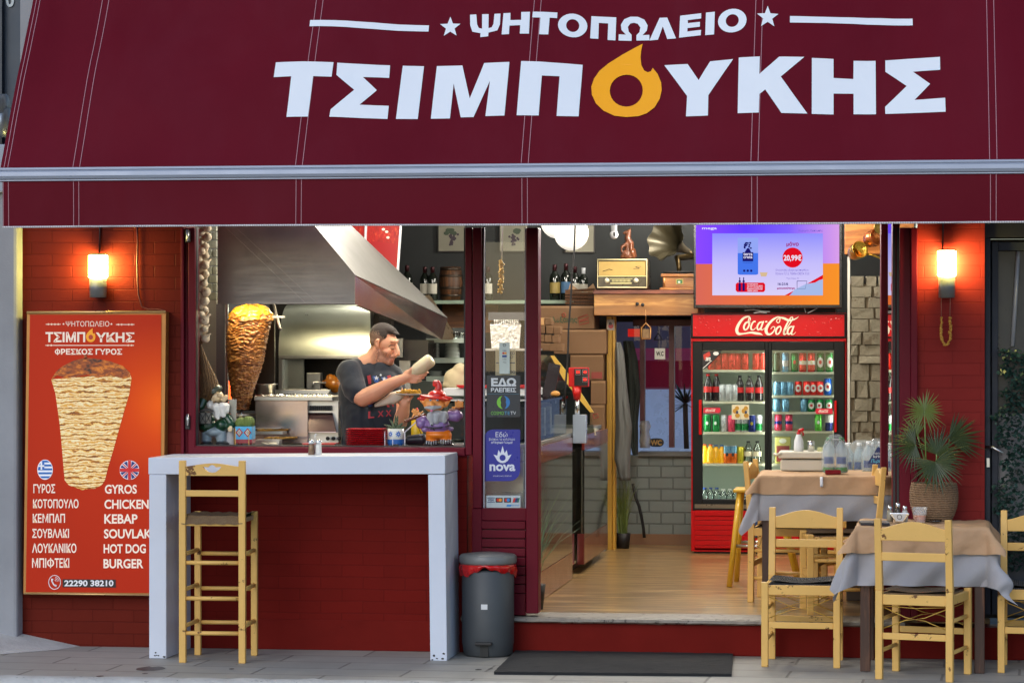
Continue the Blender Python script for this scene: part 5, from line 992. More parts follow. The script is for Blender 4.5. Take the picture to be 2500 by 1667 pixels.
b = MB(); b.box(X(1872, YF+.06), X(1879, YF+.06), YF+.056, YF+.066, zdb+.05, zdt-.05); b.box(fx0+.036, fx0+.044, YF+.056, YF+.066, zdb+.05, zdt-.05); b.box(fx1-.044, fx1-.036, YF+.056, YF+.066, zdb+.05, zdt-.05); b.build("light_tube", m_fl, fg)
def ftag(x0, x1, y0, y1, tip, par, text=True):
    b = MB(); m_ = (y0+y1)/2; pts = [(x0, y0), (x1, y0), (x1+tip, m_), (x1, y1), (x0, y1)] if tip > 0 else [(x0, y0), (x0+tip, m_), (x0, y1), (x1, y1), (x1, y0)]
    b.pp(pts, YF-.003); b.m = 1; sx = (x1-x0)/760*.62; f = lambda x, y: (x0+(x1-x0)*.14+(x-665)*sx, y0+3+(y-1130)*(y1-y0-6)/235); script(b, [[(x, y, w_*1.3) for x, y, w_ in s_] for s_ in COLA], f, YF-.004); b.build("price_tag", [flat("tag_red", L(206, 20, 54), .4), flat("tag_cream", L(240, 226, 214))], par)
ftag(1717, 1757, 995, 1008, 3, fd1); ftag(1993, 2033, 996.5, 1010, -3, fd2)
b = MB(); b.pp([(1715, 903), (1715, 857), (1762, 856), (1757, 866), (1740, 882), (1728, 896)], YF-.003); b.m = 1; b.tp("zero", 1722, 872, 1735, 881, YF-.006, .04, .3); b.pp(ell(1748, 863, 7, 4.5), YF-.006); b.pp([(1716, 901), (1738, 880), (1736, 880), (1716, 898)], YF-.006); b.m = 2; b.pp([(1717, 866), (1732, 858), (1735, 868), (1719, 879)], YF-.0045); b.build("corner_decal", [flat("decal_black", L(26, 24, 26)), flat("decal_white", L(226, 222, 216)), flat("decal_red", L(190, 50, 34))], fd1)
b = MB()
for k in range(2):
    b.m = 0; x0 = 1786.5+k*21.5; b.pp([(x0, 1023), (x0+21, 1024), (x0+21, 988), (x0, 987.5)], YF-.003); b.m = 1; b.pp(ell(x0+8, 1003, 5.5, 6), YF-.005); b.pp(ell(x0+13, 996, 5, 5), YF-.006); b.pp(ell(x0+14, 1014, 6, 5.5), YF-.007); b.m = 2; b.pp(ell(x0+13, 1006, 3, 4), YF-.008)
b.build("food_stickers", [flat("sticker_cream", L(220, 210, 180)), flat("sticker_gold", L(190, 140, 40)), flat("sticker_dark", L(50, 60, 90))], fd1)
# cans and bottles: one of each kind, then copies
m_can = M("can_lid", (.7, .7, .7), .3, 1, .1)
def can(label, body, h=.12, band=None, oval=None, dot=None, r_=.027):
    t = thing("drink_can", label, "can", (0, 0, 0), "cans and bottles in the fridge"); b = MB(); b.lathe([(r_*.82, 0), (r_, .006), (r_, h-.008), (r_*.82, h)], (0, 0, 0), 18)
    def wrap(z0, z1, w_, mi, e):
        a0 = [R(270-w_+2*w_*k/10) for k in range(11)]; b.m = mi; b.sm = True; n_ = 8 if w_ < 70 else 1; rs = []
        for j in range(n_+1):
            z = z0+(z1-z0)*j/n_; k = math.sqrt(max(0, 1-(2*j/n_-1)**2)) if n_ > 1 else 1; rs.append([V(((r_+e)*math.cos(R(270)+(a-R(270))*k), (r_+e)*math.sin(R(270)+(a-R(270))*k), z)) for a in a0])
        b.rings(rs, False, False)
    ms = [body]
    if band: wrap(h*band[0], h*band[1], 89, len(ms), .0004); ms.append(band[2])
    if oval: wrap(h*.22, h*.78, 48, len(ms), .0007); ms.append(oval)
    if dot: wrap(h*.40, h*.62, 20, len(ms), .001); ms.append(dot)
    b.build("can_body", ms, t); MB().lathe([(r_*.8, h), (r_*.82, h+.002), (r_*.7, h+.001), (r_*.68, h-.002), (.001, h-.002)], (0, 0, 0), 18).build("can_top", m_can, t); return t
def soda(label, liquid, capm, labm, h=.20, r_=.030, cat="bottle"):
    t = thing("drink_bottle", label, cat, (0, 0, 0), "cans and bottles in the fridge"); MB().lathe([(r_*.9, 0), (r_, .008), (r_, h*.5), (r_*.93, h*.55), (r_, h*.62), (r_*.7, h*.78), (.011, h*.9), (.011, h*.94)], (0, 0, 0), 18).build("bottle_body", liquid, t)
    if labm: b = MB(); b.lathe([(r_*1.01, h*.33), (r_*1.01, h*.54)], (0, 0, 0), 18, False); b.build("wrap_label", labm, t)
    MB().lathe([(.0135, h*.93), (.0135, h), (.001, h)], (0, 0, 0), 12).build("cap", capm, t); return t
cc = lambda n, c, r_=.28, mt=.45: M(n, c, r_, mt, .06, 8)
k_red, k_grn, k_sil, k_blu, k_pnk, k_lbl, k_dgr, k_nav, k_org, k_yel = [cc("can_"+n, L(*c)) for n, c in (("red", (214, 40, 26)), ("green", (20, 130, 60)), ("silver", (186, 190, 192)), ("blue", (20, 90, 190)), ("pink", (220, 70, 100)), ("sky", (110, 160, 190)), ("pine", (44, 66, 46)), ("navy", (24, 40, 110)), ("orange", (232, 112, 20)), ("yellow", (190, 176, 40)))]
p_wh, p_rd, p_bk, p_cr = [flat("print_"+n, L(*c), .45) for n, c in (("white", (232, 232, 226)), ("red", (200, 30, 26)), ("black", (30, 30, 34)), ("cream", (226, 214, 180)))]
l_cola, l_org, l_wat = M("cola_dark", L(30, 16, 14), .06, 0, .1, coat=.6), M("orange_juice", L(240, 176, 10), .12, 0, .08, coat=.5, emit=.06), glass("water_bottle_plastic", (.86, .93, .93), 3, .06)
KIND = {"red": can("", k_red), "redbar": can("", k_red, .137, (.38, .58, p_wh), None, p_cr), "redsmall": can("", k_red, .10, None, p_wh, p_rd), "grn": can("", k_grn, .122, (.2, .8, k_grn), None, p_wh), "star": can("", k_grn, .137, None, None, p_rd), "oval": can("", k_grn, .137, None, p_wh, p_rd), "ovals": can("", k_grn, .09, None, p_wh, p_rd), "sil": can("", k_sil), "pnk": can("", k_pnk, .12), "pnkb": can("", k_pnk, .118, (.4, .6, k_nav)), "nav": can("", k_nav, .12, None, None, k_yel), "sky": can("", k_lbl, .137, (.3, .6, k_sil)), "skys": can("", k_lbl, .095), "blu": can("", k_blu, .12, None, p_wh, p_rd), "bw": can("", k_nav, .122, (.5, .95, p_wh)), "dgr": can("", k_dgr, .137), "fan": can("", k_org, .125, (.58, 1.0, k_lbl), None, p_bk), "ylw": can("", k_yel, .12), "lime": can("", cc("can_lime", L(90, 190, 60)), .122, None, None, p_wh), "slg": can("", k_sil, .12, (.1, .5, k_grn)),
    "cola": soda("", l_cola, p_rd, p_rd, .195), "colag": soda("", l_cola, p_bk, p_rd, .185), "org": soda("", l_org, cc("cap_orange", L(240, 100, 20), .4, 0), None, .135), "orgb": soda("", l_org, cc("cap_blue", L(40, 110, 190), .4, 0), None, .13), "clr": soda("", glass("clear_soda", (.82, .86, .8), 3, .05), p_bk, p_cr, .16), "wat": soda("", l_wat, cc("cap_blue2", L(30, 70, 150), .4, 0), None, .16), "watw": soda("", l_wat, p_wh, None, .15)}
DESC = {"red": "plain red can", "redbar": "tall red can with white band", "redsmall": "small red can with white oval", "grn": "green can with white mark", "star": "tall green can with red star", "oval": "tall green can with white oval", "ovals": "small green can with white oval", "sil": "silver can", "pnk": "pink red can", "pnkb": "pink can with blue band", "nav": "dark blue can with yellow mark", "sky": "tall pale blue can", "skys": "small grey blue can", "blu": "bright blue can with white and red mark", "bw": "blue and white can", "dgr": "tall dark green can", "fan": "orange and light blue can", "ylw": "yellow can", "lime": "lime green can", "slg": "silver and green can", "cola": "dark cola bottle with red cap", "colag": "dark cola bottle with black cap", "org": "orange juice bottle with orange cap", "orgb": "orange juice bottle with blue cap", "clr": "clear soda bottle", "wat": "water bottle with blue cap", "watw": "water bottle with white cap"}
ROWS = [("l", 904, "top shelf behind the first fridge door", [(1737, "red"), (1754, "red"), (1771, "red"), (1787, "red"), (1801, "red"), (1819, "red"), (1846, "red"), (1861, "red")]),
    ("l", 980, "second shelf behind the first fridge door", [(1729, "cola"), (1749, "cola"), (1764, "sil"), (1779, "sil"), (1794, "sil"), (1806, "colag"), (1830, "colag"), (1853, "colag")]),
    ("l", 1054, "third shelf behind the first fridge door", [(1727, "grn"), (1748, "grn"), (1768, "sil"), (1786, "pnk"), (1803, "slg"), (1819, "slg"), (1836, "nav"), (1852, "slg")]),
    ("l", 1130, "fourth shelf behind the first fridge door", [(1721, "org"), (1735, "org"), (1748, "orgb"), (1762, "orgb"), (1776, "fan"), (1791, "fan"), (1808, "ylw"), (1827, "clr"), (1849, "clr")]),
    ("l", 1219, "fridge bottom behind the first door", [(1721, "wat"), (1735, "wat"), (1750, "wat"), (1766, "watw"), (1782, "watw"), (1797, "wat"), (1811, "wat"), (1826, "wat"), (1840, "wat"), (1856, "wat")]),
    ("r", 909, "top shelf behind the second fridge door", [(1896, "dgr"), (1917, "sky"), (1940, "star"), (1960, "redbar"), (1981, "redbar"), (2003, "oval"), (2025, "oval")]),
    ("r", 965, "second shelf behind the second fridge door", [(1897, "skys"), (1913, "skys"), (1929, "skys"), (1949, "redsmall"), (1969, "redsmall"), (1986, "redsmall"), (2002, "redsmall"), (2021, "blu")]),
    ("r", 1005, "third shelf behind the second fridge door", [(1896, "skys"), (1918, "skys"), (1963, "skys"), (1981, "ovals"), (2002, "ovals"), (2023, "ovals")]),
    ("r", 1051, "fourth shelf behind the second fridge door", [(1900, "pnkb"), (1926, "pnkb"), (1998, "lime"), (2024, "bw")])]
ORD = ["first", "second", "third", "fourth", "fifth", "sixth", "seventh", "eighth", "ninth", "tenth"]; used_ = {}
for side, y, where, items in ROWS:
    cnt = {}
    for px, k in items:
        cnt[k] = cnt.get(k, 0)+1; tot = sum(1 for _, q_ in items if q_ == k); x = P(px, y, YF+.12).x; loc = (x, YF+.115+random.uniform(-.008, .015), SH[(side, y)])
        lab = (ORD[cnt[k]-1]+" " if tot > 1 else "")+DESC[k]+", "+where
        if k not in used_: o = KIND[k]; o.location = loc; o['label'] = lab; used_[k] = 1
        else: o = dup(KIND[k], loc, random.uniform(-.5, .5), lab)
a, c = P(1892, 1128, YF+.12), P(1930, 1066, YF+.12); t = thing("juice_carton", "yellow green juice carton with a dark red panel in the fridge", "carton", (a.x, a.y, a.z)); MB().box(a.x, c.x, a.y, a.y+.09, SH[("r", 1130)], c.z).build("carton_body", M("carton_olive", L(170, 166, 90), .5, 0, .1, 10), t, bevel=.003); b = MB(); b.pbox(1896, 1927, 1088, 1126, YF+.115, .004); b.m = 1; b.pp(ell(1911, 1076, 9, 6), YF+.115); b.build("printed_panel", [flat("panel_maroon", L(120, 40, 34)), flat("panel_pale", L(200, 200, 180))], t)
# ================================================================ television
YT = 4.72; t = thing("television", "wide flat television showing a supermarket advert above the fridge", "television", P(1876, 752, YT)); MB().pbox(1693, 2057, 538, 753, YT, .05).build("tv_case", M("tv_black", L(18, 18, 20), .25), t, bevel=.006)
def screen():
    m, tt, N, K, B = nodes("screen_backdrop"); N.remove(B); tc = N.new("ShaderNodeTexCoord"); sx = N.new("ShaderNodeSeparateXYZ"); K.new(tc.outputs['Object'], sx.inputs[0]); o0 = ORG[t.name]
    def rng(sk, a, c_):
        r_ = N.new("ShaderNodeMapRange"); r_.inputs['From Min'].default_value = a; r_.inputs['From Max'].default_value = c_; K.new(sx.outputs[sk], r_.inputs[0]); return r_.outputs[0]
    hx = rng(0, X(1699, YT)-o0.x, X(2049, YT)-o0.x); up = ramp(N, K, hx, [(0, L(132, 70, 255)), (.35, L(96, 60, 250)), (.65, L(120, 90, 240)), (1, L(206, 150, 222))]); lo_ = ramp(N, K, hx, [(0, L(206, 100, 84)), (.5, L(226, 110, 50)), (1, L(236, 140, 40))])
    s = N.new("ShaderNodeMath"); s.operation = 'GREATER_THAN'; s.inputs[1].default_value = Z(646, YT)-o0.z; K.new(sx.outputs[2], s.inputs[0]); e = N.new("ShaderNodeEmission"); K.new(mix(N, K, s.outputs[0], lo_, up), e.inputs[0]); e.inputs[1].default_value = .85; K.new(e.outputs[0], N["Material Output"].inputs[0]); return m
b = MB(); b.pp([(1699, 744), (2049, 744), (2049, 545), (1699, 545)], YT-.002); scr = b.build("screen", screen(), t)
def adv():
    m, tt, N, K, B = nodes("advert_panel"); N.remove(B); tc = N.new("ShaderNodeTexCoord"); sx = N.new("ShaderNodeSeparateXYZ"); K.new(tc.outputs['Object'], sx.inputs[0]); r_ = N.new("ShaderNodeMapRange"); o0 = ORG[t.name]
    r_.inputs['From Min'].default_value = Z(721, YT)-o0.z; r_.inputs['From Max'].default_value = Z(570, YT)-o0.z; K.new(sx.outputs[2], r_.inputs[0]); e = N.new("ShaderNodeEmission"); K.new(ramp(N, K, r_.outputs[0], [(0, L(216, 206, 246)), (.5, L(196, 188, 250)), (1, L(140, 140, 252))]), e.inputs[0]); e.inputs[1].default_value = .76; K.new(e.outputs[0], N["Material Output"].inputs[0]); return m
EM = lambda n, r_, g, b_: emis("px_"+n, L(r_, g, b_), .72)
s_ = YT-.0035; b = MB(); b.pp([(1739, 721), (2009, 721), (2009, 570), (1739, 570)], s_); b.m = 1; s_ -= .0012
b.pp([(1801, 669), (1806, 671), (1846, 671), (1851, 669), (1851, 581), (1801, 581)], s_); b.m = 2; b.pp([(1801, 669), (1806, 671), (1846, 671), (1851, 669), (1851, 618), (1801, 618)], s_-.0006); b.m = 3; b.pp([(1813, 638), (1839, 638), (1839, 616), (1813, 616)], s_-.0012); b.pp([(1818, 616), (1834, 616), (1829, 606), (1824, 606)], s_-.0012)
for k in range(14): b.pp(ell(1826+random.uniform(-9, 9), 599+random.uniform(-7, 7), 2.6, 2.2, 7), s_-.0012-k*.00004)
b.m = 4; b.tp("terra", 1815, 617.5, 1837, 624, s_-.0018, .02); b.tp("creta", 1815, 625, 1837, 631, s_-.0018, .02); b.m = 3; b.tp("εξαιρετικό παρθένο", 1814, 640, 1838, 643, s_-.0018)
for k in range(3): b.pp(ell(1817+k*8.5, 661, 3, 3, 10), s_-.0018)
b.m = 5; b.pp(ell(1935, 629, 24.5, 24.5, 36), s_); rp = [(1800, 690), (1864, 690), (1868, 694), (1868, 709), (1864, 713), (1800, 713), (1796, 709), (1796, 694)]; b.pp(rp[::-1], s_); b.pp([(1916, 721), (1926, 721), (2009, 681), (2009, 671), (1972, 692)], s_-.0006)
b.m = 6; b.tp("μόνο", 1920, 590, 1950, 603, s_, .03); b.tp("μασούτης", 1897, 701, 1941, 707, s_, .05); b.m = 4; b.tp("20,99€", 1913, 622, 1957, 639, s_-.0012, .03)
for k, w_ in enumerate(("ΣΥΜΜΕΤΕΧΟΥΝ", "ΜΕ ΑΠΟΣΤΕΥΞΗ ΤΙΜΗΣ", "ΚΑΙ ΤΑ 2 ΕΞΑΙΡΕΤΙΚΑ", "ΠΑΡΘΕΝΑ ΕΛΑΙΟΛΑΔΑ", "TERRA CRETA")): b.tp(w_, 1824, 692+k*4.1, 1824+(26 if k in (0, 4) else 38), 695.2+k*4.1, s_-.0012, .02)
b.tp("mega", 1714, 556, 1750, 562, s_, .02)
b.m = 7; b.tp("Ελαιόλαδο εξαιρετικό παρθένο", 1894, 656.5, 1974, 663, s_); b.tp("Χανίων Π.Γ.Ε. TERRA CRETA 3 λίτ", 1893, 664.5, 1976, 671, s_); b.tp("*Τιμή λίτρου: 7€", 1920, 677.5, 1950, 682.5, s_); b.tp("Χορηγός Εκπομπής", 1949, 560.5, 2009, 567, s_)
b.m = 3; b.tp("16-21/6", 1899, 690, 1924, 696.5, s_, .03); pts = [(1946, 686), (1970, 686), (1966, 705), (1946, 705), (1946, 686)]; b.tube([P(x, y, s_) for x, y in pts], .002, 5)
for x in (1806, 1815.5): b.pp([(x-3, 710), (x+3, 710), (x+3, 694), (x+1, 690), (x+3.5, 687), (x+1.2, 684), (x+1.2, 677), (x-1.2, 677), (x-1.2, 684), (x-3.5, 687), (x-1, 690), (x-3, 694)], s_-.0018)
b.m = 8; b.pp([(1928, 721), (1940, 707), (1966, 694), (1975, 692), (1990, 690), (2000, 684), (2009, 682), (2009, 721)], s_-.0012); b.m = 9; b.pp([(1855, 665), (1874, 665), (1871, 675), (1858, 675)], s_)
b.build("advert", [adv(), EM("paleblue", 150, 170, 250), EM("blue", 70, 120, 240), EM("navy", 26, 22, 110), EM("white", 235, 232, 255), EM("red", 230, 14, 34), EM("magenta", 160, 14, 120), EM("violet", 110, 90, 200), EM("ice", 170, 190, 236), EM("gold", 220, 190, 150)], scr)
b = MB()
for q_ in (((1818, 758), (1840, 756), (1862, 760), (1880, 761)), ((1972, 764), (1985, 758), (1996, 752)), ((1840, 764), (1856, 762), (1872, 764)), ((1964, 752), (1967, 763))): b.tube([P(x, y, YT+.06) for x, y in q_], .003, 5)
tag(b.build("television_cable", m_white), "thin white cables lying on top of the fridge below the television", "cable")
MB().box(X(1720, 5), X(2040, 5), 5.0, 5.3, ft+.001, Z(750, 5)).build("tv_base", m_black, t)
# ---- stone clad return wall, shelf with copper pots
m_stone = M("cladding_stone", L(118, 110, 94), .9, 0, .45, 7, bmp=1.0, bs=30, wear=L(96, 84, 68), wt=.6, ws=5)
t = thing("stone_wall", "rough beige stone clad wall strip beside the drinks fridge", "wall", P(2110, 1350, 4.5)); b = MB(); random.seed(21); z = FL
while z < 2.1:
    h = random.choice((.055, .075, .09, .12)); x = X(2075, 4.5)+random.uniform(-.1, 0)
    while x < 2.2:
        l_ = random.uniform(.07, .24); a, c = max(x, X(2075, 4.5))+.003, min(x+l_, 2.2)-.003; x += l_
        if c-a < .02: continue
        d = random.uniform(.02, .06); q_ = [V((a+random.uniform(0, .012), 4.5-d*random.uniform(.3, 1), z+.003)), V((c-random.uniform(0, .012), 4.5-d*random.uniform(.3, 1), z+.003)), V((c-random.uniform(0, .012), 4.5-d*random.uniform(.3, 1), z+h-.001)), V((a+random.uniform(0, .012), 4.5-d*random.uniform(.3, 1), z+h-.001))]
        b.hexa([q_[0], q_[1], V((c, 4.56, z+.002)), V((a, 4.56, z+.002)), q_[3], q_[2], V((c, 4.56, z+h-.002)), V((a, 4.56, z+h-.002))])
    z += h
b.build("stone_tile", m_stone, t, bevel=.0025); MB().box(X(2075, 4.5), 2.21, 4.505, 4.7, FL, 2.11).build("wall_core", M("mortar_grey", L(120, 106, 86), .9), t); MB().pbox(2069, 2075, 626, 1330, 4.47, .03).build("edge_trim", M("pale_trim", L(200, 196, 186), .4, .2), t)
m_pw = woodmat("amber_wood", L(150, 86, 34), L(190, 120, 56), (1, 4, 9), 3, .4); tag(MB().box(X(2062, 4.4), 2.21, 4.4, 4.75, Z(624, 4.4), Z(520, 4.4)).build("wood_cabinet", m_pw, bevel=.004), "amber wood cabinet above the stone wall, copper pots before it", "cabinet")
def pot(px, py, Y, rot, m, lab, s=1):
    t = thing("copper_pot", lab, "pot", P(px, py, Y), "copper pots hanging above the stone wall"); b = MB(); b.lathe([(.03, 0), (.045, .004), (.05, .05), (.044, .075), (.052, .088), (.05, .09), (.042, .078), (.001, .06)], (0, 0, 0), 22); o = b.build("pot_body", m, None, org=(0, 0, 0)); o.parent = t; b = MB(); b.tube([(.05, 0, .07), (.08, 0, .09), (.14, 0, .10)], .006, 6); o = b.build("handle", m, None, org=(0, 0, 0)); o.parent = t; t.rotation_euler = rot; t.scale = (s,)*3
pot(2085, 618, 4.25, (R(75), R(25), R(20)), M("brass", L(190, 150, 60), .28, .95, .2), "brass pot hanging lower in front of the amber wood", 1.15)
pot(2122, 585, 4.22, (R(80), R(-30), R(40)), M("copper", L(190, 110, 60), .28, .95, .2), "copper pot hanging above the brass one, nearer the folded door", 1.2)
pot(2146, 556, 4.2, (R(90), R(10), R(10)), M("old_brass", L(150, 120, 60), .3, .9, .2), "small old brass pot hanging highest, half under the valance", .9)
# ---- things on the inner table
tz = FL+.757
yb_ = 1.12; a, c = P(1905, 1160, yb_), P(2016, 1101, yb_); t = thing("cool_box", "cream plastic cool box with a handle on the inner table", "cool box", ((a.x+c.x)/2, yb_+.13, tz)); m_cb = M("cream_plastic2", L(206, 200, 184), .4, 0, .05)
MB().box(a.x, c.x, yb_, yb_+.24, tz, Z(1118, yb_)).build("box_body", m_cb, t, bevel=.01); MB().box(a.x-.012, c.x+.01, yb_-.012, yb_+.25, Z(1115, yb_), Z(1099, yb_)).build("lid", m_cb, t, bevel=.008); b = MB(); b.tube([P(1906, 1107, yb_-.02), P(1895, 1110, yb_-.03), P(1890, 1108, yb_-.02)], .010, 8, flat=.8); b.build("carry_handle", m_cb, t)
lz = Z(1099, yb_); p = P(1950, 1098, yb_+.1); p.z = lz; t = thing("spray_bottle", "white spray bottle with red trigger on the cool box", "spray bottle", p); MB().lathe([(.026, 0), (.029, .02), (.027, .06), (.014, .095), (.011, .10)], p, 18).build("bottle_body", m_white, t); b = MB(); b.lathe([(.012, .098), (.012, .112)], p, 12); b.tube([p+V((-.005, 0, .118)), p+V((.03, 0, .128))], .009, 8); b.tube([p+V((.012, 0, .12)), p+V((.026, 0, .105)), p+V((.026, 0, .09))], .005, 6); b.build("trigger", M("red_plastic", L(200, 26, 34), .3), t)
p = P(1980, 1098, yb_+.1); p.z = lz; tag(MB().lathe([(.02, 0), (.02, .058), (.018, .06), (.001, .058)], p, 18).build("metal_tin", m_tin), "small metal tin on the cool box beside the spray bottle", "tin"); p = P(2003, 1098, yb_+.08); tag(MB().box(p.x-.018, p.x+.018, p.y, p.y+.02, lz, lz+.024).build("note_block", M("pale_yellow_note", L(206, 206, 150), .7)), "pale yellow note block on the cool box edge", "note block")
m_wp = M("water_plastic", L(196, 214, 224), .12, 0, .12, 20, alpha=.42, coat=.5); m_gr = M("green_base", L(30, 130, 44), .3, 0, .3); m_blb = flat("blue_bottle_label", L(30, 70, 140), .4)
def pack(px, Y, nx, ny, lab, big=False, zz=None):
    p = P(px, 1160, Y); p.z = tz if zz is None else zz; t = thing("water_pack", lab, "water bottles", p, "shrink wrapped water packs"); r_ = .036; h = .205
    for i in range(nx):
        for j in range(ny):
            c = p+V(((i-(nx-1)/2)*.071, j*.071, 0)); o = MB().lathe([(.03, .002), (r_, .012), (r_*.93, .06), (r_, .10), (r_, .14), (.014, .18), (.0135, .2)], c, 12).build("water_bottle", m_wp, t)
            b = MB(); b.lathe([(.0145, .185), (.0145, h), (.001, h)], c, 10); b.build("cap", m_gr if big else m_white, o)
            if j == 0: b = MB(); b.pp if 0 else None; a0 = [R(225+90*k/6) for k in range(7)]; b.rings([[c+V(((r_+.001)*math.cos(a), (r_+.001)*math.sin(a), z)) for a in a0] for z in (.055, .095)], False, False); b.build("label", m_blb, o); b = MB(); b.lathe([(.031, .004), (r_+.0008, .014), (r_*.98, .035)], c, 12, False); b.build("green_foot", m_gr, o)
    w_, d = nx*.036+.006, ny*.071; b = MB(); b.sm = True
    sec = lambda z, k: [p+V((x*(w_-.012+k), y, z)) for x, y in ((-1, -.036-k), (-.5, -.042-k), (0, -.038-k), (.5, -.042-k), (1, -.036-k), (1.06, d/2-.03), (1, d-.03), (0, d-.03), (-1, d-.03), (-1.06, d/2-.03))]
    b.rings([sec(.005, .003), sec(.06, .008), sec(.13, .008), [p+V(((q_.x-p.x)*.8, (q_.y-p.y)*.9, .19)) for q_ in sec(0, 0)], [p+V(((q_.x-p.x)*.4, (q_.y-p.y)*.7, .222)) for q_ in sec(0, 0)]]); b.build("film", M("shrink_film", L(214, 224, 232), .15, 0, .2, 24, alpha=.22, bmp=.6, bs=40, coat=.5), t); return t
pk = pack(2039, .88, 2, 1, "two bottle water pack with blue mountain labels on the inner table edge", True)
b = MB(); hnd = P(2039, 1072, .86); b.tube([hnd+V((-.05, 0, -.02)), hnd+V((-.03, -.005, .0)), hnd+V((.03, -.005, .0)), hnd+V((.05, 0, -.02))], .006, 6, flat=.4); b.build("film_handle", M("film_white", L(190, 186, 182), .4), pk)
p3 = pack(2112, 1.75, 4, 3, "large shrink wrapped water pack standing beyond the inner table", False, Z(1160, 1.75)); p4 = pack(2150, 1.25, 3, 2, "water pack with a blue mountain print next to the folded door", False, Z(1158, 1.25))
b = MB(); y = 1.2; b.pp([(2117, 1132), (2165, 1132), (2165, 1100), (2143, 1090)], y); b.m = 1; b.tp("nero", 2133, 1104, 2152, 1110, y-.002, .0); b.tp("kriti", 2132, 1110.5, 2154, 1117, y-.002, .02); b.m = 2; b.tp("Περιέ", 2126, 1120, 2154, 1131, y-.002, .03, .3); b.build("printed_film", [flat("film_navy", L(20, 44, 110), .3), flat("film_print", L(210, 220, 230)), flat("film_cyan", L(90, 180, 220))], p4)
tag(MB().box(X(2070, 1.7), X(2190, 1.7), 1.2, 2.0, FL, Z(1160, 1.7)-.003).build("low_cabinet", M("dark_cabinet", L(70, 52, 40), .5), bevel=.004), "low dark cabinet carrying the water packs behind the inner table", "cabinet")
p = P(2034, 1164, .75); p.z = tz; t = thing("glass_ashtray", "square red glass ashtray on the inner table edge", "ashtray", p); b = MB(); b.box(p.x-.045, p.x+.045, p.y-.03, p.y+.03, p.z, p.z+.026); b.build("red_glass", M("ruby_glass", L(120, 14, 22), .08, 0, .2, coat=.6), t, bevel=.005); b = MB(); b.pbox(2017, 2051, 1149, 1154, .735, .04); b.build("glass_rim", glass("clear_rim", (.9, .85, .85), 3), t)
# yellow stool behind the table
s0 = P(1800, 1352, 2.2); t = thing("yellow_stool", "bright yellow high stool with splayed legs before the fridge", "stool", s0); sz = Z(1188, 2.2); sx = X(1815, 2.2)
MB().box(sx-.06, sx+.24, 2.1, 2.4, sz-.022, sz).build("seat", m_yel2, t, bevel=.008)
for a, c in (((sx-.02, 2.13), (s0.x-.10, 2.04)), ((sx+.2, 2.13), (sx+.29, 2.04)), ((sx-.02, 2.37), (s0.x-.08, 2.46)), ((sx+.2, 2.37), (sx+.28, 2.46))):
    b = MB(); b.tube([(a[0], a[1], sz-.02), (c[0]+.06, c[1], FL)], .018, 10); b.build("leg", m_yel2, t)
b = MB(); z = FL+.25; b.tube([(s0.x+.0, 2.08, z), (sx+.27, 2.08, z)], .010, 8); b.tube([(s0.x+.0, 2.42, z), (sx+.27, 2.42, z)], .010, 8); b.build("foot_rung", m_steel, t)
p = P(1850, 1260, 1.2); tag(MB().obox(P(1838, 1250, 1.6), (.06, .1, .3), (0, R(-6), R(10))).build("blue_bag", M("blue_bag_film", L(50, 90, 150), .4, 0, .5, 14), bevel=.02), "blue and white plastic bag hanging behind the inner table", "bag")
# ---- stickers on the glazed side panel
ys = .006
def rr(x0, x1, y0, y1, r4, n=5):
    out = []
    for (cx_, cy_, r_, a0) in ((x1-r4[1], y0+r4[1], r4[1], -90), (x1-r4[2], y1-r4[2], r4[2], 0), (x0+r4[3], y1-r4[3], r4[3], 90), (x0+r4[0], y0+r4[0], r4[0], 180)):
        out += [(cx_+r_*math.cos(R(a0+90*k/n)), cy_+r_*math.sin(R(a0+90*k/n))) for k in range(n+1)]
    return out
def sticker(nm, lab, base, pts, mat):
    t = thing(nm, lab, "sticker", P(*base, ys)); b = MB(); b.prism([P(x, y, ys) for x, y in pts], (0, .003, 0)); b.build("sticker_sheet", mat, t); return t
t = sticker("tv_sticker", "dark navy television sticker with a green blue swirl on the glass", (1229, 1018), rr(1188, 1270, 916, 1018, (4, 4, 4, 4)), M("sticker_navy", L(20, 34, 50), .3)); y = ys-.002; b = MB(); b.tp("ΕΔΩ", 1199, 922.5, 1260, 943, y, .05); b.tp("ΒΛΕΠΕΙΣ", 1198.5, 946, 1260, 957.5, y, .04); b.tp("TV", 1246, 1004, 1260, 1012, y, .0); b.m = 1; b.pp([(1190, 961.8), (1268, 961.8), (1268, 961), (1190, 961)], y); b.m = 2; b.tp("COSMO", 1198.5, 1004, 1230, 1012.3, y, .0); b.m = 3; b.tp("TE", 1231, 1004, 1245, 1012.3, y, .0)
sw = lambda a0, a1, k0, k1: [(1229+16*k0*math.cos(R(a0+(a1-a0)*j/12)), 982+16*k0*math.sin(R(a0+(a1-a0)*j/12))) for j in range(13)]+[(1229+16*(.35+.65*abs(2*j/12-1)**1.5*k1)*math.cos(R(a1+(a0-a1)*j/12)), 982+16*(.35+.65*abs(2*j/12-1)**1.5*k1)*math.sin(R(a1+(a0-a1)*j/12))) for j in range(13)]
b.m = 4; b.pp(sw(95, 260, 1, 1), y); b.m = 5; b.pp(sw(-85, 80, 1, 1), y)
b.build("lettering", [flat("st_white", L(214, 220, 226)), flat("st_line", L(60, 120, 150)), flat("st_green", L(110, 190, 70)), flat("st_teal", L(70, 150, 190)), flat("st_lime", L(120, 196, 60)), flat("st_blue", L(40, 120, 190))], t)
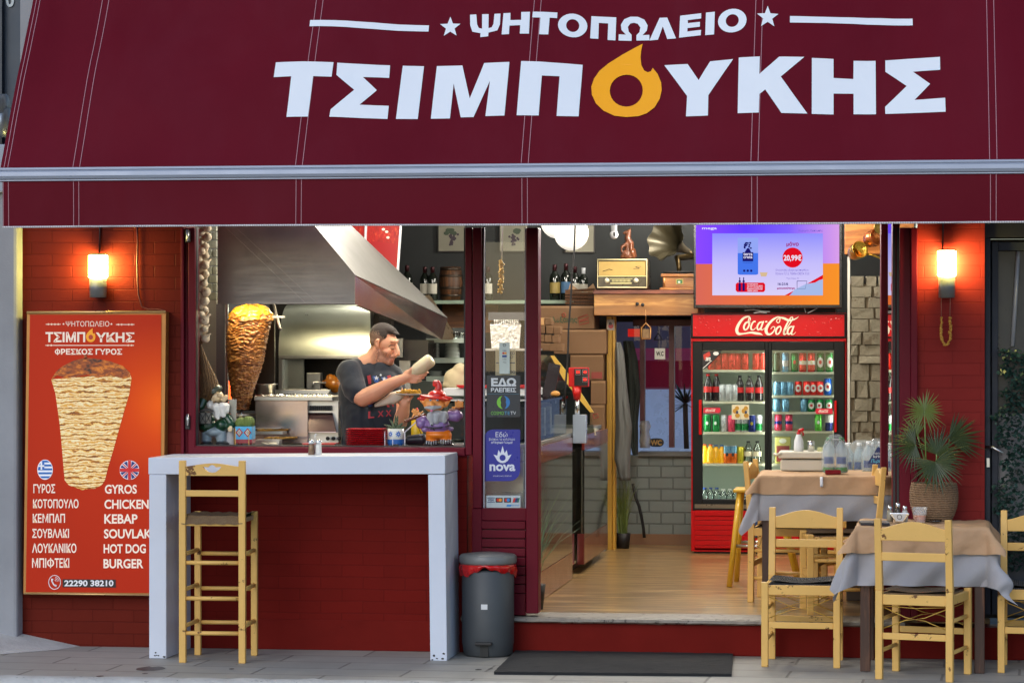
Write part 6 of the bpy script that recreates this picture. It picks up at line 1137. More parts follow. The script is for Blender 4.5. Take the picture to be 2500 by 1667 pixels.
t = sticker("sport_sticker", "royal blue sticker with a white crown emblem on the glass", (1226, 1174), rr(1182, 1270, 1048, 1174, (22, 2, 26, 2)), M("sticker_blue", L(16, 30, 150), .3)); b = MB(); b.tp("Εδώ", 1210, 1054, 1239, 1066.5, y, .0); b.tp("βλέπεις το καλύτερο", 1194, 1068.5, 1257, 1076, y, .0); b.tp("αθλητικό θέαμα!", 1199, 1076.5, 1251, 1084, y, .015); b.tp("nova", 1195, 1133, 1258, 1149.5, y, .03); b.tp("ΕΠΙΣΗΜΟ ΣΗΜΕΙΟ ΠΡΟΒΟΛΗΣ", 1204, 1160, 1249, 1163, y)
crn = [(1205, 1109), (1214, 1112), (1217, 1098), (1222, 1106), (1227, 1088), (1232, 1106), (1237, 1098), (1240, 1112), (1249, 1109), (1240, 1124), (1233, 1129), (1227, 1130), (1221, 1129), (1214, 1124)]; hl = ell(1227, 1117, 7.5, 7.5, 20)
lo = [[V((a, c, 0)) for a, c in crn], [V((a, c, 0)) for a, c in hl]]; al = crn+hl; vv = [b.v(P(a, c, y)) for a, c in al]; [b.f([vv[i] for i in q_]) for q_ in tessellate_polygon(lo)]
b.build("lettering", flat("st_white2", L(222, 226, 240)), t)
t = sticker("card_sticker", "pale card payment sticker at the foot of the glass", (1228, 1239), rr(1187.5, 1270.5, 1209, 1239, (1, 1, 1, 1)), M("sticker_pale", L(186, 200, 206), .35)); b = MB(); b.pp([(1189.5, 1226), (1208, 1226), (1208, 1224.5), (1189.5, 1224.5)], y); b.pp([(1189.5, 1215.5), (1208, 1215.5), (1208, 1214), (1189.5, 1214)], y); b.tp("VISA", 1191.5, 1217, 1205.5, 1222.8, y, .02, .2); b.m = 1
for x0 in (1210, 1230.5): b.pp([(x0, 1226), (x0+17, 1226), (x0+17, 1214.5), (x0, 1214.5)], y)
b.m = 2; b.pp(ell(1216, 1220, 4, 4.2, 16), y-.001); b.m = 3; b.pp(ell(1221.5, 1220, 4, 4.2, 16), y-.0015); b.m = 2; b.pp(ell(1236, 1220, 4, 4.2, 16), y-.001); b.m = 4; b.pp(ell(1241, 1220, 4, 4.2, 16), y-.0015); b.m = 2; b.pp([(1251, 1226), (1256, 1226), (1259, 1215), (1254, 1215)], y); b.m = 0; b.pp([(1256, 1226), (1262, 1226), (1265, 1215), (1259, 1215)], y); b.m = 5; b.pp([(1262, 1226), (1266, 1226), (1269, 1215), (1265, 1215)], y); b.m = 4; b.pp([(1236, 1236), (1247, 1236), (1249, 1231), (1238, 1231)], y); b.tp("mycenter", 1248, 1231, 1268, 1236, y)
b.build("card_logo", [flat("cd_navy", L(30, 50, 110)), flat("cd_black", L(30, 30, 36)), flat("cd_red", L(206, 40, 30)), flat("cd_orange", L(236, 150, 40)), flat("cd_blue", L(50, 140, 210)), flat("cd_green", L(20, 110, 90))], t)
ys = .002; t = sticker("payment_strip", "narrow white payment list stuck over the cream notice", (1231, 912), rr(1219, 1244.5, 836.5, 912.5, (1, 1, 1, 1)), M("strip_white", L(196, 208, 204), .4)); y = ys-.002; b = MB(); b.tp("VISA", 1226.5, 854.5, 1236.5, 857.5, y, .02); b.pp([(1226, 872), (1237, 872), (1237, 867), (1226, 867)], y); b.m = 1; b.pp(ell(1229, 862, 3, 2.6, 12), y); b.m = 2; b.pp(ell(1234, 862, 3, 2.6, 12), y-.001); b.m = 3; b.tp("G Pay", 1226.5, 875.5, 1236.5, 879, y); b.tp("Pay", 1228, 883, 1236.5, 886.5, y); b.tube([P(1231.5+3.4*math.cos(a*.4), 842+3.4*math.sin(a*.4), y) for a in range(17)], .0012, 5); b.build("card_logo", [flat("ps_blue", L(40, 70, 140)), flat("ps_red", L(200, 50, 40)), flat("ps_orange", L(230, 150, 60)), flat("ps_grey", L(90, 96, 100))], t)
ys = .022; t = sticker("cream_notice", "cream paper notice behind the white payment list", (1234, 916), rr(1209.5, 1259, 854, 916, (1, 1, 1, 1)), M("notice_cream", L(206, 190, 156), .6)); y = ys-.002; b = MB(); b.pp([(1211, 887), (1218, 887), (1218, 884.5), (1211, 884.5)], y); b.pp([(1245, 887), (1257, 887), (1257, 884.5), (1245, 884.5)], y)
for cx_, cy_ in ((1248, 862), (1253, 862), (1249, 871), (1247, 908), (1254, 908)): b.tube([P(cx_+3*math.cos(a*.5), cy_+3*math.sin(a*.5), y) for a in range(14)], .0014, 5)
b.build("stamp", flat("stamp_ink", L(70, 84, 110)), t)
t = thing("yellow_bead_braid", "braid of dried yellow slices hanging behind the glazed panel", "garland", P(1223, 715, .3)); b = MB(); b.tube([P(1227, 540, .3), P(1225, 640, .3)], .004, 6); b.build("cord", M("white_string", L(190, 190, 190), .7), t); b = MB()
for k in range(50): u = k/49; b.sph(P(1225-4*u+random.uniform(-4, 4), 637+77*u, .3-random.random()*.02), (random.uniform(.008, .014), .01, .006), 6, Matrix.Rotation(random.uniform(-.9, .9), 3, 'Y'))
b.build("dried_slice", M("dried_gold", L(206, 160, 30), .5, 0, .4, 30), t)
# ================================================================ kitchen behind the service window
def sculpt(name, prims, mats, parent=None, voxel=.006, smooth=3, paint=None):
    """one continuous surface grown over tapered limbs and ellipsoids; each face takes the paint of the limb it lies on"""
    b = MB()
    for p in prims:
        if p[0] == 'e': b.sph(p[1], p[2], 20, p[3])
        else:
            a, c, ra, rb = V(p[1]), V(p[2]), p[3], p[4]; d = (c-a); n_ = d.normalized() if d.length > 1e-6 else V((0, 0, 1)); x, y = ortho(n_); rs = []
            for k in range(1, 6): t_ = math.pi/2*(1-k/5); rs.append((a-n_*ra*math.sin(t_), max(ra*math.cos(t_), ra*.05)))
            for k in range(0, 5): t_ = math.pi/2*k/5; rs.append((c+n_*rb*math.sin(t_), max(rb*math.cos(t_), rb*.05)))
            b.rings([[q_+(x*math.cos(6.2832*j/16)+y*math.sin(6.2832*j/16))*r_ for j in range(16)] for q_, r_ in rs])
    bm = b.bm; bmesh.ops.recalc_face_normals(bm, faces=bm.faces); me = bpy.data.meshes.new("t"); bm.to_mesh(me); bm.free()
    ob = bpy.data.objects.new("t", me); COL.objects.link(ob); m = ob.modifiers.new("r", 'REMESH'); m.mode = 'VOXEL'; m.voxel_size = voxel; m.use_smooth_shade = True
    if smooth: s = ob.modifiers.new("s", 'SMOOTH'); s.iterations = smooth; s.factor = .5
    dg = bpy.context.evaluated_depsgraph_get(); ev = ob.evaluated_get(dg); out = bpy.data.meshes.new_from_object(ev); bpy.data.objects.remove(ob); bpy.data.meshes.remove(me)
    def dist(p, q_):
        if p[0] == 'e':
            v = q_-V(p[1]); v = p[3].transposed() @ v if p[3] else v; r = V(p[2]) if not isinstance(p[2], (int, float)) else V((p[2],)*3)
            k = math.sqrt((v.x/r.x)**2+(v.y/r.y)**2+(v.z/r.z)**2); g = math.sqrt((v.x/r.x**2)**2+(v.y/r.y**2)**2+(v.z/r.z**2)**2); return k*(k-1)/max(g, 1e-6)
        a, c = V(p[1]), V(p[2]); d = c-a; t_ = max(0, min(1, (q_-a).dot(d)/max(d.dot(d), 1e-9))); return (q_-a-d*t_).length-(p[3]+(p[4]-p[3])*t_)
    b = MB(); b.bm.free(); b.bm = bmesh.new(); b.bm.from_mesh(out); bpy.data.meshes.remove(out)
    for f in b.bm.faces:
        f.smooth = True; q_ = f.calc_center_median(); k = min(range(len(prims)), key=lambda i: dist(prims[i], q_)); f.material_index = prims[k][4 if prims[k][0] == 'e' else 5]
        if paint: f.material_index = paint(q_, f.material_index)
    return b.build(name, mats, parent)
E_ = lambda c, r, m=0, rot=None: ('e', c, r, rot, m)
C_ = lambda a, c, ra, rb, m=0: ('c', a, c, ra, rb, m)
# ---- hood
YH = .55; m_hood = steelmat("hood_steel", (.27, .262, .275), .4, (1, 1, 20), .35); m_hoodp = M("hood_white_sheet", L(92, 90, 86), .6, .15, .1, 3); m_pol = M("polished_steel", (.36, .31, .26), .22, 1, .3, 4, bmp=.08, bs=7)
hd = thing("extractor_hood", "large stainless steel extractor hood over the grill", "hood", P(700, 742, YH))
b = MB(); b.prism([P(x, y, YH) for x, y in ((531, 742), (866, 742), (866, 672), (757, 540), (531, 540))], (0, .012, 0)); b.build("front_panel", m_hood, hd)
tp_ = P(1092, 776, 2.55); tb_ = P(1079, 829, 2.5)
A_, B_ = P(757, 540, YH), P(866, 672, YH); n_ = (B_-A_).cross(tp_-A_); r_ = ray(850, 545); E0 = V((CX, CY, CZ))+r_*((A_-V((CX, CY, CZ))).dot(n_)/r_.dot(n_))
b = MB(); b.poly([A_, B_, tp_, E0]); b.build("white_flank", m_hoodp, hd, solid=.006)
b = MB(); b.poly([P(866, 673, YH+.002), P(866, 742, YH+.002), tb_, tp_-V((0, 0, .004))]); b.build("polished_flank", m_pol, hd, solid=.004)
b = MB(); b.bar(P(550, 555, YH-.002), P(745, 739, YH-.002), .004, .003); b.bar(P(575, 555, YH-.002), P(775, 741, YH-.002), .003, .003); b.pbox(531, 866, 738.5, 742, YH-.006, .006); b.build("panel_crease", M("crease_steel", (.3, .29, .3), .4, 1), hd)
b = MB(); q_ = [P(866, 746, YH+.02), tb_, V((tb_.x, 3.2, tb_.z)), V((P(866, 746, YH).x, 3.2, Z(700, YH)))]; b.poly(q_); b.build("inner_lining", M("greasy_lining", L(96, 74, 44), .3, .7, .4, 5), hd)
m_tubeL = emis("hood_tube", (1, .84, .52), 38)
b = MB(); c = P(620, 741, .62); b.box(c.x-.2, c.x+.16, .60, .66, Z(736, .62), Z(736, .62)+.03); b.build("hood_lamp", m_tubeL, hd); b = MB(); c = P(830, 740, 1.4); b.box(c.x-.35, c.x+.05, 1.35, 1.43, 1.985, 2.02); b.build("hood_lamp", m_tubeL, hd)
b = MB(); b.box(P(531, 740, YH).x, P(757, 742, YH).x, YH+.14, 2.0, 2.10, 2.12); b.build("hood_roof", m_hood, hd)
# menu light board leaning over the hood
mb_ = thing("menu_board", "red food photo board in a white frame above the hood flank", "sign", P(900, 660, 2.0)); YM = 2.3
pl_ = [(783, 545), (783, 566), (971, 664), (979, 545)]; b = MB(); b.prism([P(x, y, YM) for x, y in pl_], (0, .02, 0)); b.build("photo_panel", M("red_food_print", L(150, 24, 20), .35, 0, .9, 22, stretch=(3, 1, 1), wear=L(190, 70, 40), wt=.56, ws=20), mb_)
b = MB(); [b.bar(P(*a, YM-.008), P(*c, YM-.008), .018, .012) for a, c in (((781, 563), (971, 662)), ((971, 664), (979, 545)), ((891, 620), (894, 545)))]; b.build("white_frame", m_white, mb_)
b = MB(); b.pp([(905, 660), (965, 655), (968, 596), (905, 588)], YM-.002); b.m = 1
for x, y in ((936, 560), (944, 566), (947, 580)): b.pp(ell(x, y, 4, 3), YM-.003)
b.build("red_print", [flat("deep_red", L(150, 10, 18), .4), flat("print_cream", L(230, 220, 200))], mb_)
# ---- left return: stone over steel, white jamb
t = thing("stone_return", "grey stone clad strip beside the hood, steel sheet below", "wall", P(515, 1000, 1.25)); b = MB(); random.seed(4)
for k in range(9):
    y = 545+k*21
    for x0, x1 in ((470, 508+k % 2*9), (509+k % 2*9, 530)): b.pbox(x0, x1-1, y, y+19.5, 1.25-random.uniform(.0, .02), .04)
b.build("stone_tile", M("grey_stone", L(150, 152, 140), .8, 0, .2, 8, bmp=.6, bs=30), t, bevel=.006); MB().pbox(470, 529, 732, 1100, 1.27, .03).build("steel_sheet", steelmat("sheet_steel", (.6, .58, .54), .35), t)
b = MB(); b.pbox(528, 549, 742, 1100, 1.25, .04); b.build("grey_edge", M("mauve_grey", L(120, 116, 128), .4), t); b = MB(); b.pbox(550, 556, 742, 1060, 1.2, .03); b.build("bright_edge", m_tin, t)
MB().box(-2.12, X(955, 3.4), 3.4, 3.5, FL, 3.0).build("kitchen_wall", M("dark_steel_wall", L(40, 37, 33), .4, .5, .3, 3), bld)
# ---- garlic braid
t = thing("garlic_braid", "long braid of garlic bulbs hanging in the window corner", "garlic braid", P(495, 835, .16)); m_gar = M("garlic_skin", L(226, 208, 178), .6, 0, .3, 18, bmp=.3, bs=60, wear=L(130, 96, 70), wt=.62, ws=30); proto = None
for k in range(26):
    py = 545+k*11.2; px = 497+(7 if k % 2 else -7)+random.uniform(-3, 3)-k*.2; c = P(px, py, .16+random.uniform(-.02, .02))
    if proto is None: b = MB(); b.lathe([(.004, -.026), (.020, -.022), (.029, -.008), (.028, .006), (.016, .018), (.006, .030), (.004, .045)], (0, 0, 0), 14); proto = b.build("garlic_bulb", m_gar, None, org=(0, 0, 0)); o = proto
    else: o = proto.copy(); COL.objects.link(o)
    o.parent = t; o.location = c-ORG[t.name]; o.rotation_euler = (random.uniform(-.9, .9), random.uniform(-.9, .9), random.uniform(0, 6)); o.scale = (random.uniform(.8, 1.05),)*3
b = MB(); b.tube([P(496, 540, .19), P(492, 840, .19)], .008, 6); b.build("straw_plait", M("straw", L(130, 100, 66), .8), t)
# ---- the gyros on its spit
YG = .85; gt = thing("gyros_spit", "tall golden brown gyros cone roasting on a spit in the window", "gyros", P(588, 1018, YG)); gc_ = X(590, YG); k_ = 16.75/7000
pf = [(1000, 566, 608), (985, 566, 612), (955, 562, 620), (920, 558, 632), (880, 554, 645), (840, 552, 652), (800, 555, 660), (775, 560, 666), (765, 562, 666), (757, 568, 660), (748, 580, 648), (743, 600, 628)]
b = MB(); nu, nv = 150, 190
def pfi(y):
    for a, c in zip(pf, pf[1:]):
        if c[0] <= y <= a[0]: f_ = (a[0]-y)/(a[0]-c[0]); return a[1]+(c[1]-a[1])*f_, a[2]+(c[2]-a[2])*f_
    return pf[-1][1:]
def gy_(u, v):
    y = 1000-257*v; x0, x1 = pfi(max(743.01, min(999.9, y))); cx_ = (x0+x1)/2; r_ = (x1-x0)/2*k_; a = 6.2832*u; c = P(cx_, y, YG)
    ly = v*38+2.4*noise.noise((math.cos(a)*1.6, math.sin(a)*1.6, v*5)); fr_ = ly-math.floor(ly); lay = .006*(1-fr_)**1.5 if v < .86 else .012*noise.noise((math.cos(a)*3, math.sin(a)*3, v*9))
    nn = .007*noise.noise((math.cos(a)*5, math.sin(a)*5, v*40))+.0045*noise.noise((math.cos(a)*14, math.sin(a)*14, v*80))+(.026*abs(noise.noise((math.cos(a)*2.6, math.sin(a)*2.6, v*22))) if v > .84 else 0); q_ = max(.02, r_-.006+lay+nn)
    return V((c.x+q_*math.cos(a), YG+q_*math.sin(a), c.z+.006*noise.noise((math.cos(a)*5, math.sin(a)*5, v*10))))
b.grid(gy_, nu, nv)
zt_ = Z(772, YG)
for f in b.bm.faces:
    c = f.calc_center_median()
    if c.z > zt_-.05*noise.noise((c.x*22, c.y*22, 1))-.02*noise.noise((c.x*60, c.y*60, c.z*30)): f.material_index = 1
def meat():
    m, t_, N, K, B = nodes("roast_meat"); co = coords(N, K, (4, 4, 20)); n = nz(N, K, co, 4.5, 9, .72, .9); c = ramp(N, K, n, [(.30, L(44, 20, 8)), (.43, L(128, 68, 26)), (.53, L(190, 122, 54)), (.62, L(226, 176, 104)), (.74, L(110, 56, 24))]); K.new(c, B.inputs['Base Color']); B.inputs['Roughness'].default_value = .32; B.inputs['Coat Weight'].default_value = .35; bump(N, K, B, n, .6, .012); return m
b.build("meat_cone", [meat(), M("golden_fat", L(226, 160, 48), .3, 0, .45, 18, coat=.4, bmp=.4, bs=30)], gt)
b = MB(); b.tube([P(612, 748, YG), P(610, 735, YG)], .008, 8); b.tube([P(590, 1000, YG), P(588, 1020, YG)], .010, 8); b.lathe([(.10, 0), (.11, .012), (.105, .014), (.001, .006)], P(588, 1016, YG), 24); b.pbox(663, 695, 771, 776, YG, .02); b.tube([P(668, 742, YG+.15), P(682, 800, YG+.15), P(688, 806, YG+.15)], .008, 8); b.build("spit_rod", m_steel, gt)
m_heat = emis("gas_burner_glow", (1, .10, .02), 3.0); b = MB(); b.box(X(556, 1.12), X(668, 1.12), 1.14, 1.17, Z(1005, 1.12), Z(760, 1.12)); b.build("burner_case", M("sooty_steel", L(52, 48, 44), .4, .6), gt); b = MB()
for k in range(3): b.box(X(557, 1.12), X(568, 1.12), 1.13, 1.139, Z(985-k*75, 1.12), Z(930-k*75, 1.12))
b.build("burner_glow", m_heat, gt); 
# ---- worktops and machines
m_st2 = steelmat("worktop_steel", (.46, .45, .43), .3); wt_ = thing("work_counter", "stainless steel work counter behind the service window", "counter", P(800, 1100, .9))
WZ = FL+.90; MB().box(-2.1, X(818, .6), .45, 1.6, WZ-.04, WZ).build("steel_top", m_st2, wt_, bevel=.003)
MB().box(-2.08, X(815, .6), .50, 1.55, FL, WZ-.04).build("front_panel", m_st2, wt_)
MB().box(X(640, 2.1), X(905, 2.1), 2.1, 2.6, FL, Z(961, 2.06)).build("oven_base", m_st2, wt_)
# the cook stands behind: keep a bay free
bx_ = thing("griddle_unit", "glossy steel griddle unit topped with crumpled foil", "griddle", P(690, 1080, .75)); m_gl = M("reflecting_steel", (.40, .33, .33), .2, 1, .2, 2)
MB().pbox(622, 752, 976, 1082, .75, .45).build("unit_body", m_gl, bx_, bevel=.004); b = MB(); b.pbox(620, 812, 968, 978, .73, .5); b.build("unit_top", m_st2, bx_, bevel=.004)
b = MB(); b.grid(lambda u, v: P(622+190*u, 974-8*v, .74+.35*v)+V((0, 0, .012*noise.noise((u*16, v*7, 1))+.008*noise.noise((u*40, v*20, 3))+.006)), 60, 14, False); b.build("foil_sheet", M("crumpled_foil", (.85, .85, .85), .22, 1, .1, 20, bmp=.8, bs=60), bx_)
b = MB()
for k in range(12): b.pbox(755+k*4.6, 757.5+k*4.6, 990, 1002, .76, .02)
b.build("vent_slats", m_black, bx_); MB().pbox(752, 826, 978, 1085, .79, .4).build("side_body", m_st2, bx_); b = MB(); b.hexa([P(*a) for a in ((752, 1055, .70), (822, 1055, .70), (822, 1055, .80), (752, 1055, .80), (752, 1007, .78), (812, 1007, .78), (812, 1007, .80), (752, 1007, .80))]); b.build("drip_tray", m_gl, bx_, bevel=.003)
b = MB(); [b.tube([P(800+k*14, 1070, .70), P(800+k*14, 1070, .74)], .012, 10) for k in range(3)]; b.build("gas_knob", m_black, bx_)
tr = thing("steel_tray", "perforated steel tray holding foil behind the griddle", "tray", P(740, 968, 1.3)); b = MB(); b.hexa([P(*a) for a in ((630, 972, 1.3), (795, 972, 1.3), (790, 972, 1.6), (640, 972, 1.6), (625, 951, 1.3), (808, 951, 1.3), (800, 951, 1.6), (630, 951, 1.6))]); b.build("tray_body", m_st2, tr, bevel=.003); b = MB()
for k in range(22): b.pbox(638+k*7, 640.5+k*7, 960, 962.5, 1.297, .002); b.pbox(641+k*7, 643.5+k*7, 965, 967.5, 1.297, .002)
b.build("punched_dots", m_black, tr)
p = P(648, 968, 1.15); p.z = Z(974, .95); tag(MB().lathe([(.05, 0), (.058, .075), (.075, .08), (.075, .084), (.054, .08), (.046, .006)], p, 24).build("steel_pan", m_st2), "small round steel pan beside the gyros cone", "pan")
ro = thing("rotisserie_oven", "steel rotisserie oven with a curved bright lid", "oven", P(780, 950, 2.0)); YO = 2.05
b = MB(); b.sm = True; x0, x1 = X(680, YO), X(905, YO)
rs = []
for k in range(15): a = R(90*k/14); rs.append([V((x, YO+.28-.28*math.cos(a)*1.0+0, Z(868, YO)+(Z(742, YO)-Z(868, YO))*math.sin(a))) for x in (x0, x1-.06+.06*math.cos(a))])
b.rings(rs, False, False); b.build("curved_lid", steelmat("lid_steel", (.66, .70, .58), .30, (1, 1, 1), .3), ro)
b = MB(); c_ = [V((x1, YO+.28-.28*math.cos(R(9*k)), Z(868, YO)+(Z(742, YO)-Z(868, YO))*math.sin(R(9*k)))) for k in range(11)]; b.poly(c_+[V((x1, YO+.3, Z(868, YO)))]); b.build("end_cheek", M("dark_cheek", L(60, 58, 52), .35, .6), ro)
b = MB(); b.pbox(680, 905, 868, 876, YO-.02, .4).pbox(680, 690, 876, 955, YO-.01, .4).pbox(680, 905, 950, 960, YO-.01, .4); b.build("oven_frame", m_st2, ro, bevel=.003)
b = MB(); b.pbox(690, 905, 876, 950, YO+.35, .02); b.build("oven_cavity", M("oven_dark", L(40, 32, 26), .35, .3, .3, 4), ro); b = MB(); b.pbox(691, 742, 876, 950, YO+.05, .02); b.build("side_sheet", steelmat("greasy_sheet", (.42, .44, .40), .3), ro)
b = MB(); b.pbox(748, 782, 910, 952, YO-.03, .08); b.build("motor_box", m_st2, ro, bevel=.004); b = MB(); b.tube([P(764, 933, YO-.06), P(782, 934, YO-.02), P(900, 936, YO+.02)], .008, 8); b.tube([P(766, 930, YO-.06), P(763, 946, YO-.06)], .006, 6); b.build("spit_rod", m_steel, ro)
pr_ = [E_(P(815, 938, YO), (.055, .05, .045)), E_(P(806, 926, YO), (.03, .03, .035)), C_(P(812, 930, YO), P(816, 918, YO), .018, .009), C_(P(822, 932, YO), P(828, 920, YO), .018, .009), C_(P(796, 934, YO), P(786, 934, YO), .018, .012), E_(P(818, 952, YO), (.03, .03, .02))]
tag(sculpt("roast_chicken", pr_, [M("roast_skin", L(176, 104, 28), .2, 0, .45, 14, coat=.6)], None, .006, 2), "golden roast chicken turning on the rotisserie behind the cook", "chicken")
sk = thing("skewer_tray", "shelf trays of grilled skewers below the gyros cone", "tray", P(650, 1065, .62)); [MB().pbox(*q_).build("tray_metal", m_st2, sk, bevel=.002) for q_ in ((619, 690, 1053, 1060, .60, .12), (619, 678, 1045, 1047, .66, .1), (622, 682, 1073, 1092, .42, .08))]; b = MB()
for k in range(16): x = 628+k*4; b.tube([P(x, 1052-random.random()*2, .61+.006*k), P(x+16, 1051-random.random()*3, .63+.006*k)], .006, 6)
for k in range(14): x = 646+k*5; b.tube([P(x, 1069+random.uniform(-2, 2), .55), P(x+14, 1069+random.uniform(-2, 2), .58)], .0055, 6)
b.build("skewer_food", M("grilled_bits", L(176, 130, 50), .4, 0, .5, 60), sk)
t = thing("onion_bag", "small pale bag lying on the metal shelf by the cactus pot", "bag", P(660, 1090, .38)); 
pr_ = [E_(P(666, 1086, .38), (.03, .02, .014)), C_(P(650, 1086, .38), P(640, 1081, .38), .012, .005)]; o = sculpt("bag_body", pr_, [M("pale_bag", L(196, 188, 168), .5, 0, .2, 20)], t, .003, 1)
b = MB(); b.prism([P(x, y, .40) for x, y in ((740, 1086), (815, 1086), (820, 1082), (736, 1082))], (0, .14, 0)); tag(b.build("red_tray", M("red_tray_plastic", L(196, 26, 30), .3), bevel=.002), "low red plastic tray behind the salt shakers", "tray")
# ---- right part of the kitchen: plate shelves, pass counter
m_pgl = M("shelf_greenish", L(186, 200, 190), .35); t = thing("plate_rack", "pale shelves stacked with white plates behind the cook", "shelf", P(1085, 935, 3.0)); YP = 3.0
for y0, y1 in ((826, 837), (874, 886), (919, 931)): MB().pbox(1040, 1140, y0, y1, YP, .3).build("shelf_board", m_pgl, t, bevel=.002)
MB().pbox(1040, 1140, 800, 935, YP+.32, .02).build("rack_back", M("rack_dark", L(34, 37, 36), .5), t)
m_pl = M("white_china", L(208, 212, 208), .2, 0, .05, 4, coat=.3)
for i, (px, py, n_, r_, l_) in enumerate(((1060, 874, 11, .038, "stack of white plates, narrower, on the middle rack shelf"), (1104, 874, 12, .052, "stack of white plates, wider, on the middle rack shelf"), (1064, 919, 4, .044, "low stack of white plates on the lower rack shelf beside the bottle"), (1102, 919, 4, .044, "low stack of white plates on the lower rack shelf near the frame"))):
    c = P(px, py, YP+.12); b = MB(); z = c.z+.001
    for k in range(n_): f_ = 1-.012*k; b.lathe([(r_*.6, z), (r_*f_, z+.006), (r_*f_, z+.0078), (.001, z+.004)], (c.x, c.y, 0), 24); z += .0088
    o = tag(b.build("plate_stack", m_pl), l_, "plates", None)
    o.name = "piled_plate"
for k, px in enumerate((1098, 1112, 1126)): p = P(px, 826, YP+.1); tag(MB().lathe([(.014, 0), (.018, .04), (.016, .042), (.012, .004)], p, 12).build("drinking_glass", glass("tumbler", (.85, .9, .88), 3)), ("small glass at the end of the top rack shelf beside the plates", "small glass second along the top rack shelf", "small glass by the window frame on the top rack shelf")[k], "glass")
pc = thing("pass_counter", "white pass counter between kitchen and doorway", "counter", P(1110, 990, 1.9)); MB().pbox(1082, 1300, 948, 966, 1.85, .5).build("white_top", m_white, pc, bevel=.003); MB().pbox(1085, 1300, 968, 1110, 1.9, .02).build("front_sheet", m_pgl, pc); b = MB(); b.prism([P(x, y, 1.84) for x, y in ((1112, 940), (1300, 940), (1290, 947), (1122, 947))], (0, .15, 0)); o = tag(b.build("red_dish", M("red_dish_plastic", L(190, 24, 30), .3)), "red plastic dish on the white pass counter behind the gnome", "dish")
pr_ = [E_(P(1112, 925, 2.1), (.075, .06, .07)), E_(P(1124, 905, 2.1), (.05, .05, .05)), E_(P(1095, 940, 2.1), (.04, .05, .03))]; tag(sculpt("beige_sack", pr_, [M("linen_sack", L(186, 172, 140), .8, 0, .1, 5, bmp=.2, bs=60)], None, .008, 4), "beige cloth sack on the pass counter under the plate shelves", "sack")
t = thing("wall_oven", "dark built in oven with a metal side behind the cook", "oven", P(1005, 880, 2.7)); MB().pbox(975, 1045, 830, 880, 2.75, .4).build("oven_face", M("oven_face", L(52, 40, 40), .25, 0, .2), t); b = MB(); b.pbox(968, 983, 826, 872, 2.7, .05).pbox(975, 1002, 880, 960, 2.8, .3); b.build("steel_side", m_st2, t)
MB().box(X(985, 2.78), X(1140, 2.78), 2.85, 3.3, FL, Z(932, 2.85)).build("rack_cabinet", M("green_grey_cabinet", L(84, 92, 86), .5), pc)
# foil containers and steel shelf behind the glazed panel
t = thing("foil_stack", "stacked foil food containers behind the glazed panel", "foil containers", P(1225, 850, 2.4)); b = MB()
b.hexa([P(*a) for a in ((1200, 850, 2.4), (1268, 850, 2.4), (1268, 850, 2.6), (1200, 850, 2.6), (1196, 792, 2.4), (1272, 792, 2.4), (1270, 784, 2.6), (1200, 784, 2.6))]); b.m = 0
for k in range(14): b.pbox(1206+k*4.4, 1208.4+k*4.4, 780, 794, 2.395, .01)
b.build("foil_body", M("container_foil", (.8, .8, .78), .3, 1, .2, 12, bmp=.5, bs=40), t); b = MB(); b.pbox(1192, 1284, 762, 782, 2.5, .2); b.build("black_tray", M("lid_grey", L(96, 96, 100), .35), t)
b = MB(); b.pbox(1176, 1300, 851, 856, 2.3, .5); tag(b.build("steel_shelf", m_st2), "thin steel shelf under the foil containers", "shelf")
t = thing("take_away_boxes", "dark green stack of take away trays behind the sport sticker", "trays", P(1215, 1050, 2.0)); b = MB(); [b.pbox(1182, 1232, 1034+k*5, 1037.5+k*5, 2.0, .15) for k in range(8)]; b.build("tray_rim", M("green_tray", L(66, 80, 72), .4), t)
t = thing("squeeze_bottle", "yellow squeeze bottle with red nozzle behind the gnome", "bottle", P(1018, 1070, .55)); p = P(1018, 1076, .55); MB().lathe([(.032, 0), (.034, .01), (.034, .12), (.014, .14)], p, 18).build("bottle_body", M("mustard_yellow", L(226, 190, 30), .35), t); MB().lathe([(.014, .14), (.013, .155), (.005, .19)], p, 14).build("nozzle", M("nozzle_red", L(200, 30, 30), .35), t)
p = P(1018, 1088, .36); pr_ = [C_(p+V((-.04, 0, .03)), p+V((.03, 0, .035)), .03, .036), C_(p+V((.03, 0, .03)), p+V((.06, 0, .01)), .03, .012)]; tag(sculpt("tape_dispenser", pr_, [M("navy_plastic", L(34, 42, 54), .35)], None, .005, 2), "dark navy tape dispenser between the succulent pot and the gnome", "dispenser")
b = MB(); b.bar(P(988, 1055, .34), P(1018, 1028, .34), .012, .006); b.bar(P(988, 1055, .34), P(988, 1090, .34), .006, .006); tag(b.build("white_bracket", m_white), "white slanted bracket between the succulent pot and the gnome", "bracket")
# ---- things on the window sill
SZ = Z(1092)-.006
def sill(px, Y): return V((X(px, Y), Y, SZ))
t = thing("plate_stack_red", "stack of red plastic plates on the sill before the cook", "plates", sill(895, .13)); t.name = "red_plate_pile"; ORG[t.name] = ORG["plate_stack_red"] if "plate_stack_red" in ORG else ORG[t.name]
h_ = (Z(1046, .13)-SZ)/10; m_rp = M("red_plate_plastic", L(206, 22, 36), .28, 0, .12, 9, coat=.25)
for k in range(10):
    a, c = X(848+random.uniform(-1, 1), .13), X(942+random.uniform(-1, 1), .13); z = SZ+.001+k*h_; b = MB(); b.hexa([V(p) for p in ((a+.016, .076, z), (c-.016, .076, z), (c-.016, .216, z), (a+.016, .216, z), (a, .06, z+h_*.62), (c, .06, z+h_*.62), (c, .23, z+h_*.62), (a, .23, z+h_*.62))]); b.build("plate", m_rp, t, bevel=.0015)
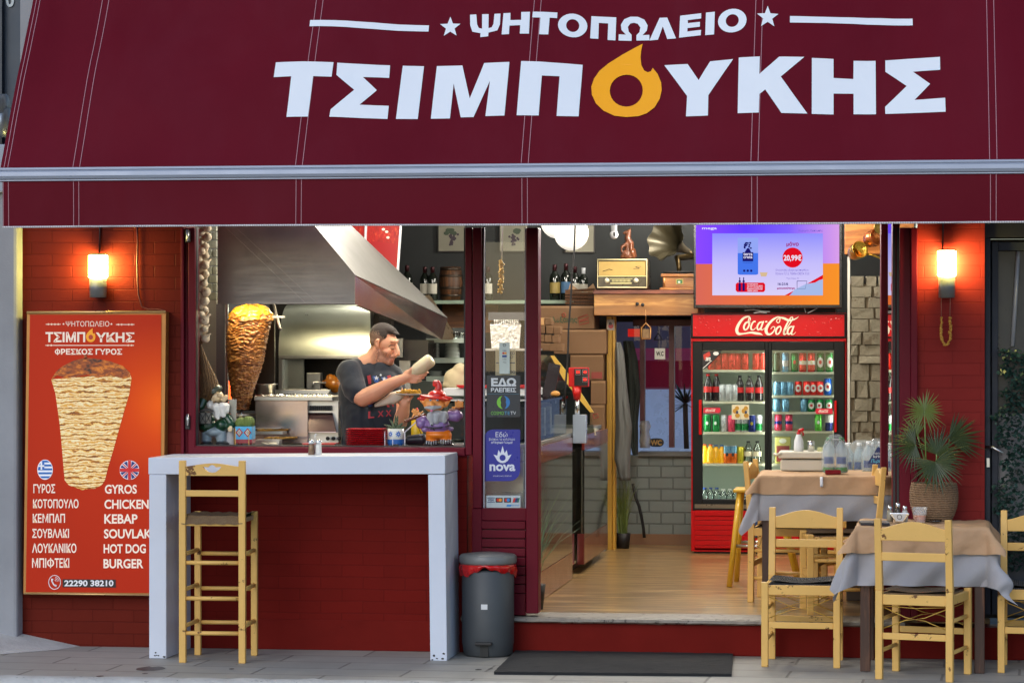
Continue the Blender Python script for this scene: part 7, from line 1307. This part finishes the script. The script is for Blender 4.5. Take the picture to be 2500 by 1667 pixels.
def tilepot(px0, px1, y0, Y, lab, base, kind):
    a, c = X(px0, Y), X(px1, Y); h = Z(y0, Y)-SZ; w_ = c-a; cx_ = (a+c)/2; t = thing("tile_pot", lab, "plant pot", V((cx_, Y, SZ))); zz = SZ+.018
    if kind == 'sq': b = MB(); b.box(a, c, Y-w_/2, Y+w_/2, zz, SZ+h); b.m = 1; b.box(a-.001, c+.001, Y-w_/2-.001, Y+w_/2+.001, zz, zz+.022)
    else: b = MB(); b.lathe([(w_/2, zz), (w_/2, SZ+h), (w_/2*.9, SZ+h), (w_/2*.9, SZ+h-.01), (.001, SZ+h-.01)], (cx_, Y, 0), 24); b.m = 1; b.lathe([(w_/2+.0008, zz), (w_/2+.0008, zz+.026)], (cx_, Y, 0), 24, False)
    f_ = Y-w_/2-.0022; b.m = 2; zc = zz+.026+(SZ+h-zz-.026)/2; s = w_/4
    def on(x, z, k=0):
        if kind == 'sq': return V((x, f_-k, z))
        th = (x-cx_)/(w_/2)*1.0; return V((cx_+(w_/2+.0012+k)*math.sin(th), Y-(w_/2+.0012+k)*math.cos(th), z))
    for q_ in (-1, 1):
        x = cx_+q_*s*1.0; b.m = 2; b.poly([on(x-s*.95, zc), on(x, zc-s*1.1), on(x+s*.95, zc), on(x, zc+s*1.1)]) if kind == 'sq' else [b.poly([on(x+s*.8*math.cos(j*.785), zc+s*.9*math.sin(j*.785)), on(x+s*.35*math.cos(j*.785+.5), zc+s*.35*math.sin(j*.785+.5)), on(x, zc), on(x+s*.35*math.cos(j*.785-.5), zc+s*.35*math.sin(j*.785-.5))]) for j in range(8)]
        b.m = 3; b.poly([on(x-s*.55, zc, .0012), on(x, zc-s*.7, .0012), on(x+s*.55, zc, .0012), on(x, zc+s*.7, .0012)]) if kind == 'sq' else b.poly([on(x+s*.2*math.cos(j), zc+s*.2*math.sin(j), .001) for j in range(6)])
        if kind == 'sq':
            b.m = 4
            for j in range(4): aa = j*1.5708; b.poly([on(x, zc, .0024), on(x+s*.35*math.cos(aa+.4), zc+s*.4*math.sin(aa+.4), .0024), on(x+s*.35*math.cos(aa-.4), zc+s*.4*math.sin(aa-.4), .0024)])
    b.build("pot_wall", base, t, bevel=0)
    for dx in (-.6, .6): b = MB(); b.lathe([(.009, 0), (.013, .018)], (cx_+dx*w_/2, Y-.01, SZ+.0005), 12); b.build("foot", base[1], t)
    return t, V((cx_, Y, SZ+h))
m_tw, m_tb, m_tl, m_tm = M("tile_white", L(222, 222, 214), .25, coat=.3), M("tile_blue", L(30, 100, 180), .25, coat=.3), M("tile_sky", L(70, 170, 220), .25, coat=.3), M("tile_crimson", L(150, 40, 60), .25, coat=.3)
t, c = tilepot(579, 619, 1043, .16, "square blue and crimson tile pot with two round cacti", [m_tl, m_tm, m_tm, m_tw, M("tile_navy", L(20, 30, 60), .3)], 'sq')
m_cac = M("cactus_green", L(110, 128, 60), .6, 0, .3, 20, bmp=.5, bs=120)
for dx, s in ((-.024, .030), (.018, .034)):
    b = MB(); nr = 13; b.sm = True
    b.rings([[V((c.x+dx+s*math.sin(a)*(1+.10*math.cos(nr*6.2832*j/52))*math.cos(6.2832*j/52), c.y+s*math.sin(a)*(1+.10*math.cos(nr*6.2832*j/52))*math.sin(6.2832*j/52), c.z+s*.65-s*math.cos(a)*1.05)) for j in range(52)] for a in [R(8+164*k/12) for k in range(13)]]); b.build("cactus", m_cac, t)
b = MB(); [b.bar(V((X(x, .1), .085, SZ)), V((X(x, .1), .085, SZ+.10)), .005, .004) for x in (576, 609)]; b.build("gold_stand", M("gold_wire", L(176, 140, 80), .35, .5), t)
t, c = tilepot(946, 986, 1047, .13, "round white and blue flowered pot with a striped succulent", [m_tw, m_tb, M("tile_blue2", L(50, 110, 200), .3), m_tw], 'rd')
b = MB()
for a, e_, l_ in ((-1.2, .55, .085), (-.5, .85, .095), (.05, 1.25, .09), (.35, 1.05, .10), (1.2, .45, .075), (-1.5, .3, .07), (1.5, .8, .06), (.8, .7, .08)):
    d = V((math.sin(a)*math.cos(e_), -math.cos(a)*math.cos(e_)*.5, math.sin(e_))); n_ = d.cross(V((0, 1, .2))).normalized(); rs = []
    for u in (0, .3, .6, .85, 1): p = c+d*l_*u+V((0, 0, -.02*u*u*(1.2-e_)))-V((0, 0, .008)); w_ = .011*(1-u)**.6+.0006; rs.append([p-n_*w_, p-n_.cross(d)*w_*.3, p+n_*w_, p+n_.cross(d)*w_*.5])
    b.sm = True; b.rings(rs)
b.build("succulent_leaves", strands("striped_leaf", L(92, 116, 84), L(170, 184, 150), 60, .8), t); b = MB(); [b.bar(V((X(x, .08), .062, SZ)), V((X(x, .08), .062, SZ+h), ) if False else V((X(x, .08), .062, SZ+.088)), .003, .003) for x in (941, 960, 990)]; b.build("white_stand", m_white, t)
# ---- garden gnome with the red hat
GY = .17; g = lambda x, y, d=0: P(980+x/7.84, 900+y/7.84, GY+d); gm = [M("gnome_"+n, L(*c), .3, 0, .12, 12, coat=.4) for n, c in (("skin", (228, 150, 76)), ("red", (206, 34, 22)), ("purple", (128, 100, 156)), ("orange", (226, 120, 22)), ("white", (226, 226, 232)), ("brown", (112, 58, 34)), ("black", (30, 28, 34)), ("pink", (226, 120, 160)))]
r2 = Matrix.Rotation(R(8), 3, 'Y'); S_, R__, PU, OR, WH_, BR, BK, PK = range(8)
gn = thing("garden_gnome", "painted garden gnome with red curled hat and purple jacket at the window frame", "gnome", g(700, 1490))
pr_ = [E_(g(620, 680), (.060, .052, .046), S_), E_(g(540, 700, -.03), (.022, .02, .018), S_), E_(g(740, 700, -.025), (.028, .02, .020), S_), E_(g(600, 690, -.055), (.013, .014, .012), S_), C_(g(450, 660), g(350, 590), .014, .005, S_), C_(g(840, 680), g(930, 600), .018, .006, S_),
    E_(g(640, 550), (.088, .066, .012), R__, r2), C_(g(430, 560, -.01), g(320, 572, -.01), .012, .006, R__), C_(g(860, 560, -.01), g(970, 570, -.01), .012, .006, R__), E_(g(680, 505), (.052, .048, .030), R__), C_(g(695, 480), g(720, 330), .028, .017, R__), C_(g(720, 330), g(700, 268), .017, .015, R__), C_(g(700, 268), g(640, 258), .014, .012, R__), C_(g(640, 258), g(625, 310), .012, .009, R__), C_(g(625, 310), g(655, 315), .008, .006, R__),
    C_(g(580, 745, -.06), g(450, 745, -.045), .011, .006, WH_), C_(g(600, 745, -.06), g(740, 735, -.045), .012, .007, WH_), E_(g(690, 920, -.03), (.062, .032, .036), WH_), C_(g(560, 900, -.05), g(580, 1060, -.06), .022, .008, WH_), C_(g(690, 900, -.05), g(670, 1010, -.05), .024, .014, WH_), C_(g(820, 880, -.04), g(830, 1000, -.04), .022, .012, WH_), E_(g(580, 795, -.058), (.010, .007, .006), PK),
    E_(g(690, 1090), (.070, .054, .052), PU), C_(g(420, 1170), g(960, 1150), .012, .012, PU), E_(g(375, 1050), (.028, .030, .030), PU), C_(g(430, 980), g(340, 1000), .024, .020, PU), E_(g(1060, 900), (.036, .032, .030), PU), C_(g(930, 900), g(1060, 930), .028, .026, PU),
    E_(g(700, 1260), (.068, .054, .030), OR), C_(g(590, 1280), g(580, 1400), .038, .032, OR), C_(g(830, 1280), g(840, 1370), .040, .034, OR), C_(g(80, 1000, -.03), g(440, 880, .01), .009, .009, BR), C_(g(930, 800, .01), g(1180, 740, .0), .010, .009, BR),
    E_(g(280, 860, -.03), (.016, .012, .013), S_), E_(g(1090, 720, -.02), (.016, .012, .012), S_)]
for x, y, x2, y2 in ((240, 850, 200, 810), (255, 840, 225, 770), (275, 840, 280, 765), (300, 850, 330, 800), (330, 880, 410, 820), (230, 890, 210, 930)): pr_.append(C_(g(x, y, -.035), g(x2, y2, -.04), .0065, .005, S_))
for x in (1045, 1090, 1135, 1165): pr_.append(C_(g(x, 720, -.03), g(x-2+(x-1090)*.1, 610+abs(x-1090)*.4, -.035), .0065, .005, S_))
pr_.append(C_(g(1010, 750, -.03), g(975, 740, -.035), .007, .005, S_))
for sx in (0, 1):
    cx_ = (575, 850)[sx]
    for j in range(11): pr_.append(E_(g(cx_-110+j*22, (1425, 1400)[sx]+abs(j-5)*-3, -.045+.008*abs(j-5)*.6), (.0035, .012, .011), WH_ if j % 2 else BK))
    pr_.append(E_(g(cx_, 1450, -.0), (.05, .045, .012), BK))
gm[4] = strands('gnome_white_hair', L(216, 220, 230), L(244, 244, 246), 110, 0, .8)
sculpt("painted_body", pr_, gm, gn, .0035, 2)
b = MB(); [b.sph(g(x, 600, -.047), (.0085, .006, .0055), 12) for x in (555, 688)]; b.m = 1; [b.sph(g(x+4, 602, -.0525), (.004, .002, .004), 10) for x in (555, 688)]; b.build("eye", [gm[4], M("eye_blue", L(70, 120, 170), .2)], gn)
b = MB(); b.m = 0; b.tube([g(455, 1110, -.052), g(560, 1128, -.060), g(690, 1130, -.060), g(790, 1118, -.055)], .006, 8, flat=.6); b.tube([g(840, 1110, -.05), g(940, 1075, -.03)], .006, 8, flat=.6); b.tube([g(560, 1160, -.062), g(590, 1130, -.064), g(635, 1175, -.062)], .004, 6); b.sph(g(580, 1078, -.066), .005, 8); b.build("belt", gm[6], gn)
b = MB(); b.tube([g(280, 1000, -.02), g(400, 1310, -.02)], .002, 5); b.build("red_cord", M("dark_red_cord", L(90, 16, 30), .5), gn)
# ---- old gnome with straw hat, lantern and broom
GY2 = .18; g = lambda x, y, d=0: P(460+x/7.467, 900+y/7.467, GY2+d)
gn = thing("straw_hat_gnome", "white bearded gnome in green coat with tall twig hat and lantern", "gnome", g(350, 1410)); gm2 = [M("oldgnome_"+n, L(*c), .32, 0, .15, 12, coat=.35) for n, c in (("skin", (224, 200, 160)), ("twig", (110, 78, 44)), ("green", (24, 66, 44)), ("blue", (150, 168, 178)), ("white", (226, 226, 222)), ("black", (36, 36, 40)), ("band", (70, 78, 66)))]
gm2[1] = strands("twig_hat", L(84, 56, 28), L(150, 110, 60), 40, 0)
pr_ = [C_(P(486, 835, GY2), P(492, 868, GY2), .007, .024, 1), C_(P(492, 868, GY2), P(503, 925, GY2), .024, .058, 1), C_(P(503, 925, GY2), P(508, 948, GY2), .060, .070, 1), E_(g(260, 480, .01), (.085, .06, .03), 1, Matrix.Rotation(R(28), 3, 'Y')), E_(g(480, 400, -.01), (.048, .05, .026), 6, Matrix.Rotation(R(-30), 3, 'Y')),
    E_(g(520, 510), (.040, .044, .036), 0), E_(g(640, 550, -.02), (.018, .02, .02), 0), E_(g(350, 465, -.04), (.017, .015, .016), 0), E_(g(495, 425, -.035), (.016, .014, .013), 0), E_(g(575, 480, -.05), (.017, .018, .014), 0), E_(g(690, 520, -.02), (.012, .014, .016), 0),
    E_(g(540, 720, -.035), (.048, .032, .030), 4), C_(g(400, 660, -.04), g(530, 880, -.05), .022, .014, 4), C_(g(500, 700, -.05), g(545, 900, -.055), .026, .010, 4), C_(g(620, 690, -.05), g(640, 850, -.05), .026, .014, 4), C_(g(690, 680, -.03), g(700, 770, -.04), .020, .014, 4),
    C_(g(280, 560, -.02), g(220, 700, -.035), .026, .024, 2), C_(g(220, 700, -.03), g(260, 760, -.03), .024, .018, 2), E_(g(330, 1030), (.056, .055, .045), 2), E_(g(330, 900), (.05, .05, .04), 2), E_(g(620, 1020), (.04, .05, .040), 2), C_(g(700, 880, -.01), g(790, 1010, -.02), .026, .024, 2), C_(g(790, 1010, -.02), g(740, 1080, -.04), .024, .018, 2), E_(g(765, 1100, -.05), (.015, .014, .017), 0), C_(g(755, 1100, -.06), g(760, 1140, -.06), .006, .005, 0), C_(g(775, 1100, -.06), g(785, 1135, -.06), .006, .005, 0), C_(g(735, 1090, -.06), g(730, 1130, -.06), .006, .005, 0),
    E_(g(470, 1150), (.065, .05, .03), 3), C_(g(340, 1170), g(330, 1300), .034, .030, 3), C_(g(590, 1170), g(600, 1300), .034, .030, 3), E_(g(330, 1370, -.02), (.036, .05, .016), 5), E_(g(620, 1370, -.02), (.040, .05, .016), 5)]
sculpt("painted_body", pr_, gm2, gn, .0035, 2)
b = MB(); b.sph(g(495, 440, -.051), .003, 8); b.bar(g(325, 455, -.058), g(322, 500, -.058), .003, .002); b.tube([g(490, 600, -.045), g(545, 632, -.046), g(600, 610, -.045)], .003, 6); b.build("eye", gm2[5], gn)
b = MB(); ln = [g(200, 795, -.09), g(420, 790, -.09), g(410, 1000, -.09), g(210, 1000, -.09)]
for a, c in zip(ln, ln[1:]+ln[:1]): b.bar(a, c, .004, .004)
for a, c in (((200, 795), (315, 1000)), ((315, 795), (210, 1000)), ((315, 795), (410, 1000)), ((420, 790), (310, 1000)), ((315, 795), (312, 1000))): b.bar(g(*a, -.09), g(*c, -.09), .0025, .0025)
b.prism([g(175, 780, -.10), g(455, 775, -.10), g(370, 720, -.10), g(290, 720, -.10)], (0, .05, 0)); b.build("lantern", M("lantern_black", L(40, 38, 36), .5), gn); MB().poly([V(p)+V((0, .006, 0)) for p in ln]).build("lantern_glass", M("lantern_pane", L(104, 104, 100), .3), gn)
b = MB(); b.sm = False; random.seed(3)
for k in range(40): x = 735+140*k/40; b.bar(g(x, 560+random.uniform(-8, 8), -.0-.0004*k), g(835+(x-805)*.45, 1000, -.0), .0035, .004)
b.build("broom_bristle", M("dry_straw", L(170, 166, 154), .8, 0, .3, 30), gn); b = MB(); b.tube([g(845, 1000, -.0), g(840, 1400, -.0)], .005, 8); b.build("broom_stick", M("cane", L(140, 110, 70), .6), gn)
pr_ = [C_(g(790, 1120, .02), g(780, 1370, .02), .022, .030), C_(g(740, 1200, .02), g(730, 1370, .02), .02, .022)]; tag(sculpt("white_cloth", pr_, [M("cloth_white", L(190, 188, 190), .8, 0, .1, 8)], None, .005, 2), "folded white cloth standing between the old gnome and the tile pot", "cloth")
# carved horse rearing on the radio
hs = lambda x, y, d=0: P(1400+x/3.41, 540+y/3.41, 4.98+d)
pr_ = [C_(hs(455, 285), hs(470, 190), .038, .030), C_(hs(470, 190), hs(450, 140), .030, .020), C_(hs(450, 140), hs(465, 85), .022, .014), C_(hs(465, 85), hs(420, 100), .015, .009), C_(hs(470, 80), hs(478, 55), .006, .003), C_(hs(440, 190, -.02), hs(400, 215, -.03), .013, .009), C_(hs(400, 215, -.03), hs(400, 255, -.03), .009, .006), C_(hs(480, 200, -.03), hs(478, 240, -.04), .011, .008), C_(hs(430, 260, -.02), hs(400, 300, -.02), .018, .010), C_(hs(490, 260, -.02), hs(505, 300, -.02), .018, .010), C_(hs(505, 240, .02), hs(520, 295, .03), .012, .008), E_(hs(455, 305), (.055, .035, .008))]
tag(sculpt("horse_figurine", pr_, [M("carved_wood", L(104, 58, 34), .35, 0, .4, 16, coat=.3)], None, .005, 2), "carved brown horse figurine standing on the old radio", "figurine")
# ================================================================ the cook
MY = .78; h = lambda x, y, d=0.0: P(800+x/4.75, 770+y/4.75, MY+d)
ck = thing("person", "cook in dark printed t-shirt holding a white squeeze bottle over a pita", "person", V((h(330, 1000).x, MY, FL)))
m_skin = M("skin", L(226, 166, 132), .45, 0, .10, 10, sss=.15, bmp=.06, bs=140); m_stub = M("stubble_skin", L(178, 130, 106), .55, 0, .3, 90); m_cap_ = M("lip_skin", L(190, 122, 104), .45, 0, .1)
ry = lambda a: Matrix.Rotation(R(a), 3, 'Y')
# head turned three quarters towards the plate: eyes at half height
pr_ = [E_(h(640, 235, .0), (.077, .072, .072)), E_(h(690, 330, -.01), (.060, .060, .075), 0, ry(8)), E_(h(700, 430, -.012), (.050, .050, .060), 0, ry(10)), E_(h(690, 520, -.018), (.040, .040, .032), 0), E_(h(720, 545, -.03), (.026, .028, .020), 0),
    E_(h(770, 300, -.025), (.026, .048, .020), 0), C_(h(800, 350, -.045), h(815, 425, -.052), .009, .013, 0), E_(h(812, 450, -.05), (.015, .017, .012), 0), E_(h(790, 462, -.062), (.009, .008, .008), 0), E_(h(795, 462, -.03), (.009, .010, .008), 0), E_(h(760, 480, -.045), (.020, .024, .011), 0), E_(h(748, 512, -.05), (.014, .018, .0065), 2), E_(h(742, 528, -.049), (.014, .017, .006), 2), E_(h(690, 420, -.055), (.028, .016, .022), 0),
    E_(h(568, 322, -.074), (.015, .009, .025), 0, ry(12)), C_(h(556, 300, -.082), h(575, 285, -.084), .0055, .0055, 0), C_(h(556, 300, -.082), h(558, 345, -.082), .0055, .0055, 0), E_(h(575, 362, -.074), (.009, .009, .014), 0), E_(h(752, 378, -.052), (.015, .011, .008), 0), 
    C_(h(520, 560, .02), h(600, 420, .0), .066, .058, 0), C_(h(430, 560, .0), h(560, 500, .01), .055, .055, 0), C_(h(620, 600, -.01), h(640, 500, -.01), .035, .045, 0)]
# trunk inside the shirt, near arm, far arm
pr_ += [E_(h(420, 800, .04), (.15, .10, .13)), E_(h(420, 1150, .04), (.14, .11, .20)), C_(h(280, 690, -.07), h(325, 890, -.14), .042, .048), C_(h(330, 900, -.15), h(410, 960, -.18), .052, .050), C_(h(410, 960, -.18), h(540, 900, -.20), .050, .050), C_(h(540, 900, -.20), h(740, 790, -.22), .050, .036), C_(h(740, 790, -.22), h(880, 735, -.22), .036, .029), C_(h(880, 735, -.22), h(930, 715, -.22), .029, .030),
    E_(h(960, 700, -.22), (.045, .022, .036), 0, ry(20)), C_(h(930, 680, -.225), h(990, 610, -.235), .017, .012), C_(h(990, 610, -.235), h(1015, 600, -.235), .012, .009)]
for (x0, y0, x1, y1, x2, y2, d0) in ((990, 660, 1080, 655, 1160, 662, -.245), (985, 700, 1070, 700, 1135, 690, -.25), (975, 735, 1055, 735, 1110, 720, -.25), (960, 765, 1030, 770, 1080, 755, -.245)):
    pr_ += [C_(h(x0, y0, -.225), h(x1, y1, d0), .0115, .0095), C_(h(x1, y1, d0), h(x2, y2, d0+.035), .0095, .0075)]
pr_ += [C_(h(760, 780, .02), h(830, 1240, -.04), .055, .048), C_(h(830, 1240, -.04), h(880, 1120, -.10), .046, .036), C_(h(880, 1120, -.10), h(895, 1030, -.13), .036, .030), E_(h(885, 985, -.135), (.040, .020, .035))]
for x0, y0, x1, y1, x2, y2 in ((850, 965, 805, 925, 780, 895), (870, 955, 845, 905, 820, 880), (890, 955, 885, 910, 870, 885), (910, 965, 925, 920, 915, 893), (920, 1000, 960, 965, 985, 940)): pr_ += [C_(h(x0, y0, -.145), h(x1, y1, -.155), .0105, .0088), C_(h(x1, y1, -.155), h(x2, y2, -.14), .0088, .007)]
jaw0, ear_ = h(575, 560), h(560, 380)
def stub(q_, mi):
    if mi == 2 or mi != 0: return mi
    d = ray(0, 0); s = (q_-V((CX, CY, CZ))); py = 833.5-7000*s.z/(s.y*CS-s.x*SN); px = 1250+7000*(s.x*CS+s.y*SN)/(s.y*CS-s.x*SN); x, y = (px-800)*4.75, (py-770)*4.75
    k = 22*noise.noise((x*.06, y*.06, 1))+random.gauss(0, 14)
    if y < 610 and 570+k < x < 775 and q_.y < MY+.05 and y > 385+k+max(0, x-600)*(.75 if x < 700 else .62)+(0 if x < 720 else -12): return 1
    if 470+k*.3 < y < 500 and 700 < x < 785 and q_.y < MY: return 1
    return mi
sculpt("body", pr_, [m_skin, m_stub, m_cap_], ck, .0042, 3, stub)
# short hair, brows, closed lids
m_hair = M("short_dark_hair", L(58, 48, 42), .7, 0, .35, 120, bmp=.7, bs=320); m_fade = M("shaved_side_hair", L(146, 118, 98), .7, 0, .2, 160, bmp=.3, bs=320)
hp = [E_(h(638, 228, .0), (.0788, .0738, .0738), 0), E_(h(715, 178, -.008), (.050, .056, .032), 0, ry(24)), E_(h(795, 212, -.012), (.020, .042, .014), 0, ry(42)), E_(h(590, 300, .0), (.052, .066, .05), 1)]
def fade(q_, mi):
    s = q_-V((CX, CY, CZ)); py = 833.5-7000*s.z/(s.y*CS-s.x*SN); px = 1250+7000*(s.x*CS+s.y*SN)/(s.y*CS-s.x*SN); x, y = (px-800)*4.75, (py-770)*4.75
    return 0 if y < 195+90*max(0, min(1, (x-560)/110))+random.gauss(0, 16) else 1
o = sculpt("hair", hp, [m_hair, m_fade], ck, .0045, 2, fade)
bm = bmesh.new(); bm.from_mesh(o.data); dele = []
for v in bm.verts:
    s = v.co+ORG[ck.name]-V((CX, CY, CZ)); py = 833.5-7000*s.z/(s.y*CS-s.x*SN); px = 1250+7000*(s.x*CS+s.y*SN)/(s.y*CS-s.x*SN); x, y = (px-800)*4.75, (py-770)*4.75
    hl_ = 345 if x < 540 else (345-(x-540)*.5 if x < 600 else (330 if x < 640 else (330-(x-640)*1.7 if x < 700 else 225)))
    if v.co.y+ORG[ck.name].y > MY+.05 and y < 330: continue
    if y > hl_+9*noise.noise((x*.08, y*.08, 3)) or (x-567)**2/26**2+(y-325)**2/52**2 < 1 and v.co.y+ORG[ck.name].y < MY-.03: dele.append(v)
bmesh.ops.delete(bm, geom=dele, context='VERTS'); bm.to_mesh(o.data); bm.free()
b = MB(); b.tube([h(705, 362, -.075), h(735, 342, -.082), h(775, 345, -.08)], [.002, .0048, .0025], 6, flat=.5); b.build("eyebrow", m_hair, ck); b = MB(); b.tube([h(730, 385, -.0642), h(753, 394, -.0664), h(774, 388, -.0658)], [.0010, .0020, .0010], 6); b.build("eyelashes", M("lash_dark", L(54, 38, 32), .6), ck)
# t-shirt
m_sh = M("navy_cotton", L(30, 38, 50), .85, 0, .14, 6, bmp=.2, bs=26, sheen=.3); m_sh2 = m_sh
sp_ = [E_(h(440, 700, .03), (.155, .115, .10)), E_(h(430, 900, .03), (.160, .125, .15)), E_(h(430, 1150, .03), (.150, .125, .20)), C_(h(430, 1150, .03), h(430, 1500, .04), .135, .14), C_(h(250, 660, -.06), h(420, 580, .03), .078, .055), C_(h(255, 650, -.075), h(300, 840, -.13), .074, .070), C_(h(300, 840, -.13), h(345, 905, -.155), .068, .062), C_(h(480, 590, .02), h(620, 610, .0), .05, .03), C_(h(640, 640, .0), h(740, 700, .05), .07, .07), C_(h(740, 700, .05), h(790, 900, .04), .07, .065), E_(h(640, 850, -.02), (.11, .10, .12)), E_(h(660, 1100, -.01), (.10, .10, .16)), C_(h(560, 615, -.035), h(450, 545, -.03), .02, .02)]
shirt = sculpt("t_shirt", sp_, [m_sh], ck, .0075, 6)
bm = bmesh.new(); bm.from_mesh(shirt.data)
for v in bm.verts:
    p = v.co; v.co += v.normal*(.005*noise.noise((p.x*9+p.z*7, p.y*6, p.z*14))+.003*noise.noise((p.x*22-p.z*16, p.y*10, p.z*26)))
bm.to_mesh(shirt.data); bm.free()
from mathutils.bvhtree import BVHTree
wv_ = [v.co+ORG[ck.name] for v in shirt.data.vertices]; bv = BVHTree.FromPolygons(wv_, [tuple(p.vertices) for p in shirt.data.polygons])
def onshirt(x, y, o=.0025):
    d = ray(800+x/4.75, 770+y/4.75).normalized(); hit = bv.ray_cast(V((CX, CY, CZ)), d)
    return hit[0]-d*o if hit[0] else h(x, y, -.12)
b = MB()
def stx(body, x0, y0, x1, y1, tl_=0):
    vs, fs = glyphs(body, .03, 0); q_ = [b.v(onshirt(x0+(x1-x0)*u, y1+(y0-y1)*v+tl_*u)) for u, v in vs]
    for f in fs: b.f([q_[i] for i in f])
stx("L", 470, 1112, 540, 1196, -8); stx("X", 580, 1108, 650, 1178, -6); stx("X", 672, 1100, 740, 1172, -6); b.m = 2; 0
b.m = 0
def spoly(pts): b.poly([onshirt(x, y) for x, y in pts])
for x0 in (455, 690): spoly([(x0, 700), (x0+40, 690), (x0+48, 740), (x0+50, 790), (x0+20, 795)])
b.m = 1
spoly([(520, 705), (560, 700), (600, 735), (580, 780), (545, 775), (530, 740)]); spoly([(620, 715), (690, 715), (690, 750), (640, 765)])
b.m = 2
for sx, sy, r_ in ((565, 725, 30), (655, 735, 26), (615, 690, 16)): spoly([(x, y) for x, y in star(sx, sy, r_)])
b.m = 1; spoly([(470, 1010), (520, 1005), (522, 1050), (474, 1062)]); b.m = 0; spoly([(680, 1030), (760, 1020), (770, 1056), (690, 1062)])
b.build("shirt_print", [M("print_red", L(168, 50, 60), .7), M("print_blue", L(44, 84, 150), .7), M("print_pale", L(200, 206, 212), .7)], ck)
b = MB(); b.lathe([(.145, 0), (.15, .1), (.13, .22)], V((h(430, 1500).x, MY+.04, Z(1090, MY)-.22)), 24, True, 1, .8); lg = b.bm
for sx in (-.075, .075): b.tube([V((h(430, 1500).x+sx, MY+.04, Z(1090, MY)-.1)), V((h(430, 1500).x+sx, MY+.03, .62)), V((h(430, 1500).x+sx, MY+.06, FL+.07))], [.088, .066, .056], 14)
b.build("trousers", M("black_trousers", L(34, 34, 38), .85), ck)
for sx in (-.08, .08): b = MB(); b.sph(V((h(430, 1500).x+sx*1.0, MY-.02, FL+.04)), (.045, .12, .04), 14); b.build("shoe", m_black, ck)
# what he holds
p0, p1 = h(1015, 650, -.232), h(1215, 500, -.232); d = (p1-p0).normalized(); b = MB(); b.tube([p0-d*.055, p0-d*.02, p0, p0+d*.015, p0.lerp(p1, .5), p1-d*.02, p1-d*.006, p1], [.006, .008, .034, .0385, .039, .039, .034, .02], 20); tag(b.build("sauce_bottle", M("cream_squeeze_plastic", L(232, 222, 184), .3, 0, .05, 5, sss=.2)), "cream white squeeze bottle in the hand of the cook", "bottle")
pt = thing("pita_wrap", "white paper wrapped pita with fries on a plate held by the cook", "food", h(800, 980, -.17)); pr_ = [C_(h(560, 1040, -.15), h(760, 960, -.155), .012, .034), C_(h(760, 960, -.155), h(830, 925, -.15), .036, .03)]; sculpt("paper_wrap", pr_, [M("wrap_paper", L(222, 214, 196), .7, 0, .15, 14)], pt, .005, 2)
c = h(940, 925, -.16); b = MB(); b.lathe([(.03, -.004), (.075, .006), (.078, .010), (.03, .002)], c, 28); b.build("plate", m_pl, pt)
b = MB(); random.seed(8)
for k in range(34): a = c+V((random.gauss(.012, .022), random.gauss(0, .02), .012+random.random()*.016)); dd = V((random.uniform(-1, 1), random.uniform(-1, 1), random.uniform(-.25, .25))).normalized()*.026; b.bar(a-dd, a+dd, .008, .008)
b.build("fries", M("golden_fries", L(226, 172, 60), .5, 0, .2, 20), pt)
